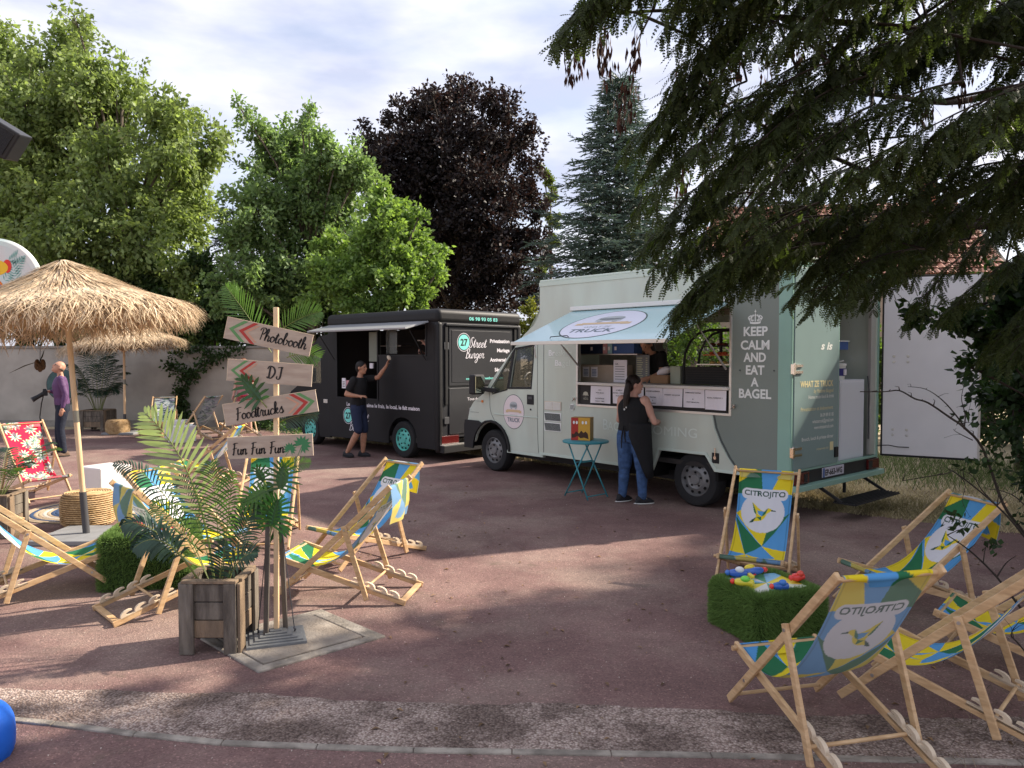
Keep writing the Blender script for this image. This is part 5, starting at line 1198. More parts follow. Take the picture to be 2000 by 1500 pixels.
# open right door
dl = Vector((-.951,-.309,0)); dn = Vector((-.309,.951,0)); hp = Vector((-.03,-2.215,0))
def fD(u, v, d): p = hp+dl*u+dn*d; return (p.x,p.y,v)
g = G(); solid(g, fD, .02, 1.07, .60, 2.84, -.04, 0); od = link('open_rear_door', g, mat('white_panel', (.80,.78,.78), .5, var=.04, vs=2), bt, bevel=.004); od['label'] = 'white inside face of the open right rear door'
g = G(); solid(g, fD, -.0, .02, .58, 2.86, -.05, .004); solid(g, fD, .02, 1.07, .575, .60, -.045, .003); link('door_seal', g, m_black, od)
g = G(); solid(g, fD, 1.07,1.095,.58,2.86,-.045,.003); link('edge_strip', g, m_alu, od)
for z in (1.85,1.78,.92,.85):
    for u in (.14,.30): g = G(); p, q = fD(u,z,0), fD(u,z,.007); g.cyl(p,q,.018,.012,n=12); link('bolt_head', g, m_alu, od, smooth=40)
g = G(); g.tube([fD(-.10,.70,.03),fD(.10,.72,.05),fD(.2,.70,.02),fD(.33,.70,.005)], .006, 6); link('door_stay', g, m_black, od)
g = G(); g.box(.02,.06,-2.15,-2.02,.6,2.84); link('inner_jamb', g, m_alu, bt)
g = G(); g.tube([(.05,-2.0,1.6),(.02,-1.98,1.4),(.04,-2.02,1.2),(.03,-2.0,.8)], .008, 6); link('hose', g, m_dgrey, bt)
g = G(); g.box(.0,.5,-1.12,-1.10,.6,2.84); link('partition', g, m_dkint, bt)
t, a, b, h = box_thing('fridge', 'white fridge side seen in the open back of the pale green truck', 'fridge', .06,.66,-1.93,-1.27,.565,1.56, mat('fridge_white', (.76,.78,.82), .35)); 
g = G(); g.box(-a-.006,-a,-b+.02,b-.02,.03,h-.03); link('side_panel', g, mat('fridge_white2', (.72,.75,.80), .35), t, bevel=.003)
def local(x, y, z): return tuple((Matrix.Translation((BX,BY,0)) @ Matrix.Rotation(BA,4,'Z')) @ Vector((x,y,z)))
t = thing('bucket', 'white plastic bucket with a printed label on the fridge in the open truck', 'bucket', local(.16,-1.40,1.562), BA)
g = G(); g.lathe([(.001,0),(.085,0),(.10,.17),(.107,.172),(.107,.20),(.001,.205)], n=24, cap=False); link('pail', g, m_whitet, t, smooth=40)
g = G(); g.tube([(0,.10,.18),(-.05,.08,.22),(-.08,0,.235),(-.05,-.08,.22),(0,-.1,.18)], .004, 6); link('handle', g, m_alu, t)
g = G(); g.lathe([(.092,.05),(.102,.14)], n=24, cap=False); link('label', g, mat('bucket_label', (.05,.05,.25), .5), t, smooth=1)
g = G(); g.box(-.106,-.094,-.03,.03,.06,.13); link('label_print', g, m_paper, t)
t, a, b, h = box_thing('storage_box', 'blue plastic storage box on the upper shelf in the open truck', 'box', .08,.33,-1.52,-1.24,1.93,2.03, m_blue)
g = G(); g.box(-a-.01,a+.01,-b-.01,b+.01,h,h+.012); link('lid', g, m_whitet, t)
t, a, b, h = box_thing('appliance', 'dark grey appliance with knobs at the back of the open truck', 'appliance', .7,1.1,-1.85,-1.45,1.4,2.0, mat('appl', (.10,.095,.09), .5))
for k in range(2): g = G(); g.box(-a-.012,-a,-.13,.12,.06+.27*k,.28+.27*k); link('panel', g, mat('appl2', (.15,.14,.13), .5), t)
for k in range(2): g = G(); g.cyl((-a-.03,.16,.2+.2*k),(-a,.16,.2+.2*k),.02,n=12); link('knob', g, m_black, t)
g = G(); g.box(1.12,1.15,-2.1,-1.13,.56,2.84); link('added_shade_panel', g, mat('interior_shade', (.10,.085,.08), .8), bt)  # dark sheet added so the open back reads as deep shade
# running gear
wheel(bt, 1.28, -.05, .335, m_rim); wheel(bt, 5.18, -.10, .335, m_rim)
wheel(bt, 1.28, -BW_+.25, .335, m_rim); wheel(bt, 5.18, -BW_+.30, .335, m_rim)
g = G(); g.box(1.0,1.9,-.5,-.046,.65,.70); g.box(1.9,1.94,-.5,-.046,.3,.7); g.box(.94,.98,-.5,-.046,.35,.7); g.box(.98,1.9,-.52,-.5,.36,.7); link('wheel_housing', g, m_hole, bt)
# cab
def prof_arch(cx, cz, r, a0, a1, n=12): return [(cx+r*cos(rad(a0+(a1-a0)*i/n)), cz+r*sin(rad(a0+(a1-a0)*i/n))) for i in range(n+1)]
cab = [(4.0,.385)]+[(4.76,.385)]+prof_arch(5.18,.36,.43,176,14)+[(5.63,.44),(5.79,.44),(5.80,.78),(5.74,.98),(5.64,1.10),(5.36,1.26),(5.20,1.45),(4.42,2.17),(4.0,2.44)]
win = [(4.185,2.0),(4.60,1.955),(4.735,1.37),(4.25,1.385)]; qw = [(4.655,1.92),(4.80,1.335),(5.13,1.26),(5.16,1.36)]
for y0, nm in ((-.10,'cab_side'),(-BW_+.06,'cab_side')):
    g = G(); g.plate(cab, [win, qw], lambda u,v,d: (u,y0+d,v), .045); link(nm, g, m_cream, bt, bevel=.006)
    for poly in (win, qw):
        g = G(); g.plate(poly, [], lambda u,v,d: (u,y0+.02+d,v), .006); link('side_window', g, m_glass, bt)
        c = Vector((sum(p[0] for p in poly)/4, sum(p[1] for p in poly)/4)); o2 = [tuple(c+(Vector(p)-c)*1.10) for p in poly]
        g = G(); g.plate(o2, [poly[::-1]], lambda u,v,d: (u,y0+.046+d,v), .004); link('window_seal', g, m_black, bt)
    g = G(); g.plate([(4.605,1.96),(4.66,1.93),(4.80,1.335),(4.735,1.36)], [], lambda u,v,d: (u,y0+.0465+d,v), .006); link('window_pillar', g, m_black, bt)
CY0, CY1 = -.058, -BW_+.064
def skin(name, pts, m, y0=CY0-.002, y1=CY1+.002, sm=30, inset=0.):
    g = G(); vs = []
    n = 8
    for (x, z) in pts:
        for k in range(n+1):
            u = k/n; bul = .05*(1-(2*u-1)**2); vs.append((x+bul*(1 if x > 4.3 else 0), y0+(y1-y0)*u, z+bul*.3))
    g.add(vs, [(i*(n+1)+k, i*(n+1)+k+1, (i+1)*(n+1)+k+1, (i+1)*(n+1)+k) for i in range(len(pts)-1) for k in range(n)])
    return link(name, g, m, bt, smooth=sm)
skin('nose_panel', [(5.79,.44),(5.80,.78),(5.74,.98)], m_cream)
skin('bonnet', [(5.74,.98),(5.64,1.10),(5.36,1.26),(5.20,1.45)], m_cream)
skin('windscreen', [(5.20,1.45),(4.80,1.82),(4.42,2.17)], m_glass)
skin('cab_roof', [(4.42,2.17),(4.0,2.44)], m_cream)
# fairing between cab roof and box
g = G(); vs = []
for x, z, w in ((4.50,2.10,.10),(4.42,2.2,.05),(4.25,2.38,.02),(4.02,2.62,.0)): vs += [(x,CY0-w-.02,z),(x,CY1+w+.02,z)]
g.add(vs, [(2*i,2*i+1,2*i+3,2*i+2) for i in range(3)]); g.add([(4.5,-.17,2.09),(4.25,-.09,2.37),(4.02,-.08,2.61),(4.0,-.08,2.42)], [(0,1,2,3)]); link('wind_deflector', g, m_cream, bt)
bump = prof_arch(5.18,.36,.435,178,10)
g = G(); g.plate([(4.74,.36)]+prof_arch(5.18,.36,.47,180,60,8)+[(5.50,.80),(5.83,.80),(5.85,.72),(5.85,.34),(5.62,.34)]+prof_arch(5.18,.36,.435,0,180,14), [], lambda u,v,d: (u,-.055+d,v), .035); link('wheel_arch_trim', g, m_black, bt, bevel=.008)
g = G(); g.box(5.80,5.88,-BW_+.05,-.06,.34,.78); link('front_bumper', g, m_black, bt, bevel=.03, seg=3)
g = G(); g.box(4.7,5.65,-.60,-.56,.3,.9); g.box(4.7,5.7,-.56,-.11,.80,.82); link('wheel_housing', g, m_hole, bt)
g = G(); g.box(3.98,4.80,-.108,-.056,.34,.385); link('sill', g, m_cream2, bt, bevel=.004)
for pts in ([(4.10,2.06),(4.105,1.3),(4.10,.8),(4.08,.45),(4.06,.40)], [(5.24,1.38),(5.22,1.20),(5.20,.98),(5.10,.82)], [(4.10,2.06),(4.60,2.02)]):
    g = G(); g.tube([(x,-.0535,z) for x,z in cat_rom(pts)], .004, 5, sq=.6); link('door_seam', g, m_trimd, bt)
g = G(); g.box(4.18,4.33,-.055,-.046,1.12,1.27); dh = link('door_handle', g, m_black, bt, bevel=.006)
g = G(); g.box(4.21,4.30,-.046,-.038,1.20,1.24); link('pull', g, m_dgrey, dh, bevel=.004)
g = G(); g.cyl((4.25,-.055,1.045),(4.25,-.048,1.045),.014,n=12); link('lock', g, m_black, bt)
g = G(); g.tube([(4.1,-.05,.93),(5.1,-.048,.93)], .007, 6); link('side_crease', g, m_cream2, bt)
g = G(); g.cyl((5.40,-.055,1.12),(5.40,-.04,1.12),.022,n=12); link('indicator', g, m_amb, bt)
g = G(); g.box(5.50,5.72,-.10,-.052,.93,.935); g.box(5.42,5.56,-.1,-.052,1.118,1.122); link('panel_gap', g, m_trimd, bt)
g = G(); g.box(5.66,5.79,-.32,-.062,.80,1.0); link('headlight', g, mat('headlamp', (.12,.12,.11), .1, spec=.9), bt, bevel=.02, seg=3)
mr = link('door_mirror', (lambda g: (g.box(5.25,5.40,.02,.24,1.24,1.56), g)[1])(G()), m_black, bt, bevel=.03, seg=3)
g = G(); g.box(5.235,5.25,.04,.22,1.27,1.53); link('mirror_glass', g, mat('mirror', (.5,.55,.5), .05, metal=1), mr)
g = G(); g.bar((5.28,.05,1.33),(5.05,-.06,1.30),.05,.07); link('mirror_arm', g, m_black, mr, bevel=.01)
g = G(); g.tube([(4.72+.17*cos(a*pi/12)*.45, -.55+.17*sin(a*pi/12), 1.42+.17*cos(a*pi/12)) for a in range(25)], .013, 8); g.tube([(4.72,-.55,1.42),(4.9,-.55,1.25)], .02, 8); g.tube([(4.72,-.72,1.42),(4.72,-.38,1.42)], .012, 6); link('steering_wheel', g, m_alu, bt, smooth=1)
g = G(); g.box(4.75,5.2,-2.05,-.15,.9,1.30); link('dashboard', g, m_dgrey, bt, bevel=.05, seg=3)
for y in (-.85,-1.9): g = G(); g.box(4.05,4.5,y,y+.5,.7,1.05); g.box(4.02,4.15,y,y+.5,1.0,1.62); link('seat', g, m_dkint, bt, bevel=.04, seg=3)
round_logo(lambda u,v,d: (-u,-.055+d,v), bt, -4.64, .99, .245, .27, 'door_logo')

# ------------------------------------------------------------------ black truck
KX, KY, KA = -1.273, 13.357, rad(137.5)
m_blk = mat('matt_black_paint', (.011,.0105,.0115), .55, var=.15, vs=1.2, bump=.10, bs=3, spec=.3)
m_blk2 = mat('charcoal_paint', (.018,.018,.022), .5, var=.08, vs=1.4, spec=.35)
m_mint = mat('mint_vinyl', (.22,.72,.64), .5); m_wv = mat('white_lettering', (.70,.66,.70), .5)
kt = thing('food_truck', 'black burger food truck with its serving flap open, parked behind the pale green one', 'food truck', (KX,KY,0), KA)
KW = 2.11
g = G(); g.plate([(.0,.22),(0,2.45),(3.30,2.45),(3.30,.24),(1.38,.24)]+prof_arch(.98,.34,.40,0,180,12)+[(.56,.22)], [[(.33,1.88),(.33,2.40),(1.67,2.40),(1.67,1.88)],[(1.70,1.05),(1.70,2.33),(2.98,2.33),(2.98,1.05)]], lambda u,v,d: (u,-.04+d,v), .04); link('side_wall', g, m_blk, kt, bevel=.006)
g = G(); g.box(0,3.3,-KW,-KW+.04,.22,2.45); link('side_wall', g, m_blk, kt)
g = G(); g.box(-.025,3.33,-KW-.025,.025,2.42,2.68); link('roof', g, m_blk, kt, bevel=.09, seg=5, smooth=40)
g = G(); g.box(-.025,.10,-.10,.025,.18,2.45); link('corner_post', g, m_blk, kt, bevel=.05, seg=4, smooth=40)
g = G(); g.box(-.025,.10,-KW-.025,-KW+.10,.18,2.45); link('corner_post', g, m_blk, kt, bevel=.05, seg=4, smooth=40)
g = G(); g.box(.0,.04,-KW+.08,-.08,.42,2.45); link('rear_wall', g, m_blk2, kt)
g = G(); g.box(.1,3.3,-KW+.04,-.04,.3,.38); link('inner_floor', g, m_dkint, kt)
g = G(); g.box(3.26,3.29,-KW+.04,-.04,.38,2.40); link('added_light_block', g, m_dkint, kt)  # added to keep daylight from the cab out of the serving space
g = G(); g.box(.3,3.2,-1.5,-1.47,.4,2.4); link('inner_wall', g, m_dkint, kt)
fK = lambda u, v, d: (-u, d, v); fKR = lambda u, v, d: (-d, -u, v)
for (x0,x1,z0,z1) in ((.30,.33,1.85,2.43),(1.67,1.70,1.02,2.43),(2.98,3.01,1.02,2.36),(.331,1.669,1.85,1.88),(1.701,2.979,1.02,1.05)):
    g = G(); g.box(x0,x1,-.045,.012,z0,z1); link('hatch_frame', g, m_black, kt)
g = G(); g.box(1.73,2.07,-.10,-.09,1.75,2.31); link('acrylic_screen', g, mat('milky_acrylic', (.30,.33,.27), .3, alpha=.55), kt)
g = G(); g.box(1.28,1.60,-.14,-.13,1.90,2.36); link('sliding_pane', g, mat('dim_pane', (.12,.13,.12), .15, alpha=.6), kt)
g = G(); g.box(.35,1.65,-.5,-.05,1.84,1.87); link('counter', g, m_black, kt)
g = G(); g.box(1.95,2.05,-.11,-.085,1.62,1.72); link('small_sign', g, m_paper, kt)
g = G(); g.box(2.1,2.9,-1.2,-.9,2.05,2.07); g.box(.4,1.6,-1.2,-.9,2.15,2.17); link('steel_shelf', g, m_stain, kt)
for x0, x1, z0, z1, mm in ((2.86,2.74,1.22,1.42,m_paper),(2.72,2.60,1.14,1.38,m_pink)):
    g = G(); g.box(x1,x0,-.03,-.02,z0,z1); o = link('poster', g, mm, kt)
    g = G(); [g.box(x1+.02,x0-.02,-.02,-.018,z0+.03+.03*k,z0+.042+.03*k) for k in range(4)]; link('print', g, m_ink, o)
g = G(); H0, H1, D1, Z0, Z1 = .22, 3.2, .55, 2.47, 2.34
vs = [(H0,.03,Z0),(H1,.03,Z0),(H1,D1,Z1),(H0,D1,Z1)]; nr = Vector((0,Z0-Z1,D1-.03)).normalized()*.03
g.add([*vs, *[tuple(Vector(v)-nr) for v in vs]], [(0,1,2,3),(4,7,6,5),(0,4,5,1),(1,5,6,2),(2,6,7,3),(3,7,4,0)]); link('serving_flap', g, mat('flap_grey', (.34,.35,.36), .35, coat=.4), kt, bevel=.003)
for xs in (3.05,.30): g = G(); g.tube([(xs,.02,1.78),(xs,.42,2.34)], .009, 6); link('gas_strut', g, m_black, kt)
g = G(); write(g, 'Le camion qui aime le frais, le local, le fait maison', fK, -2.68, .885, .072, w=2.18, bold=.03); link('lettering', g, m_wv, kt, fixn=False)
def logo27(f, cx, cy, r, sw, name):
    g = G(); disc(g, f, cx, cy, r, r, .002, 36, .94); o = link(name, g, m_wv, kt, fixn=False)
    g = G(); disc(g, f, cx, cy, r*.82, r*.82, .002, 32); link('mint_disc', g, m_mint, o, fixn=False)
    g = G(); write(g, '27', f, cx, cy-r*.36, r*.75, d=.004, bold=.03, align='CENTER', w=r*1.05); link('number', g, m_ink, o, fixn=False)
    g = G(); script(g, 'Street', f, cx+r*.75, cy-r*.55, sw, r*1.1, pen=.17, slant=.25, d=.006); script(g, 'Burger', f, cx+r*.15, cy-r*1.72, sw*1.1, r*1.05, pen=.17, slant=.25, d=.006); link('script', g, m_wv, o, fixn=False)
logo27(fK, -2.63, .69, .165, .52, 'round_logo'); logo27(lambda u,v,d: fKR(u,v,d+.024), .59, 2.10, .165, .43, 'round_logo')
wheel(kt, .98, -.01, .335, m_rimt); wheel(kt, .98, -KW+.22, .335, m_rimt); wheel(kt, 4.1, -.08, .335, m_rimt); wheel(kt, 4.1, -KW+.26, .335, m_rimt)
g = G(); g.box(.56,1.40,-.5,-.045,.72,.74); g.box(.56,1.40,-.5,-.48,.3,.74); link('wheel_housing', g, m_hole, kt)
g = G(); g.box(.1,4.5,-KW+.4,-.4,.2,.3); link('chassis', g, m_black, kt)
# rear details
g = G(); solid(g, fKR, .15, 2.03, 2.385, 2.425, .0, .05); link('rear_ledge', g, m_blk2, kt, bevel=.006)
g = G(); solid(g, fKR, .24, 1.87, 1.33, 2.37, .0, .018); hp_ = link('rear_hatch', g, m_blk2, kt, bevel=.006)
g = G(); solid(g, fKR, .30, 1.81, 1.39, 2.31, .018, .024); link('inset_panel', g, m_blk2, hp_, bevel=.004)
g = G(); solid(g, fKR, .24, 1.87, .48, 1.29, .0, .018); link('rear_door', g, m_blk2, kt, bevel=.006)
for u in (.17,1.95): g = G(); solid(g, fKR, u-.035, u+.035, 1.0, 2.38, .0, .03); link('rear_pillar_trim', g, m_blk, kt, bevel=.01)
for z in (2.02,.72):
    g = G(); solid(g, fKR, .12, .23, z-.05, z+.07, .019, .028); link('hinge', g, m_dgrey, kt, bevel=.003)
g = G(); solid(g, fKR, .05,.46,.32,.46,.0,.03); link('tail_light', g, m_redl, kt, bevel=.006)
g = G(); solid(g, fKR, 1.66,2.05,.32,.46,.0,.03); link('tail_light', g, m_redl, kt, bevel=.006)
g = G(); solid(g, fKR, .02,2.09,.17,.30,-.1,.12); link('rear_bumper', g, m_black, kt, bevel=.01)
g = G(); solid(g, fKR, .02,2.09,.30,.312,-.0,.12); link('bumper_edge', g, m_alu, kt)
ftx = lambda u, v, d: (-.025-d, -u, v)
g = G(); write(g, '06 98 93 05 83', ftx, .72, 2.495, .062, w=.73, bold=.02); link('phone_number', g, m_mint, kt, fixn=False)
g = G()
for s, z, w in (('Privatisation',2.10,.53),('Mariage',1.93,.34),('Anniversaire',1.755,.52),('Séminaire',1.57,.40)): g = G(); write(g, s, fKR, 1.78-w, z, .068, d=.027, w=w, bold=.035); link('lettering', g, m_wv, kt, fixn=False)
g = G(); write(g, 'Tous évènements', fKR, .68, 1.06, .055, d=.02, w=.62, bold=.01)
link('lettering', g, m_wv, kt, fixn=False)
g = G(); write(g, 'contact@27streetburger.com', fKR, .64, 1.43, .045, d=.027, w=.96, bold=.02); link('lettering', g, m_mint, kt, fixn=False)
# cab
kc = [(3.3,.20),(3.68,.20)]+prof_arch(4.1,.34,.40,180,0,10)+[(4.62,.30),(4.95,.30),(4.98,.85),(4.75,1.10),(4.45,1.25),(3.95,2.02),(3.7,2.25),(3.3,2.3)]
for y0 in (-.08, -KW+.04):
    g = G(); g.plate(kc, [[(3.62,1.30),(3.62,1.95),(3.88,1.92),(4.28,1.30)]], lambda u,v,d: (u,y0+d,v), .04); link('cab_side', g, m_blk, kt, bevel=.005)
    g = G(); g.plate([(3.62,1.30),(3.62,1.95),(3.88,1.92),(4.28,1.30)], [], lambda u,v,d: (u,y0+.015+d,v), .006); link('side_window', g, m_glass, kt)
for nm, pts, m in (('nose_panel',[(4.95,.30),(4.98,.85),(4.75,1.10),(4.45,1.25)],m_blk),('windscreen',[(4.45,1.25),(3.95,2.02)],m_glass),('cab_roof',[(3.95,2.02),(3.7,2.25),(3.3,2.3)],m_blk)):
    g = G(); vs = []
    for x, z in pts: vs += [(x,-.04,z),(x,-KW+.04,z)]
    g.add(vs, [(2*i,2*i+1,2*i+3,2*i+2) for i in range(len(pts)-1)]); link(nm, g, m, kt)
g = G(); g.box(4.2,4.3,.0,.2,1.3,1.6); link('door_mirror', g, m_black, kt, bevel=.02)
g = G(); g.box(3.38,3.52,-.04,-.028,.90,.98); link('door_handle', g, m_alu, kt, bevel=.004)

# ================================================================== bistro table and bag
bx, by = .97, 10.15
tb = thing('bistro_table', 'round turquoise folding bistro table beside the pale green truck', 'table', (bx,by,.004), BA)
m_tq = mat('turquoise_metal', (.045,.28,.33), .4, spec=.5)
g = G(); g.lathe([(.001,.715),(.30,.715),(.305,.722),(.305,.737),(.298,.742),(.001,.742)], n=40, cap=False); link('table_top', g, m_tq, tb, smooth=40)
for s in (-1, 1):
    g = G(); g.tube([(-.22,s*.19,0),(.17,s*.15,.71)], .010, 8); link('leg', g, m_tq, tb, smooth=1)
    g = G(); g.tube([(.22,s*.165,0),(-.17,s*.125,.71)], .010, 8); link('leg', g, m_tq, tb, smooth=1)
for x, z, w in ((-.20,.04,.188),(.20,.04,.16),(.03,.46,.165),(-.03,.46,.14)):
    g = G(); g.tube([(x,-w,z),(x,w,z)], .008, 6); link('cross_bar', g, m_tq, tb)
M = Matrix.Translation((bx,by,0)) @ Matrix.Rotation(BA, 4, 'Z'); c = M @ Vector((.06,0,.747))
t = thing('snack_box', 'red and yellow printed snack box with handle slots on the turquoise table', 'box', tuple(c), BA+rad(28))
g = G(); g.box(-.13,.13,-.09,.09,0,.30); link('carton', g, mat('kraft', (.42,.26,.08), .6), t, bevel=.003)
fB = lambda u, v, d: (-u, .09+d, v)
g = G(); rect(g, fB, -.128,.002,-.03,.298,.002); link('red_panel', g, mat('red_card', (.42,.03,.02), .5), t, fixn=False)
g = G(); rect(g, fB, -.03,.002,.128,.298,.002); link('yellow_panel', g, mat('yellow_card', (.62,.34,.04), .5), t, fixn=False)
g = G(); [disc(g, fB, u, .235, .014, .022, .004, 12) for u in (-.09,-.05,.03,.075)]; link('printed_eyes', g, m_whitet, t, fixn=False)
g = G(); pts = [(-.12,.03),(-.07,.04),(-.04,.06),(.0,.03),(.05,.04),(.11,.02),(.10,.09),(.07,.12),(.04,.10),(.01,.13),(-.02,.09),(-.06,.12),(-.09,.08),(-.12,.09)]; g.add([fB(u,v,.004) for u,v in pts], [tuple(range(len(pts)))]); link('printed_drawing', g, mat('dark_brown_print', (.05,.02,.01), .6), t, fixn=False)
# ================================================================== people
def organic(name, g, m, parent, vox=.011, sm=3):
    me = g.mesh('tmp'); bm = bmesh.new(); bm.from_mesh(me); bmesh.ops.recalc_face_normals(bm, faces=bm.faces); bm.to_mesh(me); bm.free()
    o = bpy.data.objects.new('tmp', me); COL.objects.link(o)
    r = o.modifiers.new('r', 'REMESH'); r.mode = 'VOXEL'; r.voxel_size = vox; r.use_smooth_shade = True
    s = o.modifiers.new('s', 'SMOOTH'); s.iterations = sm; s.factor = .5
    dg = bpy.context.evaluated_depsgraph_get(); n = bpy.data.meshes.new_from_object(o.evaluated_get(dg)); n.name = name
    bpy.data.objects.remove(o); bpy.data.meshes.remove(me); n.materials.clear()
    return link(name, n, m, parent, smooth=1)
def limb(g, a, b, r, pts=5, n=12):
    """r: radii along the limb"""
    a = Vector(a); b = Vector(b); k = len(r)
    g.tube([a.lerp(b, i/(k-1)) for i in range(k)], r, n)
    g.ell(a, r[0]*.98, 10, 7); g.ell(b, r[-1]*.98, 10, 7)
def hand(g, w, d, n, curl=.5, s=1., flip=1):
    """w wrist, d direction of fingers, n palm normal (the side fingers curl to)"""
    w = Vector(w); d = Vector(d).normalized(); n = Vector(n); n = (n-d*n.dot(d)).normalized(); t = d.cross(n).normalized()*flip
    M = Matrix((d, t, n)).transposed()
    g.ell(w+d*.045*s, (.052*s,.038*s,.016*s), 12, 8, M); g.tube([w-d*.02, w+d*.03*s], [.024*s,.027*s], 8)
    for k, (off, L) in enumerate(((.028,.068),(.010,.076),(-.009,.070),(-.027,.055))):
        p = w+d*.083*s+t*off*s; pts = [p-d*.02*s]; dv = d.copy(); pts.append(p)
        for j in range(3):
            dv = (dv+n*curl*.55).normalized(); p = p+dv*L*s/3; pts.append(p)
        g.tube(pts, [.0095*s,.0092*s,.0088*s,.008*s,.006*s], 7)
    p = w+d*.03*s+t*.030*s; dv = (d*.6+t*.75+n*.3).normalized(); pts = [p-dv*.01]
    for j in range(3): pts.append(p); p = p+dv*.026*s; dv = (dv-t*.25*curl+n*.25).normalized()
    g.tube(pts, [.011*s,.0115*s,.010*s,.008*s], 7)
def human(label, loc, yaw, J, skin, top, bottom, shoe, hair, s=1., build=1., sleeves=.5, legs='long', look=0., pitch=0., hairstyle='short', tank=False, group=None, sole=None):
    t = thing('person', label, 'person', loc, rad(yaw), group)
    V_ = {k: Vector(v)*s for k, v in J.items() if k[:4] != 'hand'}
    P, C, Nk, H = V_['pelvis'], V_['chest'], V_['neck'], V_['head']; b = build
    g = G()
    side = Vector((0,1,0)); up1 = (C-P).normalized(); f1 = side.cross(up1)
    def ring(c, w, d, fwd=f1): return (c, side*w, fwd*d)
    hipw, chw, waw = .165*b*s, .165*b*s, .145*b*s
    def torso(g, e, z0=-.12, top_=True):
        rg = [ring(P+up1*z0*s, hipw+e-.01, .105*b*s+e), ring(P, hipw+e, .118*b*s+e), ring(P.lerp(C,.35), waw+e, .110*b*s+e), ring(P.lerp(C,.75), chw*.98+e, .122*b*s+e), ring(C, chw+e, .12*b*s+e)]
        if top_: rg += [ring(C.lerp(Nk,.55), chw*.88+e, .095*s+e), ring(C.lerp(Nk,.85), .085*s+e, .065*s+e)]
        g.loft(rg)
    torso(g, 0)
    for q in 'LR': g.ell(V_['sh'+q], .058*s*b, 10, 8)
    g.tube([C.lerp(Nk,.6), Nk, Nk.lerp(H,.6)], [.062*s,.052*s,.050*s], 12)
    # head: turned by look, pitched
    MH = Matrix.Rotation(rad(look),3,'Z') @ Matrix.Rotation(-rad(pitch),3,'Y'); hc = H
    hs = s
    g.ell(hc+MH@Vector((-.005,0,.025))*hs, (.098*hs,.076*hs,.098*hs), 18, 12, MH)
    g.ell(hc+MH@Vector((.022,0,-.045))*hs, (.068*hs,.056*hs,.070*hs), 14, 10, MH)
    g.ell(hc+MH@Vector((.062,0,-.088))*hs, (.026*hs,.028*hs,.022*hs), 10, 8, MH)
    g.tube([hc+MH@Vector(v)*hs for v in ((.085,0,.022),(.104,0,-.012),(.092,0,-.028))], [.010*hs,.015*hs,.012*hs], 8)
    g.tube([hc+MH@Vector(v)*hs for v in ((.080,-.035,.038),(.090,0,.036),(.080,.035,.038))], [.010*hs,.012*hs,.010*hs], 6)
    g.tube([hc+MH@Vector(v)*hs for v in ((.078,-.022,-.052),(.090,0,-.050),(.078,.022,-.052))], [.006*hs,.010*hs,.006*hs], 6)
    for q in (1,-1): g.ell(hc+MH@Vector((-.008,.078*q,-.002))*hs, (.020*hs,.010*hs,.032*hs), 8, 6, MH)
    arms = {}
    for q in 'LR':
        sh, el, wr = V_['sh'+q], V_['el'+q], V_['wr'+q]
        limb(g, sh, el, [.054*s*b,.050*s*b,.044*s,.040*s]); limb(g, el, wr, [.040*s,.043*s,.035*s,.026*s])
        hd, hn, cu = J.get('hand'+q, (None,None,.5))[0:3] if 'hand'+q in J else ((wr-el), Vector((0,-1 if q=='L' else 1,0)), .45)
        hand(g, wr, hd, hn, cu, s, 1 if q == 'L' else -1)
        hp_, kn, an = V_['hip'+q], V_['kn'+q], V_['an'+q]
        limb(g, hp_, kn, [.092*s*b,.088*s*b,.068*s*b,.058*s*b]); limb(g, kn, an, [.056*s,.062*s,.052*s,.038*s])
    body = organic('body', g, skin, t, .0095, 3)
    # clothes
    g = G(); torso(g, .014*s, .02 if True else 0)
    for q in 'LR':
        sh, el, wr = V_['sh'+q], V_['el'+q], V_['wr'+q]
        if not tank: g.ell(sh, .070*s*b, 10, 8)
        if sleeves >= 1:
            limb(g, sh, el, [.068*s*b,.062*s*b,.056*s,.052*s]); e = el.lerp(wr, .92); limb(g, el, e, [.052*s,.052*s,.044*s,.036*s])
        elif sleeves > 0: limb(g, sh, sh.lerp(el, sleeves), [.069*s*b,.068*s*b,.066*s*b])
        else: g.ell(sh.lerp(C,.25), .056*s*b, 10, 8)
    organic('shirt', g, top, t, .012, 4)
    g = G(); torso(g, .010*s, -.13, False)
    g2 = [ ]
    for q in 'LR':
        hp_, kn, an = V_['hip'+q], V_['kn'+q], V_['an'+q]
        if legs == 'long':
            limb(g, hp_, kn, [.104*s*b,.098*s*b,.080*s*b,.070*s*b]); limb(g, kn, kn.lerp(an,.97), [.070*s,.072*s,.062*s,.056*s])
        else:
            e = hp_.lerp(kn, .98); limb(g, hp_, e, [.106*s*b,.104*s*b,.094*s*b,.084*s*b])
    organic('trousers' if legs == 'long' else 'shorts', g, bottom, t, .012, 4)
    for q in 'LR':
        an = V_['an'+q]; d = Vector(J.get('toe'+q, (1,0,0))); d.normalize(); sd_ = Vector((0,0,1)).cross(d)
        M = Matrix((d, sd_, Vector((0,0,1)))).transposed(); z = Vector((0,0,.032*s))
        a0 = Vector((an.x, an.y, 0)) + Vector((0,0,max(0, an.z-.085*s)))
        g = G(); g.ell(a0+z+d*.025*s, (.135*s,.045*s,.036*s), 16, 9, M); g.ell(a0+z*1.8+d*-.03*s, (.062*s,.042*s,.055*s), 14, 9, M); g.ell(a0+z*1.3+d*.05*s, (.08*s,.042*s,.042*s), 12, 9, M)
        so_ = organic('shoe', g, shoe, t, .009, 3)
        for v in so_.data.vertices: v.co.z = max(v.co.z, a0.z+.012)
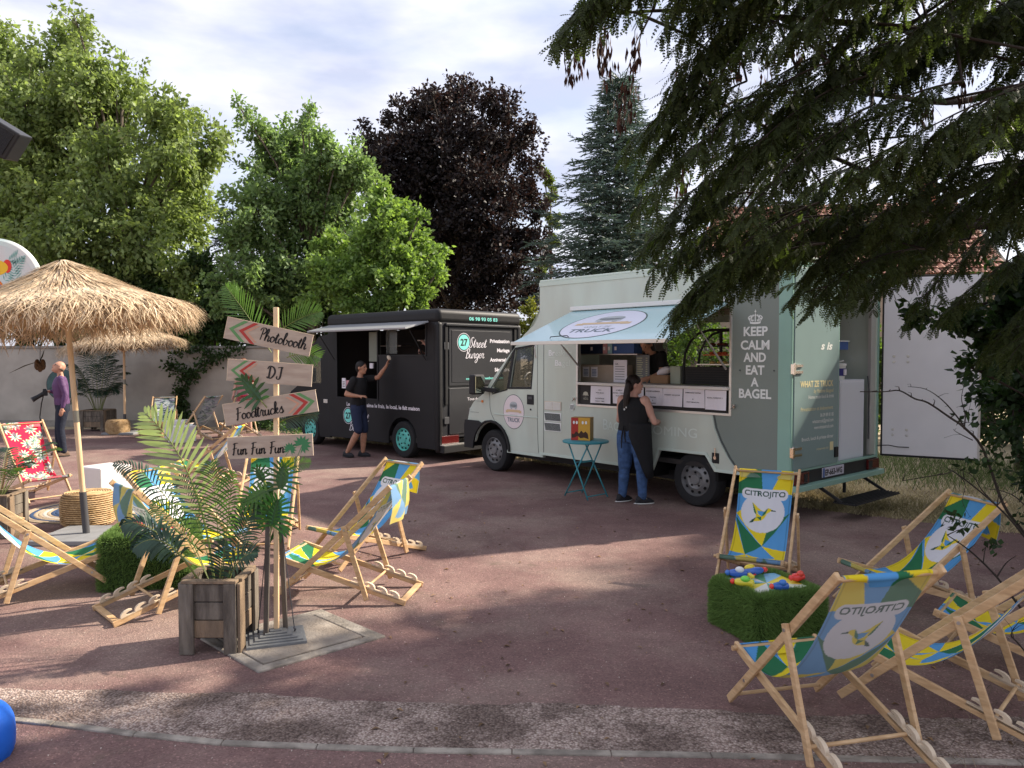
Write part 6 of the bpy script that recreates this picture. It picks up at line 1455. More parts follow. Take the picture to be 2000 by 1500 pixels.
        g = G(); g.ell(a0+Vector((0,0,.010))+d*.024*s, (.142*s,.050*s,.012), 18, 6, M); link('sole', g, sole or m_black, so_, smooth=1)
    # hair
    g = G()
    if hairstyle != 'bald':
        g.ell(hc+MH@Vector((-.016,0,.045))*hs, (.100*hs,.084*hs,.092*hs), 18, 12, MH); g.ell(hc+MH@Vector((-.055,0,.0))*hs, (.062*hs,.074*hs,.085*hs), 14, 10, MH)
    if hairstyle == 'bald':
        g.tube([hc+MH@Vector(v)*hs for v in ((.0,-.080,-.02),(-.05,-.072,-.01),(-.09,0,-.02),(-.05,.072,-.01),(.0,.080,-.02))], [.012,.022,.026,.022,.012], 8)
    if hairstyle == 'ponytail':
        g.ell(hc+MH@Vector((-.085,0,.05))*hs, (.04*hs,.035*hs,.04*hs), 10, 8); g.tube([hc+MH@Vector((-.09,0,.06))*hs, hc+Vector((-.13,.01,.02))*hs, hc+Vector((-.15,.02,-.12))*hs, hc+Vector((-.145,.03,-.28))*hs, hc+Vector((-.13,.03,-.42))*hs], [.022,.038,.046,.040,.008], 10)
    if hairstyle == 'long':
        g.tube([hc+MH@Vector((-.05,0,.03))*hs, hc+Vector((-.07,0,-.08))*hs, hc+Vector((-.07,0,-.2))*hs], [.07,.075,.03], 10)
    organic('hair', g, hair, t, .010, 2)
    g = G(); [g.ell(hc+MH@Vector((.0785,.030*q,.018))*hs, (.010*hs,.013*hs,.009*hs), 8, 6, MH) for q in (1,-1)]; link('eyes', g, mat('eye', (.05,.04,.035), .2), t, smooth=1)
    g = G(); g.tube([hc+MH@Vector(v)*hs for v in ((.085,-.022,-.053),(.098,0,-.0515),(.085,.022,-.053))], [.003,.0045,.003], 6); link('mouth', g, mat('lip', (.30,.10,.08), .5), t, smooth=1)
    return t, hc, MH
m_sk = mat('skin', (.50,.26,.17), .55, var=.06, vs=12); m_sk2 = mat('skin_tan', (.42,.21,.13), .5, var=.18, vs=16); m_sk3 = mat('skin_fair', (.58,.33,.25), .5, var=.06)
m_bt = mat('black_cotton', (.012,.012,.013), .9, bump=.8, bs=9); m_navy = mat('navy_denim', (.018,.026,.060), .9, bump=.8, bs=10); m_jean = mat('blue_jeans', (.045,.095,.21), .9, var=.35, vs=9, bump=1, bs=11, stretch=(1,1,1.6))
m_purp = mat('purple_shirt', (.095,.040,.115), .7, bump=1, bs=10); m_dkj = mat('dark_jeans', (.012,.016,.030), .9, bump=.9, bs=12); m_hair = mat('dark_brown_hair', (.018,.010,.007), .55, bump=.5, bs=90, stretch=(1,1,.2)); m_bl = mat('black_hair', (.010,.008,.007), .6, bump=.4, bs=120)
m_shb = mat('brown_suede', (.14,.09,.06), .8); m_shk = mat('black_canvas_shoe', (.012,.012,.015), .7); m_solew = mat('white_sole', (.65,.65,.62), .6)
t, hc, MH = human('man in black t-shirt and navy shorts reaching up beside the black truck', (-2.82,14.15,0), -18, dict(
    pelvis=(0,0,.95), chest=(.03,0,1.33), neck=(.045,0,1.49), head=(.075,0,1.635), shL=(.05,.17,1.43), shR=(.01,-.18,1.42),
    elL=(.31,.20,1.46), wrL=(.49,.18,1.68), elR=(-.10,-.25,1.16), wrR=(.14,-.20,1.13), hipL=(0,.09,.90), hipR=(0,-.09,.90),
    knL=(.07,.09,.49), anL=(.04,.09,.085), knR=(.06,-.10,.50), anR=(-.17,-.11,.095), handL=((.35,0,.9),(1,0,-.2),.6), handR=((1,.1,.03),(0,.4,-1),.5), toeL=(1,.1,0), toeR=(1,-.15,0)),
    m_sk2, m_bt, m_navy, m_shk, m_bl, legs='short', sleeves=.62)
cl = thing('cloth', 'small cream cloth held up in the raised hand of the man in black', 'cloth', (-2.82+.545*cos(rad(-18))-.17*sin(rad(-18)),14.15+.545*sin(rad(-18))+.17*cos(rad(-18)),1.825))
g = G(); g.ell((0,0,0), (.035,.025,.05), 12, 8, Matrix.Rotation(-.6,3,'Y')); o = link('folded_cloth', g, mat('cream_cloth', (.62,.56,.45), .8), cl, smooth=1)
t, hc, MH = human('woman with ponytail, black sleeveless top, apron and jeans at the pale green truck', (1.53,9.72,0), 48, dict(
    pelvis=(0,0,.90), chest=(.01,0,1.22), neck=(.01,0,1.36), head=(.025,0,1.485), shL=(0,.165,1.29), shR=(0,-.165,1.29),
    elL=(.05,.25,1.03), wrL=(.26,.12,1.05), elR=(.06,-.27,1.03), wrR=(.27,-.20,1.02), hipL=(0,.10,.86), hipR=(0,-.10,.86),
    knL=(-.01,.12,.46), anL=(-.03,.14,.085), knR=(.01,-.12,.46), anR=(.0,-.14,.085), toeL=(.8,-.25,0), toeR=(.75,-.55,0)),
    m_sk3, m_bt, m_jean, m_shk, m_hair, s=1.0, build=1.24, sleeves=0, tank=True, look=-42, hairstyle='ponytail', sole=m_solew)
g = G(); vs = []; n = 22
for i in range(n+1):
    a = rad(-168+ (168+75)*i/n); rr = .225; k = i/n; zb = .34+max(0, .22-k)*2.4
    for z in np.linspace(1.02, zb, 8):
        w = rr+(.05*(1.02-z))+.012*sin(i*1.3)*(1.02-z); vs.append((w*.82*cos(a), w*1.05*sin(a), z))
g.add(vs, [(i*8+j, i*8+j+1, (i+1)*8+j+1, (i+1)*8+j) for i in range(n) for j in range(7)]); o = link('apron', g, m_bt, t, smooth=1); m_ = o.modifiers.new('s','SOLIDIFY'); m_.thickness = .006
g = G(); g.tube([(-.15,.05,.98),(-.17,.06,.85),(-.16,.07,.70)], [.008,.010,.006], 6); g.tube([(-.15,.03,.98),(-.17,.02,.88),(-.165,.01,.78)], [.008,.012,.006], 6); link('apron_string', g, m_bt, t)
g = G()
for k in range(3): g.bar((.045+.022*k,-.188+.0*k,.03),(.02+.022*k,-.190,.072),.004,.010)
stp = link('shoe_stripe', g, m_solew, t); stp.location = (-.0,0,0)
g = G(); g.ell((-.175,.02,1.19),(.01,.012,.014),8,6); g.ell((-.172,-.005,1.215),(.008,.01,.011),8,6); link('bead', g, m_solew, t, smooth=1)
t, hc, MH = human('man in purple shirt holding a camera and looking up behind the parasol pole', (-8.36,14.35,0), 214, dict(
    pelvis=(0,0,.95), chest=(.03,0,1.33), neck=(.02,0,1.50), head=(.045,0,1.64), shL=(.03,.18,1.43), shR=(.03,-.18,1.43),
    elL=(-.04,.27,1.14), wrL=(.02,.29,.90), elR=(-.02,-.27,1.15), wrR=(.19,-.19,1.20), hipL=(0,.09,.90), hipR=(0,-.09,.90),
    knL=(.05,.13,.50), anL=(.0,.17,.085), knR=(.06,-.11,.50), anR=(.05,-.15,.085), handR=((.7,.5,-.1),(.2,.2,-1),.9), toeL=(.9,.3,0), toeR=(.9,-.3,0)),
    m_sk, m_purp, m_dkj, m_shb, mat('grey_hair', (.10,.075,.055), .8), sleeves=1, look=8, pitch=32, hairstyle='bald')
g = G()
for q in (1,-1): g.tube([hc+MH@Vector((.088, .032*q+.023*cos(a*pi/6), .018+.018*sin(a*pi/6))) for a in range(13)], .0022, 5); g.tube([hc+MH@Vector((.088,.055*q,.022)), hc+MH@Vector((.0,.080*q,.02))], .0022, 5)
link('glasses', g, m_dgrey, t)
g = G(); g.tube([(.02,.06,1.53),(.10,.02,1.40),(.13,-.06,1.30),(.20,-.10,1.24)], .012, 6, sq=.3); g.tube([(.02,-.06,1.53),(-.06,-.12,1.40),(.0,-.2,1.2)], .016, 6, sq=.3); link('neck_strap', g, m_black, t)
th = rad(214); cw = Vector((-8.36+.27*cos(th)+.13*sin(th), 14.35+.27*sin(th)-.13*cos(th), 1.17))
c = thing('camera', 'black camera with a long lens held by the man in the purple shirt', 'camera', tuple(cw), th)
g = G(); g.box(-.045,.035,-.075,.075,-.05,.05); g.box(-.03,.03,-.03,.03,.048,.078); link('camera_body', g, m_black, c, bevel=.012, seg=3)
g = G(); g.tube([(.02,0,-.01),(.10,0,-.06),(.19,0,-.115)], [.040,.038,.046], 16); link('lens', g, m_black, c, smooth=40)
g = G(); g.cyl((.19,0,-.115),(.205,0,-.124),.050,.048,n=16); link('lens_hood', g, m_dgrey, c)
g = G(); g.tube([(.0,-.07,.03),(.05,-.10,-.2),(.08,-.11,-.45),(.06,-.10,-.62)], [.010,.014,.014,.016], 6, sq=.3); link('hanging_strap', g, m_black, c)
vl = local(2.33, -.82, .56)
human('vendor in black leaning behind the counter of the pale green truck', vl, 131.44+75, dict(
    pelvis=(0,0,.92), chest=(.16,0,1.22), neck=(.24,0,1.35), head=(.30,-.02,1.45), shL=(.18,.17,1.30), shR=(.18,-.17,1.30),
    elL=(.22,.22,1.05), wrL=(.38,.16,1.00), elR=(.24,-.22,1.05), wrR=(.40,-.12,1.00), hipL=(0,.09,.88), hipR=(0,-.09,.88),
    knL=(.02,.1,.48), anL=(0,.1,.09), knR=(.02,-.1,.48), anR=(0,-.1,.09)), m_sk, m_bt, m_dkj, m_shk, m_hair, sleeves=.5, pitch=-35, look=20, hairstyle='long')
vk = (Matrix.Translation((KX,KY,0)) @ Matrix.Rotation(KA,4,'Z')) @ Vector((.72,-.62,.38))
human('cook inside the black truck bending forward, only a bare arm showing in the hatch', tuple(vk), 137.5+80, dict(
    pelvis=(-.2,0,.92), chest=(-.06,0,1.36), neck=(.02,0,1.50), head=(.06,0,1.62), shL=(-.02,.17,1.44), shR=(-.02,-.17,1.44),
    elL=(.22,.26,1.48), wrL=(.30,.10,1.68), elR=(.20,-.20,1.52), wrR=(.34,-.05,1.56), hipL=(-.2,.09,.88), hipR=(-.2,-.09,.88),
    knL=(-.15,.1,.48), anL=(-.2,.1,.09), knR=(-.15,-.1,.48), anR=(-.2,-.1,.09)), m_sk3, m_bt, m_dkj, m_shk, m_bl, sleeves=.4, hairstyle='short')
human('person with reddish hair and bare legs in shorts half hidden behind the signpost boards', (-6.55,18.9,0), 250, dict(
    pelvis=(0,0,.90), chest=(.02,0,1.26), neck=(.02,0,1.42), head=(.04,0,1.57), shL=(0,.16,1.36), shR=(0,-.16,1.36),
    elL=(.0,.23,1.1), wrL=(.08,.24,.86), elR=(.0,-.23,1.1), wrR=(.08,-.24,.86), hipL=(0,.09,.86), hipR=(0,-.09,.86),
    knL=(.02,.12,.47), anL=(0,.16,.085), knR=(.02,-.12,.47), anR=(0,-.16,.085)), m_sk3, mat('pink_top', (.45,.22,.22), .8), mat('pink_shorts', (.30,.13,.15), .8), m_shb, mat('red_hair', (.16,.06,.03), .6), s=1.06, sleeves=.5, legs='short', hairstyle='long')
# ================================================================== trees and shrubs
def leafmat(n, c, tc, isl=.45, tr=.45, spec=.3, rough=.5): return mat(n, c, rough, island=isl, trans=tr, tcol=tc, spec=spec)
m_bark = mat('bark', (.085,.065,.048), .95, c2=(.14,.115,.09), vs=5, stretch=(6,6,1), bump=.7, bs=20)
m_barkd = mat('bark_dark', (.035,.026,.02), .95, var=.3, vs=6, bump=.5)
def leaves(name, P, D, L, Wd, m, parent, rg, droop=.5, upb=.5):
    """P (n,3) points, D (n,3) direction hints; diamond leaves"""
    n = len(P); a = rg.normal(0,1,(n,3)); a = a/np.linalg.norm(a,axis=1,keepdims=True)+D*.8; a[:,2] -= droop; a /= np.linalg.norm(a,axis=1,keepdims=True)
    r = rg.normal(0,1,(n,3)); r[:,2] += upb; b = np.cross(a, r); b /= np.linalg.norm(b,axis=1,keepdims=True)+1e-9
    l = L*rg.uniform(.6,1.25,(n,1)); w = Wd*rg.uniform(.7,1.2,(n,1)); c = np.cross(a,b)
    V = np.stack([P, P+a*l*.45+b*w*.5+c*w*.12, P+a*l, P+a*l*.45-b*w*.5+c*w*.12], 1)
    o = quads(name, V, m, parent); o['kind'] = 'stuff'; return o
def tree(name, label, base, blobs, m, bark, nl, L, Wd, seed, twigs=9, spread=.07, droop=.5, trunk_r=.16, up=.25, leafname='foliage', trunk_top=None, group=None, inner=.35, cat='tree', cluster=7, shoot=.28):
    """blobs: list of (centre Vector, radius). limbs go from the trunk to each blob, twigs fill it, leaves sit on the twigs"""
    rg = np.random.default_rng(seed); rr = random.Random(seed)
    t = thing(name, label, cat, tuple(base), 0, group); B = Vector(base)
    blobs = [(Vector(c)-B, r) for c, r in blobs]
    cx = sum((c for c, r in blobs), Vector())/len(blobs); top = max(c.z for c, r in blobs)
    tt = Vector(trunk_top)-B if trunk_top is not None else Vector((cx.x*.5, cx.y*.5, top*.82))
    g = G(); n = 9; tp = [Vector((0,0,-.2)).lerp(tt, i/n)+Vector((rr.uniform(-1,1),rr.uniform(-1,1),0))*trunk_r*.5*(i > 0) for i in range(n+1)]
    g.tube(tp, [trunk_r*(1-.82*i/n) for i in range(n+1)], 9); link('trunk', g, bark, t, smooth=1)
    gl = G(); pts = []; dirs = []; wts = sum(r**2.2 for c, r in blobs)
    for c, r in blobs:
        hz = c.z*.62; k = min(n, max(1, int(hz/max(tt.z,.1)*n))); s = tp[k]; mid = s.lerp(c, .5)+Vector((0,0,(c-s).length*.12)); R0 = trunk_r*(1-.82*k/n)*.5
        gl.tube([s, mid, c], [R0, R0*.6, .012+R0*.25], 6)
        nt_ = max(4, int(twigs*(r/.8)**1.6)); nlb = nl*(r**2.2)/wts; per = nlb/nt_
        for q in range(nt_):
            d = Vector(rg.normal(0,1,3)); d.z += up; d.normalize(); st = c+Vector(rg.normal(0,1,3))*r*.12; lng = rr.random() < shoot; e = c+d*r*(rr.uniform(1.15,1.8) if lng else rr.uniform(.6,1.08))+Vector((0,0,r*.15 if lng else 0)); md = st.lerp(e,.5)+Vector((0,0,r*.1))
            if q % 2 == 0: gl.tube([st, md, e], [.010+R0*.1,.007,.003], 4, cap=False)
            kk = max(2, int(per*(.55 if lng else 1.1))); ncl = max(1, kk//cluster)
            ci = rg.integers(0, ncl, kk); cu = (rg.uniform(0,1,ncl)**.7*(1-inner)+inner)[ci]; coff = (rg.normal(0,1,(ncl,3))*r*(.07 if lng else .19)*(1.25-.6*((cu[:ncl] if ncl <= kk else cu)[:,None]*0+.5)))[ci]; off = rg.normal(0,1,(kk,3)); 
            A = np.array(st); Mm = np.array(md); E = np.array(e); uu = cu[:,None]
            pos = A*(1-uu)**2+2*Mm*uu*(1-uu)+E*uu**2+off*spread+coff*(1.5-uu); pts.append(pos); dirs.append(np.tile(np.array(d), (kk,1)))
    link('limbs', gl, bark, t, smooth=1)
    leaves(leafname, np.vstack(pts), np.vstack(dirs), L, Wd, m, t, rg, droop)
    return t
def px(lst, Y, dz=.9, seed=0, s=1.):
    rr = random.Random(seed); o = []
    for q in lst:
        y = Y+rr.uniform(-dz, dz) if len(q) < 4 else q[3]; c = at(q[0], q[1], y); o.append((c, q[2]/CAM_F*y*s))
    return o
m_map = leafmat('maple_leaf', (.215,.28,.105), (1.25,1.3,.7), tr=.5)
m_oak = leafmat('oak_leaf', (.19,.275,.12), (1.2,1.3,.7), tr=.5)
m_oakd = leafmat('deep_green_leaf', (.045,.080,.026), (1.2,1.4,.5), tr=.35)
m_oak2 = leafmat('bright_oak_leaf', (.19,.29,.085), (1.25,1.3,.6), tr=.5)
m_bee = leafmat('copper_leaf', (.024,.018,.018), (1.4,.9,.7), tr=.25, isl=.6, spec=.3)
m_bir = leafmat('birch_leaf', (.13,.17,.05), (1.3,1.4,.6))
tree('maple_tree', 'tall yellow-green maple filling the upper left behind the wall', (-11.5,22.8,0), px([(150,45,24),(140,90,42),(105,150,62),(165,165,55),(225,165,42),(55,230,80),(150,250,85),(245,230,58),(310,215,40),(345,235,34),(378,250,30),(415,290,34),(447,268,17),(330,300,60),(385,330,42),(90,350,95),(215,350,95),(320,380,65),(35,460,95),(140,480,95),(255,470,85),(350,450,50),(390,410,34),(60,580,85),(180,590,80),(290,580,75),(360,540,50),(370,620,55)], 22.5, 1.3, 1), m_map, m_bark, 82000, .17, .095, 1, twigs=34, spread=.11, droop=.75, trunk_r=.22, cluster=16)
tree('maple_tree', 'yellow-green tree cut off by the left edge, upper left corner', (-17.5,24.5,0), px([(5,70,26),(18,130,45),(-10,180,60),(10,260,60),(-40,330,90),(0,420,70),(-20,540,90)], 24, .8, 2), m_map, m_bark, 42000, .15, .085, 2, twigs=26, spread=.12, droop=.75, cluster=14)
tree('oak_tree', 'light green oak with upright shoots between the maple and the dark purple beech', (-5.4,21.5,0), px([(462,200,9),(478,222,14),(497,250,20),(525,285,32),(560,300,30),(602,222,12),(590,250,20),(585,290,38),(628,285,22),(655,315,28),(693,288,12),(700,340,30),(540,355,55),(620,350,55),(680,380,45),(505,410,55),(590,430,70),(670,450,60),(480,480,50),(560,520,70),(650,540,70),(470,570,55),(560,610,60)], 21, 1.0, 3), m_oak, m_bark, 52000, .14, .085, 3, twigs=36, spread=.09, droop=.2, cluster=13, up=.6, shoot=.42)
tree('oak_tree', 'bright green lower oak reaching over the black truck', (-2.9,18.6,0), px([(745,385,16),(755,420,30),(790,440,26),(818,425,12),(740,470,45),(800,490,36),(845,490,16),(862,487,8),(700,520,50),(770,540,50),(830,540,28),(856,530,10),(660,570,45),(730,590,40),(800,590,30),(640,500,30)], 18.6, .7, 4), m_oak2, m_bark, 42000, .125, .078, 4, twigs=40, spread=.08, droop=.15, cluster=12, up=.35, shoot=.42)
tree('copper_beech', 'large dark purple copper beech in the centre behind the black truck', (-2.4,33,0), px([(712,245,10),(730,290,28),(765,240,20),(775,205,12),(800,225,30),(825,195,18),(843,180,12),(850,215,35),(895,175,20),(905,205,35),(930,180,14),(960,205,28),(995,185,10),(985,230,35),(1030,245,12),(1020,280,35),(745,330,45),(800,310,60),(880,290,70),(960,300,60),(1035,330,28),(770,400,55),(850,390,75),(940,400,75),(1020,400,45),(1060,420,20),(800,470,60),(880,490,75),(970,500,70),(1045,480,35),(1070,500,16),(850,570,60),(940,590,65),(1030,570,45),(800,550,40)], 33, 1.6, 5), m_bee, m_barkd, 88000, .18, .11, 5, twigs=34, spread=.11, droop=.1, trunk_r=.3, cluster=10)
tree('birch_tree', 'pale green birch showing behind the right side of the dark beech', (2.0,39,0), px([(1062,330,10),(1066,360,14),(1075,395,14),(1080,430,16),(1078,470,16),(1060,520,20)], 39, .5, 6), m_bir, m_bark, 9000, .13, .08, 6, twigs=14)
def conifer(name, label, base, h, rb, m, seed, tiers=26, n=9, dens=26, ls=.10, droop=.12, tip=.2):
    rg = random.Random(seed); t = thing(name, label, 'tree', tuple(base)); g = G(); g.tube([(0,0,-.2),(0,0,h*.5),(0,0,h)], [h*.022,h*.013,.01], 8); link('trunk', g, m_barkd, t, smooth=1)
    gl = G(); V = []
    for k in range(tiers):
        f = (k+.5)/tiers; z = h*(.06+.93*f); R_ = rb*(1-f)**.85*rg.uniform(.8,1.12)+tip*.5
        for q in range(n):
            a = 2*pi*(q+rg.random())/n; Rr = R_*rg.uniform(.5,1.2); e = Vector((cos(a)*Rr, sin(a)*Rr, z+Rr*(.22-droop*3*(1-f)+rg.uniform(-.2,.25)))); s = Vector((0,0,z)); md = s.lerp(e,.55)+Vector((0,0,Rr*.10))
            gl.tube([s,md,e], [.02,.012,.004], 4, cap=False)
            m_n = max(6, int(dens*Rr))
            for i in range(m_n):
                u = .12+.88*(i+rg.random())/m_n; p = s*(1-u)**2+md*2*u*(1-u)+e*u*u; d = (e-s).normalized(); sd2 = Vector((-d.y,d.x,0))*rg.choice((-1,1)); L = ls*(1.4-.6*u)*rg.uniform(1.2,2.6)
                w = (sd2*rg.uniform(.5,1)+d*.8+Vector((0,0,rg.uniform(-.55,.12)))).normalized()
                for b in range(5):
                    c = p+w*L*b/5; x = (w+Vector((rg.uniform(-1,1),rg.uniform(-1,1),rg.uniform(-.7,.7)))*.8).normalized()*ls*.55; y = w.cross(x).normalized()*ls*.07
                    V.append([c-y, c+x*.5-y*1.5+w*ls*.2, c+x+w*ls*.3, c+y*1.2])
    link('limbs', gl, m_barkd, t); o = quads('needles', V, m, t); o['kind'] = 'stuff'; return t
m_spr = leafmat('blue_needles', (.085,.125,.098), (1,1.1,1), tr=.2, isl=.4); m_dcon = leafmat('dark_needles', (.014,.028,.020), (1,1.2,1), tr=.15); m_ycon = leafmat('yellow_needles', (.20,.22,.035), (1.2,1.2,.6), tr=.3)
b = at(1205,640,28); conifer('blue_cedar', 'tall blue-grey conifer behind the roof of the pale green truck', (b.x,28,0), 11.9, 4.4, m_spr, 1, tiers=46, n=15, dens=9, ls=.24)
b = at(452,640,31); conifer('dark_conifer', 'dark conifer filling the gap between the maple and the oak', (b.x,31,0), 7.8, 2.4, m_dcon, 2, tiers=20, n=9, dens=12, ls=.22)
b = at(1033,640,21); tree('yellow_shrub', 'small yellow-green shrub peeking out between the two trucks', (b.x,21,0), px([(1035,612,14),(1025,640,16),(1045,650,16),(1030,680,20),(1055,625,12)], 21, .2, 3), m_ycon, m_barkd, 5000, .09, .05, 77, twigs=40, spread=.06, trunk_r=.05, cat='shrub')
# shrubs
m_shr = leafmat('shrub_leaf', (.075,.125,.035), (1.4,1.5,.5)); m_shd = leafmat('dark_shrub_leaf', (.022,.044,.014), (1.3,1.6,.5), tr=.4)
shl = ['green shrub behind the cab of the pale green truck','green shrub seen through the serving hatch of the pale green truck','green shrub behind the back of the pale green truck','green shrub behind the open white door','dark shrub right of the open white door','dark shrub at the right edge behind the bare twigs']
for i, (x, y, h, r) in enumerate(((2.4,18,2.9,1.6),(4.9,17.5,3.0,1.8),(7.6,17.3,2.8,1.8),(10.2,16.5,2.8,1.9),(8.3,12.6,3.0,1.5),(9.6,11.0,3.2,1.7))):
    rr = random.Random(i); bl = [(Vector((x+rr.uniform(-r,r)*.75, y+rr.uniform(-r,r)*.6, rr.uniform(.35,h-.5))), rr.uniform(.5,.8)) for _ in range(11)]
    tree('shrub', shl[i], (x,y,0), bl, m_shr if i < 4 else m_shd, m_bark, 13000, .10, .06, 20+i, twigs=16, spread=.06, trunk_r=.06, cat='shrub', group='shrubs behind the trucks', up=.4)
for i, (pxx, lb) in enumerate(((420,'dark green shrub over the wall left of the signpost'),(520,'dark green shrub over the wall behind the signpost'),(630,'dark green shrub over the wall behind the black truck cab'))):
    tree('shrub', lb, (at(pxx,650,21.6).x,21.6,0), px([(pxx-30,640,40),(pxx+30,620,45),(pxx,580,45),(pxx-20,540,35),(pxx+30,660,30)], 21.5, .4, i), m_oakd, m_barkd, 15000, .12, .08, 40+i, twigs=16, trunk_r=.08, cat='shrub', group='dark shrubs above the wall')
for i, (pxx, lb) in enumerate(((60,'dark green bush behind the wall at the far left'),(190,'dark green bush behind the wall beyond the big parasol'),(310,'dark green bush behind the wall right of the big parasol'))):
    tree('shrub', lb, (at(pxx,650,21.8).x,21.8,0), px([(pxx-40,600,45),(pxx+40,620,45),(pxx,650,45),(pxx-10,570,40),(pxx+50,560,30)], 21.8, .4, i), m_oakd, m_barkd, 14000, .13, .085, 50+i, twigs=16, trunk_r=.08, cat='shrub', group='dark shrubs above the wall')
# climbing plant on the wall
vt = thing('climbing_vine', 'dark ivy vine climbing up the beige wall above the pale deckchair', 'vine', (-8,20.3,0)); rg = np.random.default_rng(3)
g = G(); P = []
for path in ([(372,835),(352,800),(350,775),(362,750),(382,725),(410,705),(440,690),(470,680)],[(372,830),(362,800),(356,775)],[(380,735),(350,722),(330,712)],[(420,700),(400,685),(370,680),(340,690)],[(350,770),(362,755)]):
    p3 = [at(a,b,20.28) for a, b in path]; q = [Vector(p)-Vector((-8,20.3,0)) for p in cat_rom([tuple(p) for p in p3], 6)]; g.tube(q, .014, 5)
    for c in q:
        for _ in range(16): P.append(np.array(c)+rg.normal(0,1,3)*np.array([.10,.03,.10])-np.array([0,.06,0]))
link('stems', g, m_barkd, vt); leaves('ivy_leaves', np.array(P), np.tile([0,-.3,0],(len(P),1)), .10, .08, m_oakd, vt, rg, .4)
rg = np.random.default_rng(5); n = 9000; X = rg.uniform(-7.6,-1.5,n); Yy = rg.uniform(17.9,20.3,n); P = np.stack([X,Yy,rg.uniform(.01,.22,n)],1); P = P[(P[:,1] > 19.6-(P[:,0]+6.6)*.86+rg.normal(0,.15,len(P)))]
o = leaves('ground_cover', P, np.zeros_like(P), .08, .06, leafmat('cover_leaf', (.05,.10,.03), (1.3,1.4,.5)), None, rg, .1); tag(o, kind='stuff')
# ------------------------------------------------ the house
hs = thing('tiled_house', 'house with a red tiled roof and skylights behind the foreground branches', 'house', (9.5,27,0), rad(-8))
m_hw = mat('house_render', (.32,.26,.21), .9, var=.1); m_tile = mat('roof_tile', (.22,.085,.055), .85, island=.35, c2=(.28,.13,.09), vs=3); m_tile2 = mat('orange_tile', (.50,.17,.07), .85, island=.3)
g = G(); g.box(-3.6,7,0,8,0,4.55); link('wall', g, m_hw, hs)
g = G(); g.box(-3.9,7.3,-.35,-.25,4.50,4.62); link('gutter', g, m_dgrey, hs)
RX0, RX1, RS, RZ = -3.9, 7.3, math.tan(rad(36)), 4.62
g = G(); g.plate([(RX0,0),(RX1,0),(RX1,5.4),(RX0+2.2,5.4)], [], lambda u,v,d: (u, -.35+v*cos(rad(36)), RZ+v*sin(rad(36))-.06+d*0+(-.05 if d else 0)), 1); link('roof_deck', g, m_dkint, hs)
V = []; tw, tl = .24, .34
for r_ in range(16):
    for c_ in range(int((RX1-RX0)/tw)):
        x = RX0+c_*tw; v0 = r_*tl-.03
        if x < RX0+2.2*(v0/5.4): continue
        def q(u, v, z): return (u, -.35+v*cos(rad(36))-z*sin(rad(36)), RZ+v*sin(rad(36))+z*cos(rad(36)))
        zz = R.uniform(0,.006)
        V.append([q(x,v0,.045+zz),q(x+tw*.55,v0,.075+zz),q(x+tw*.55,v0+tl*1.05,.035),q(x,v0+tl*1.05,.005)]); V.append([q(x+tw*.55,v0,.075+zz),q(x+tw*.98,v0,.03+zz),q(x+tw*.98,v0+tl*1.05,-.005),q(x+tw*.55,v0+tl*1.05,.035)]); V.append([q(x,v0,.0),q(x+tw*.98,v0,.0),q(x+tw*.55,v0,.075+zz),q(x,v0,.045+zz)])
o = quads('roof_tiles', V, m_tile, hs); o['kind'] = 'stuff'
def qq(u, v, z): return (u, -.35+v*cos(rad(36))-z*sin(rad(36)), RZ+v*sin(rad(36))+z*cos(rad(36)))
for u, v in ((-1.0,1.75),(-2.9,.7)):
    g = G(); vs = [qq(u+a,v+b,c) for c in (.05,.16) for a, b in ((0,0),(.75,0),(.75,.95),(0,.95))]; g.add(vs, [(4,5,6,7),(0,1,5,4),(1,2,6,5),(2,3,7,6),(3,0,4,7)]); sk = link('skylight', g, m_dgrey, hs)
    g = G(); g.add([qq(u+a,v+b,.168) for a, b in ((.06,.06),(.69,.06),(.69,.89),(.06,.89))], [(0,1,2,3)]); link('pane', g, mat('skylight_glass', (.35,.38,.42), .05, spec=1.), sk)
g = G(); g.box(5.6,6.2,3.4,4.0,7.0,8.7); ch = link('chimney', g, mat('chimney_brick', (.33,.13,.08), .9, var=.3, vs=20), hs)
g = G(); g.cyl((5.9,3.7,8.7),(5.9,3.7,9.05),.13,n=12); link('chimney_pot', g, m_tile2, ch)
ax_ = thing('annex', 'low annex with an orange tiled roof left of the big red roof', 'building', (4.6,29,0))
g = G(); g.box(-.6,3.4,0,4,0,4.6); link('wall', g, m_hw, ax_)
V = []
for r_ in range(5):
    for c_ in range(18):
        x = -.8+c_*.24; y0 = -.3+r_*.30; z0 = 4.6+r_*.16; V.append([(x,y0,z0+.05),(x+.23,y0,z0+.09),(x+.23,y0+.34,z0+.22),(x,y0+.34,z0+.18)]); V.append([(x,y0,z0-.05),(x+.23,y0,z0-.05),(x+.23,y0,z0+.09),(x,y0,z0+.05)])
o = quads('roof_tiles', V, m_tile2, ax_); o['kind'] = 'stuff'
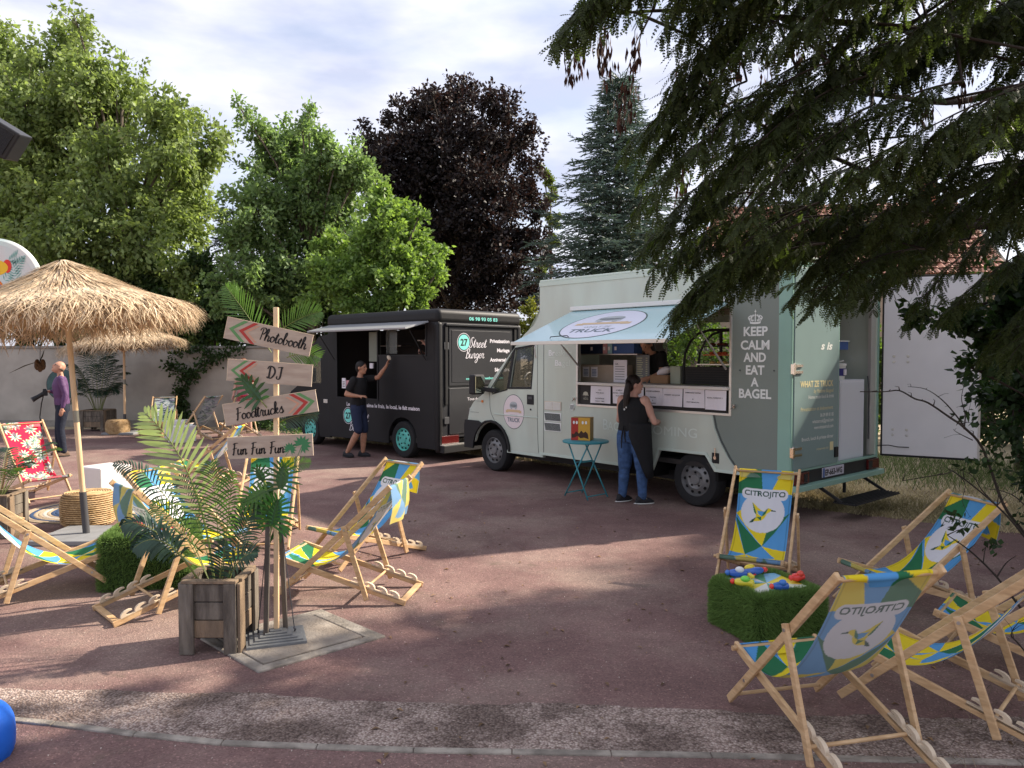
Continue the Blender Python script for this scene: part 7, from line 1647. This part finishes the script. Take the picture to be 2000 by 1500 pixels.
# ------------------------------------------------ trees just right of the view, which shade the yard
def offtree(x, y, h, r, seed, lb):
    rr = random.Random(seed); bl = []
    for _ in range(20):
        a = rr.uniform(0,6.28); q = rr.uniform(0,1)**.5*r*.75; z = rr.uniform(2.6,h-.7); k = 1-.45*abs(z-h*.55)/(h*.5); bl.append((Vector((x+cos(a)*q*k, y+sin(a)*q*k, z)), rr.uniform(.75,1.15)))
    tree('garden_tree', lb, (x,y,0), bl, m_oakd, m_bark, 20000, .22, .15, seed, twigs=9, spread=.12, trunk_r=.2, group='garden trees right of the yard')
offtree(13.8,12.2,9.0,3.0,61,'garden tree just outside the right edge beside the house')
offtree(14.5,9.0,9.8,3.3,62,'garden tree outside the right edge, second from the house')
offtree(11.0,4.4,6.4,2.3,63,'garden tree outside the right edge nearest the camera')
offtree(8.4,6.8,6.9,2.6,65,'low garden tree outside the right edge level with the grass pouf')
offtree(10.4,9.0,7.2,2.1,66,'garden tree outside the right edge level with the pale truck')
offtree(17.0,15.5,11.0,3.6,64,'tall garden tree outside the right edge far back')

# ------------------------------------------------ foreground feathery tree
m_aca = leafmat('feathery_leaf', (.052,.066,.028), (1.4,1.7,.6), isl=.4, tr=.45, spec=.12); m_pod = mat('brown_pods', (.055,.022,.014), .8, island=.5, trans=.15)
ac = thing('mimosa_tree', 'feathery leaved tree with brown seed pods hanging in from the upper right', 'tree', (6.4,6.2,0))
AO = Vector((6.4,6.2,0)); rg = np.random.default_rng(9); rr = random.Random(9)
g = G(); g.tube([(0,0,-.2),(-.1,0,1.2),(-.15,-.1,2.4),(-.5,-.2,3.6),(-.9,-.3,5.2)], [.20,.17,.15,.12,.06], 12); link('trunk', g, m_bark, ac, smooth=1)
limbs = [[(2400,500,6.1),(2100,430,6.0),(1880,440,5.9),(1800,390,5.8),(1680,330,5.7),(1500,250,5.5),(1320,150,5.3)],[(2400,350,6.2),(2120,300,6),(1900,370,6),(1760,440,5.8),(1620,490,5.6),(1500,500,5.5),(1400,490,5.4)],
         [(2400,100,6),(2100,60,5.6),(1850,60,5.2),(1600,40,5.0),(1350,20,4.8),(1160,30,4.7)],[(2350,250,6),(2060,180,6.4),(1850,200,6.6),(1650,180,6.8),(1430,200,7.0),(1250,330,7.1)],
         [(2400,550,6.1),(2100,560,6.6),(1950,590,6.8),(1850,600,7.0)],[(2400,400,6.3),(2150,330,6.8),(1900,280,7.2),(1700,400,7.4),(1500,450,7.5),(1330,470,7.6)],[(2500,50,6),(2200,-60,5.5),(1900,-80,5.0),(1500,-90,4.8),(1250,-60,4.6)]]
gl = G(); LP = []
for L_ in limbs:
    p = [at(a,b_,y)-AO for a, b_, y in L_]; p[0] = Vector((-.3,-.1,2.4+rr.uniform(0,1.2))); c = [Vector(q) for q in cat_rom([tuple(q) for q in p], 6)]; n = len(c)
    gl.tube(c, [.042*(1-.88*i/(n-1)) for i in range(n)], 7); LP += c[6:]
poly = [(1088,70),(1130,-40),(2080,-40),(2080,700),(1960,690),(1880,660),(1800,630),(1720,600),(1650,640),(1600,660),(1540,600),(1500,560),(1440,560),(1400,560),(1360,560),(1320,610),(1270,600),(1240,540),(1290,500),(1235,450),(1220,390),(1240,320),(1195,230),(1230,180),(1180,110),(1110,95)]
PX_ = np.array([[inpoly(np.array([x]), np.array([y]), poly)[0] for x in range(1080,2080,10)] for y in range(-40,740,10)])
def dens(x, y):
    if not (1080 <= x < 2080 and -40 <= y < 740) or not PX_[int((y+40)//10), int((x-1080)//10)]: return 0
    d = .95+.15*min(1, max(0, (x-1350)/500))
    for cx, cy, rx, ry, k in ((1770,215,130,62,.95),(1460,385,60,45,.85),(1570,425,70,45,.7),(1640,215,60,50,.7),(1480,200,60,45,.6),(1330,240,50,50,.6),(1700,250,50,90,.4),(1290,360,30,40,.4),(1640,140,40,30,.5),(1820,240,40,40,.6),(1200,180,40,60,.5)):
        e = ((x-cx)/rx)**2+((y-cy)/ry)**2
        if e < 1.6: d *= 1-k*max(0, 1-e/1.6)**.5
    return d
def bileaf(V, p, d, L, w, npair, rr):
    """twice-feathered leaf: leaflets along a drooping rachis"""
    side = d.cross(Vector((rr.uniform(-.6,.6),rr.uniform(-.6,.6),1))).normalized(); dv = d.copy(); st = L/npair; cur = p
    r2 = side*.0016
    for i in range(npair):
        q = (i+.5)/npair; ll = w*math.sin(pi*(.12+.8*q))**.7
        for s in (1,-1):
            e = (side*s*.85+dv*.55+Vector((0,0,-.15))).normalized(); b = e.cross(side.cross(dv)).normalized()*.0042
            V.append([cur-b*.7, cur+e*ll*.5-b*1.4, cur+e*ll, cur+e*ll*.5+b*1.4])
        nx = cur+dv*st; V.append([cur-r2, cur+r2, nx+r2*.7, nx-r2*.7]); cur = nx; dv = (dv+Vector((0,0,-.075))).normalized()
V = []; VP = []; cnt = 0
while cnt < 108:
    x, y = rr.uniform(1080,2080), rr.uniform(-60,740)
    if cnt < 4: x, y = rr.uniform(1095,1180), rr.uniform(-10,110)
    elif cnt < 11: x, y = rr.uniform(1205,1400), rr.uniform(130,590)
    elif cnt < 18: x, y = rr.uniform(1480,1750), rr.uniform(440,600)
    if rr.random() > dens(x, max(-39, y)): continue
    if ((x+120-1770)/120)**2+((y-60-215)/60)**2 < 1: continue
    cnt += 1; Y = rr.uniform(3.9,5.0) if y < 440 else rr.uniform(4.6,7.0)
    tip = at(x, y, Y)-AO; ln = rr.uniform(.7,1.25); base = tip+Vector((ln*rr.uniform(.75,1.), rr.uniform(-.3,.3), ln*rr.uniform(.25,.7))); md = base.lerp(tip,.5)+Vector((0,0,ln*.16)); K = 13
    br = [base*(1-i/K)**2+md*2*(i/K)*(1-i/K)+tip*(i/K)**2 for i in range(K+1)]
    near = min(rr.sample(LP, 20), key=lambda p: (p-base).length); gl.tube([near, near.lerp(base,.5)+Vector((0,0,.05)), base], [.011,.009,.007], 5, cap=False); gl.tube(br, [.007*(1-.75*i/K) for i in range(K+1)], 5, cap=False)
    for i in range(1, K+1):
        d0 = (br[i]-br[i-1]).normalized()
        for s_ in ((1,-1) if i < K else (0,)):
            sdv = d0.cross(Vector((rr.uniform(-.5,.5),rr.uniform(-.5,.5),1))).normalized()*s_
            dv = (sdv*rr.uniform(.5,1.1)+d0*rr.uniform(.5,1.2)+Vector((0,0,-rr.uniform(.1,.7)))).normalized(); L = rr.uniform(.16,.36)*(1.15-.5*i/K); k = 7; c = [br[i]]
            for q in range(k): c.append(c[-1]+dv*L/k); dv = (dv+Vector((0,0,-.07))).normalized()
            gl.tube(c, [.0035*(1-.7*q/k) for q in range(k+1)], 3, cap=False)
            for q in range(1, k+1):
                d1 = (c[q]-c[q-1]).normalized()
                for s2 in (1,-1):
                    sv = d1.cross(Vector((rr.uniform(-.6,.6),rr.uniform(-.6,.6),1))).normalized()*s2; d = (sv*rr.uniform(.5,1.)+d1*rr.uniform(.5,1.1)+Vector((0,0,-rr.uniform(.0,.6)))).normalized()
                    bileaf(V, c[q], d, rr.uniform(.07,.14), rr.uniform(.014,.024), 7, rr)
def pods(x, y, Y, n=40, L=.26):
    p = at(x,y,Y)-AO; near = min(LP, key=lambda q: (q-p-Vector((.1,0,.1))).length); gl.tube([near, near.lerp(p,.5)+Vector((0,0,.06)), p, p-Vector((0,0,L))], [.006,.004,.003,.002], 4, cap=False)
    for _ in range(n):
        q = p+Vector((rr.gauss(0,.03),rr.gauss(0,.03),-rr.uniform(0,L))); h = rr.uniform(.05,.09); a = rr.uniform(0,3.14); w = Vector((cos(a),sin(a),0))*.0095; sw = Vector((rr.uniform(-.012,.012),0,-h))
        VP.append([q-w*.3, q+sw*.5-w, q+sw, q+sw*.5+w])
for a in ((1112,70,4.7),(1130,60,4.7),(1175,40,4.8),(1185,70,4.8),(1240,60,4.9),(1230,150,5),(1215,170,5),(1335,120,5.2),(1385,90,5.2),(1400,150,5.2),(1440,70,5.1),(1500,90,5.1),(1560,40,5.0),(1335,300,5.5),(1390,280,5.6),(1325,320,5.5),(1440,270,5.6),(1460,300,5.6),(1500,200,5.2),(1800,150,5.3),(1810,170,5.3),(1700,90,5.1),(1620,90,5.0),(1880,120,5.2),(1600,230,5.4),(1530,330,5.5)): pods(*a)
link('limbs', gl, m_barkd, ac, smooth=1)
o = quads('feathery_foliage', [[tuple(p) for p in q] for q in V], m_aca, ac); o['kind'] = 'stuff'
o = quads('seed_pods', [[tuple(p) for p in q] for q in VP], m_pod, ac); o['kind'] = 'stuff'
# broad leaved shrub and bare twigs at the right edge
tree('broadleaf_bush', 'dark broad-leaved bush at the right edge above the deckchairs', (5.6,7.4,0), px([(1970,690,65),(1990,800,60),(1860,630,40),(2010,900,40),(1800,620,26),(1940,600,60),(2060,760,90),(2040,600,90),(1905,720,26),(2060,930,50)], 6.9, .5, 8), m_shd, m_barkd, 8500, .085, .058, 71, twigs=26, spread=.05, trunk_r=.05, cat='bush', up=.2, cluster=6)
bb = thing('bare_bush', 'leafless bush with thin bare twigs at the right edge in front of the deckchairs', 'bush', (4.1,4.9,0)); BO = Vector((4.1,4.9,0)); g = G()
tw = [([(2150,1300),(2060,1120),(2000,1040),(1960,985),(1920,877),(1883,835),(1856,816),(1813,787),(1787,779),(1757,763),(1728,765),(1680,765)],5.0,.012),([(1888,840),(1867,811),(1840,781),(1808,760),(1773,755)],5.0,.006),([(1883,838),(1885,810),(1878,780),(1882,755)],5.0,.005),
      ([(2150,1280),(2040,1110),(2000,1047),(1947,988),(1867,924),(1848,925),(1763,939)],4.8,.009),([(1960,1000),(1920,960),(1900,930),(1870,915)],4.8,.005),([(2150,1350),(2050,1260),(2000,1196),(1947,1127),(1905,1085),(1880,1065),(1850,1045)],4.4,.010),([(1947,1127),(1965,1100),(1985,1085)],4.4,.005),([(1920,1100),(1925,1070),(1935,1050)],4.4,.004),
      ([(2100,1100),(2000,985),(1960,960),(1925,955)],4.9,.006),([(1947,988),(1950,960),(1942,935)],4.8,.004),([(1867,924),(1885,945),(1880,980),(1895,1010)],4.8,.003),([(2100,1400),(2000,1270),(1975,1240),(1990,1215)],4.0,.006),([(1900,860),(1870,845),(1862,838)],5,.004)]
for p, Y, r in tw:
    c = [Vector(q)-BO for q in cat_rom([tuple(at(a,b_,Y+.05*sin(i*2.))) for i, (a,b_) in enumerate(p)], 4)]; n = len(c); g.tube(c, [r*(1-.75*i/(n-1)) for i in range(n)], 5)
    for i in range(3, n, 3):
        d = Vector((rr.uniform(-1,1),rr.uniform(-.5,.5),rr.uniform(-.3,1)))*.13*rr.random(); g.tube([c[i], c[i]+d*.5+Vector((.01,0,.01)), c[i]+d], [r*.35,r*.2,.001], 4)
g.tube([(0,0,-.1),(.15,.0,.4),(.3,0,.8)], [.03,.02,.012], 6); link('twigs', g, m_barkd, bb, smooth=1)
P = [np.array(at(a,b_,y)-BO)+rg.normal(0,.03,3) for a, b_, y in ((1859,1015,4.8),(1880,1020,4.8),(1900,905,5),(1930,900,5),(1960,920,5),(1945,850,5),(1890,815,5),(1990,1005,4.9),(1940,1060,4.5)) for _ in range(14)]
leaves('sparse_leaves', np.array(P), np.zeros((len(P),3)), .055, .035, m_shd, bb, rg, .5)
# dry twigs and stalks on the ground, lower right
V = []
for _ in range(700):
    y = rr.uniform(3.1,5.2); x = y*rr.uniform(.50,.80); 
    if x/y < .56 and rr.random() < .6: continue
    a = rr.uniform(0,6.28); L = rr.uniform(.03,.16); w = .0018; d = Vector((cos(a)*L,sin(a)*L,rr.uniform(0,.05))); s = Vector((-sin(a)*w,cos(a)*w,0)); p = Vector((x,y,.006)); V.append([p-s,p+s,p+d+s*.4,p+d-s*.4])
tag(quads('dry_twigs', [[tuple(p) for p in q] for q in V], mat('dry_twig', (.16,.12,.08), .9, island=.6)), kind='stuff')
# leaves and straw under the right shrubs
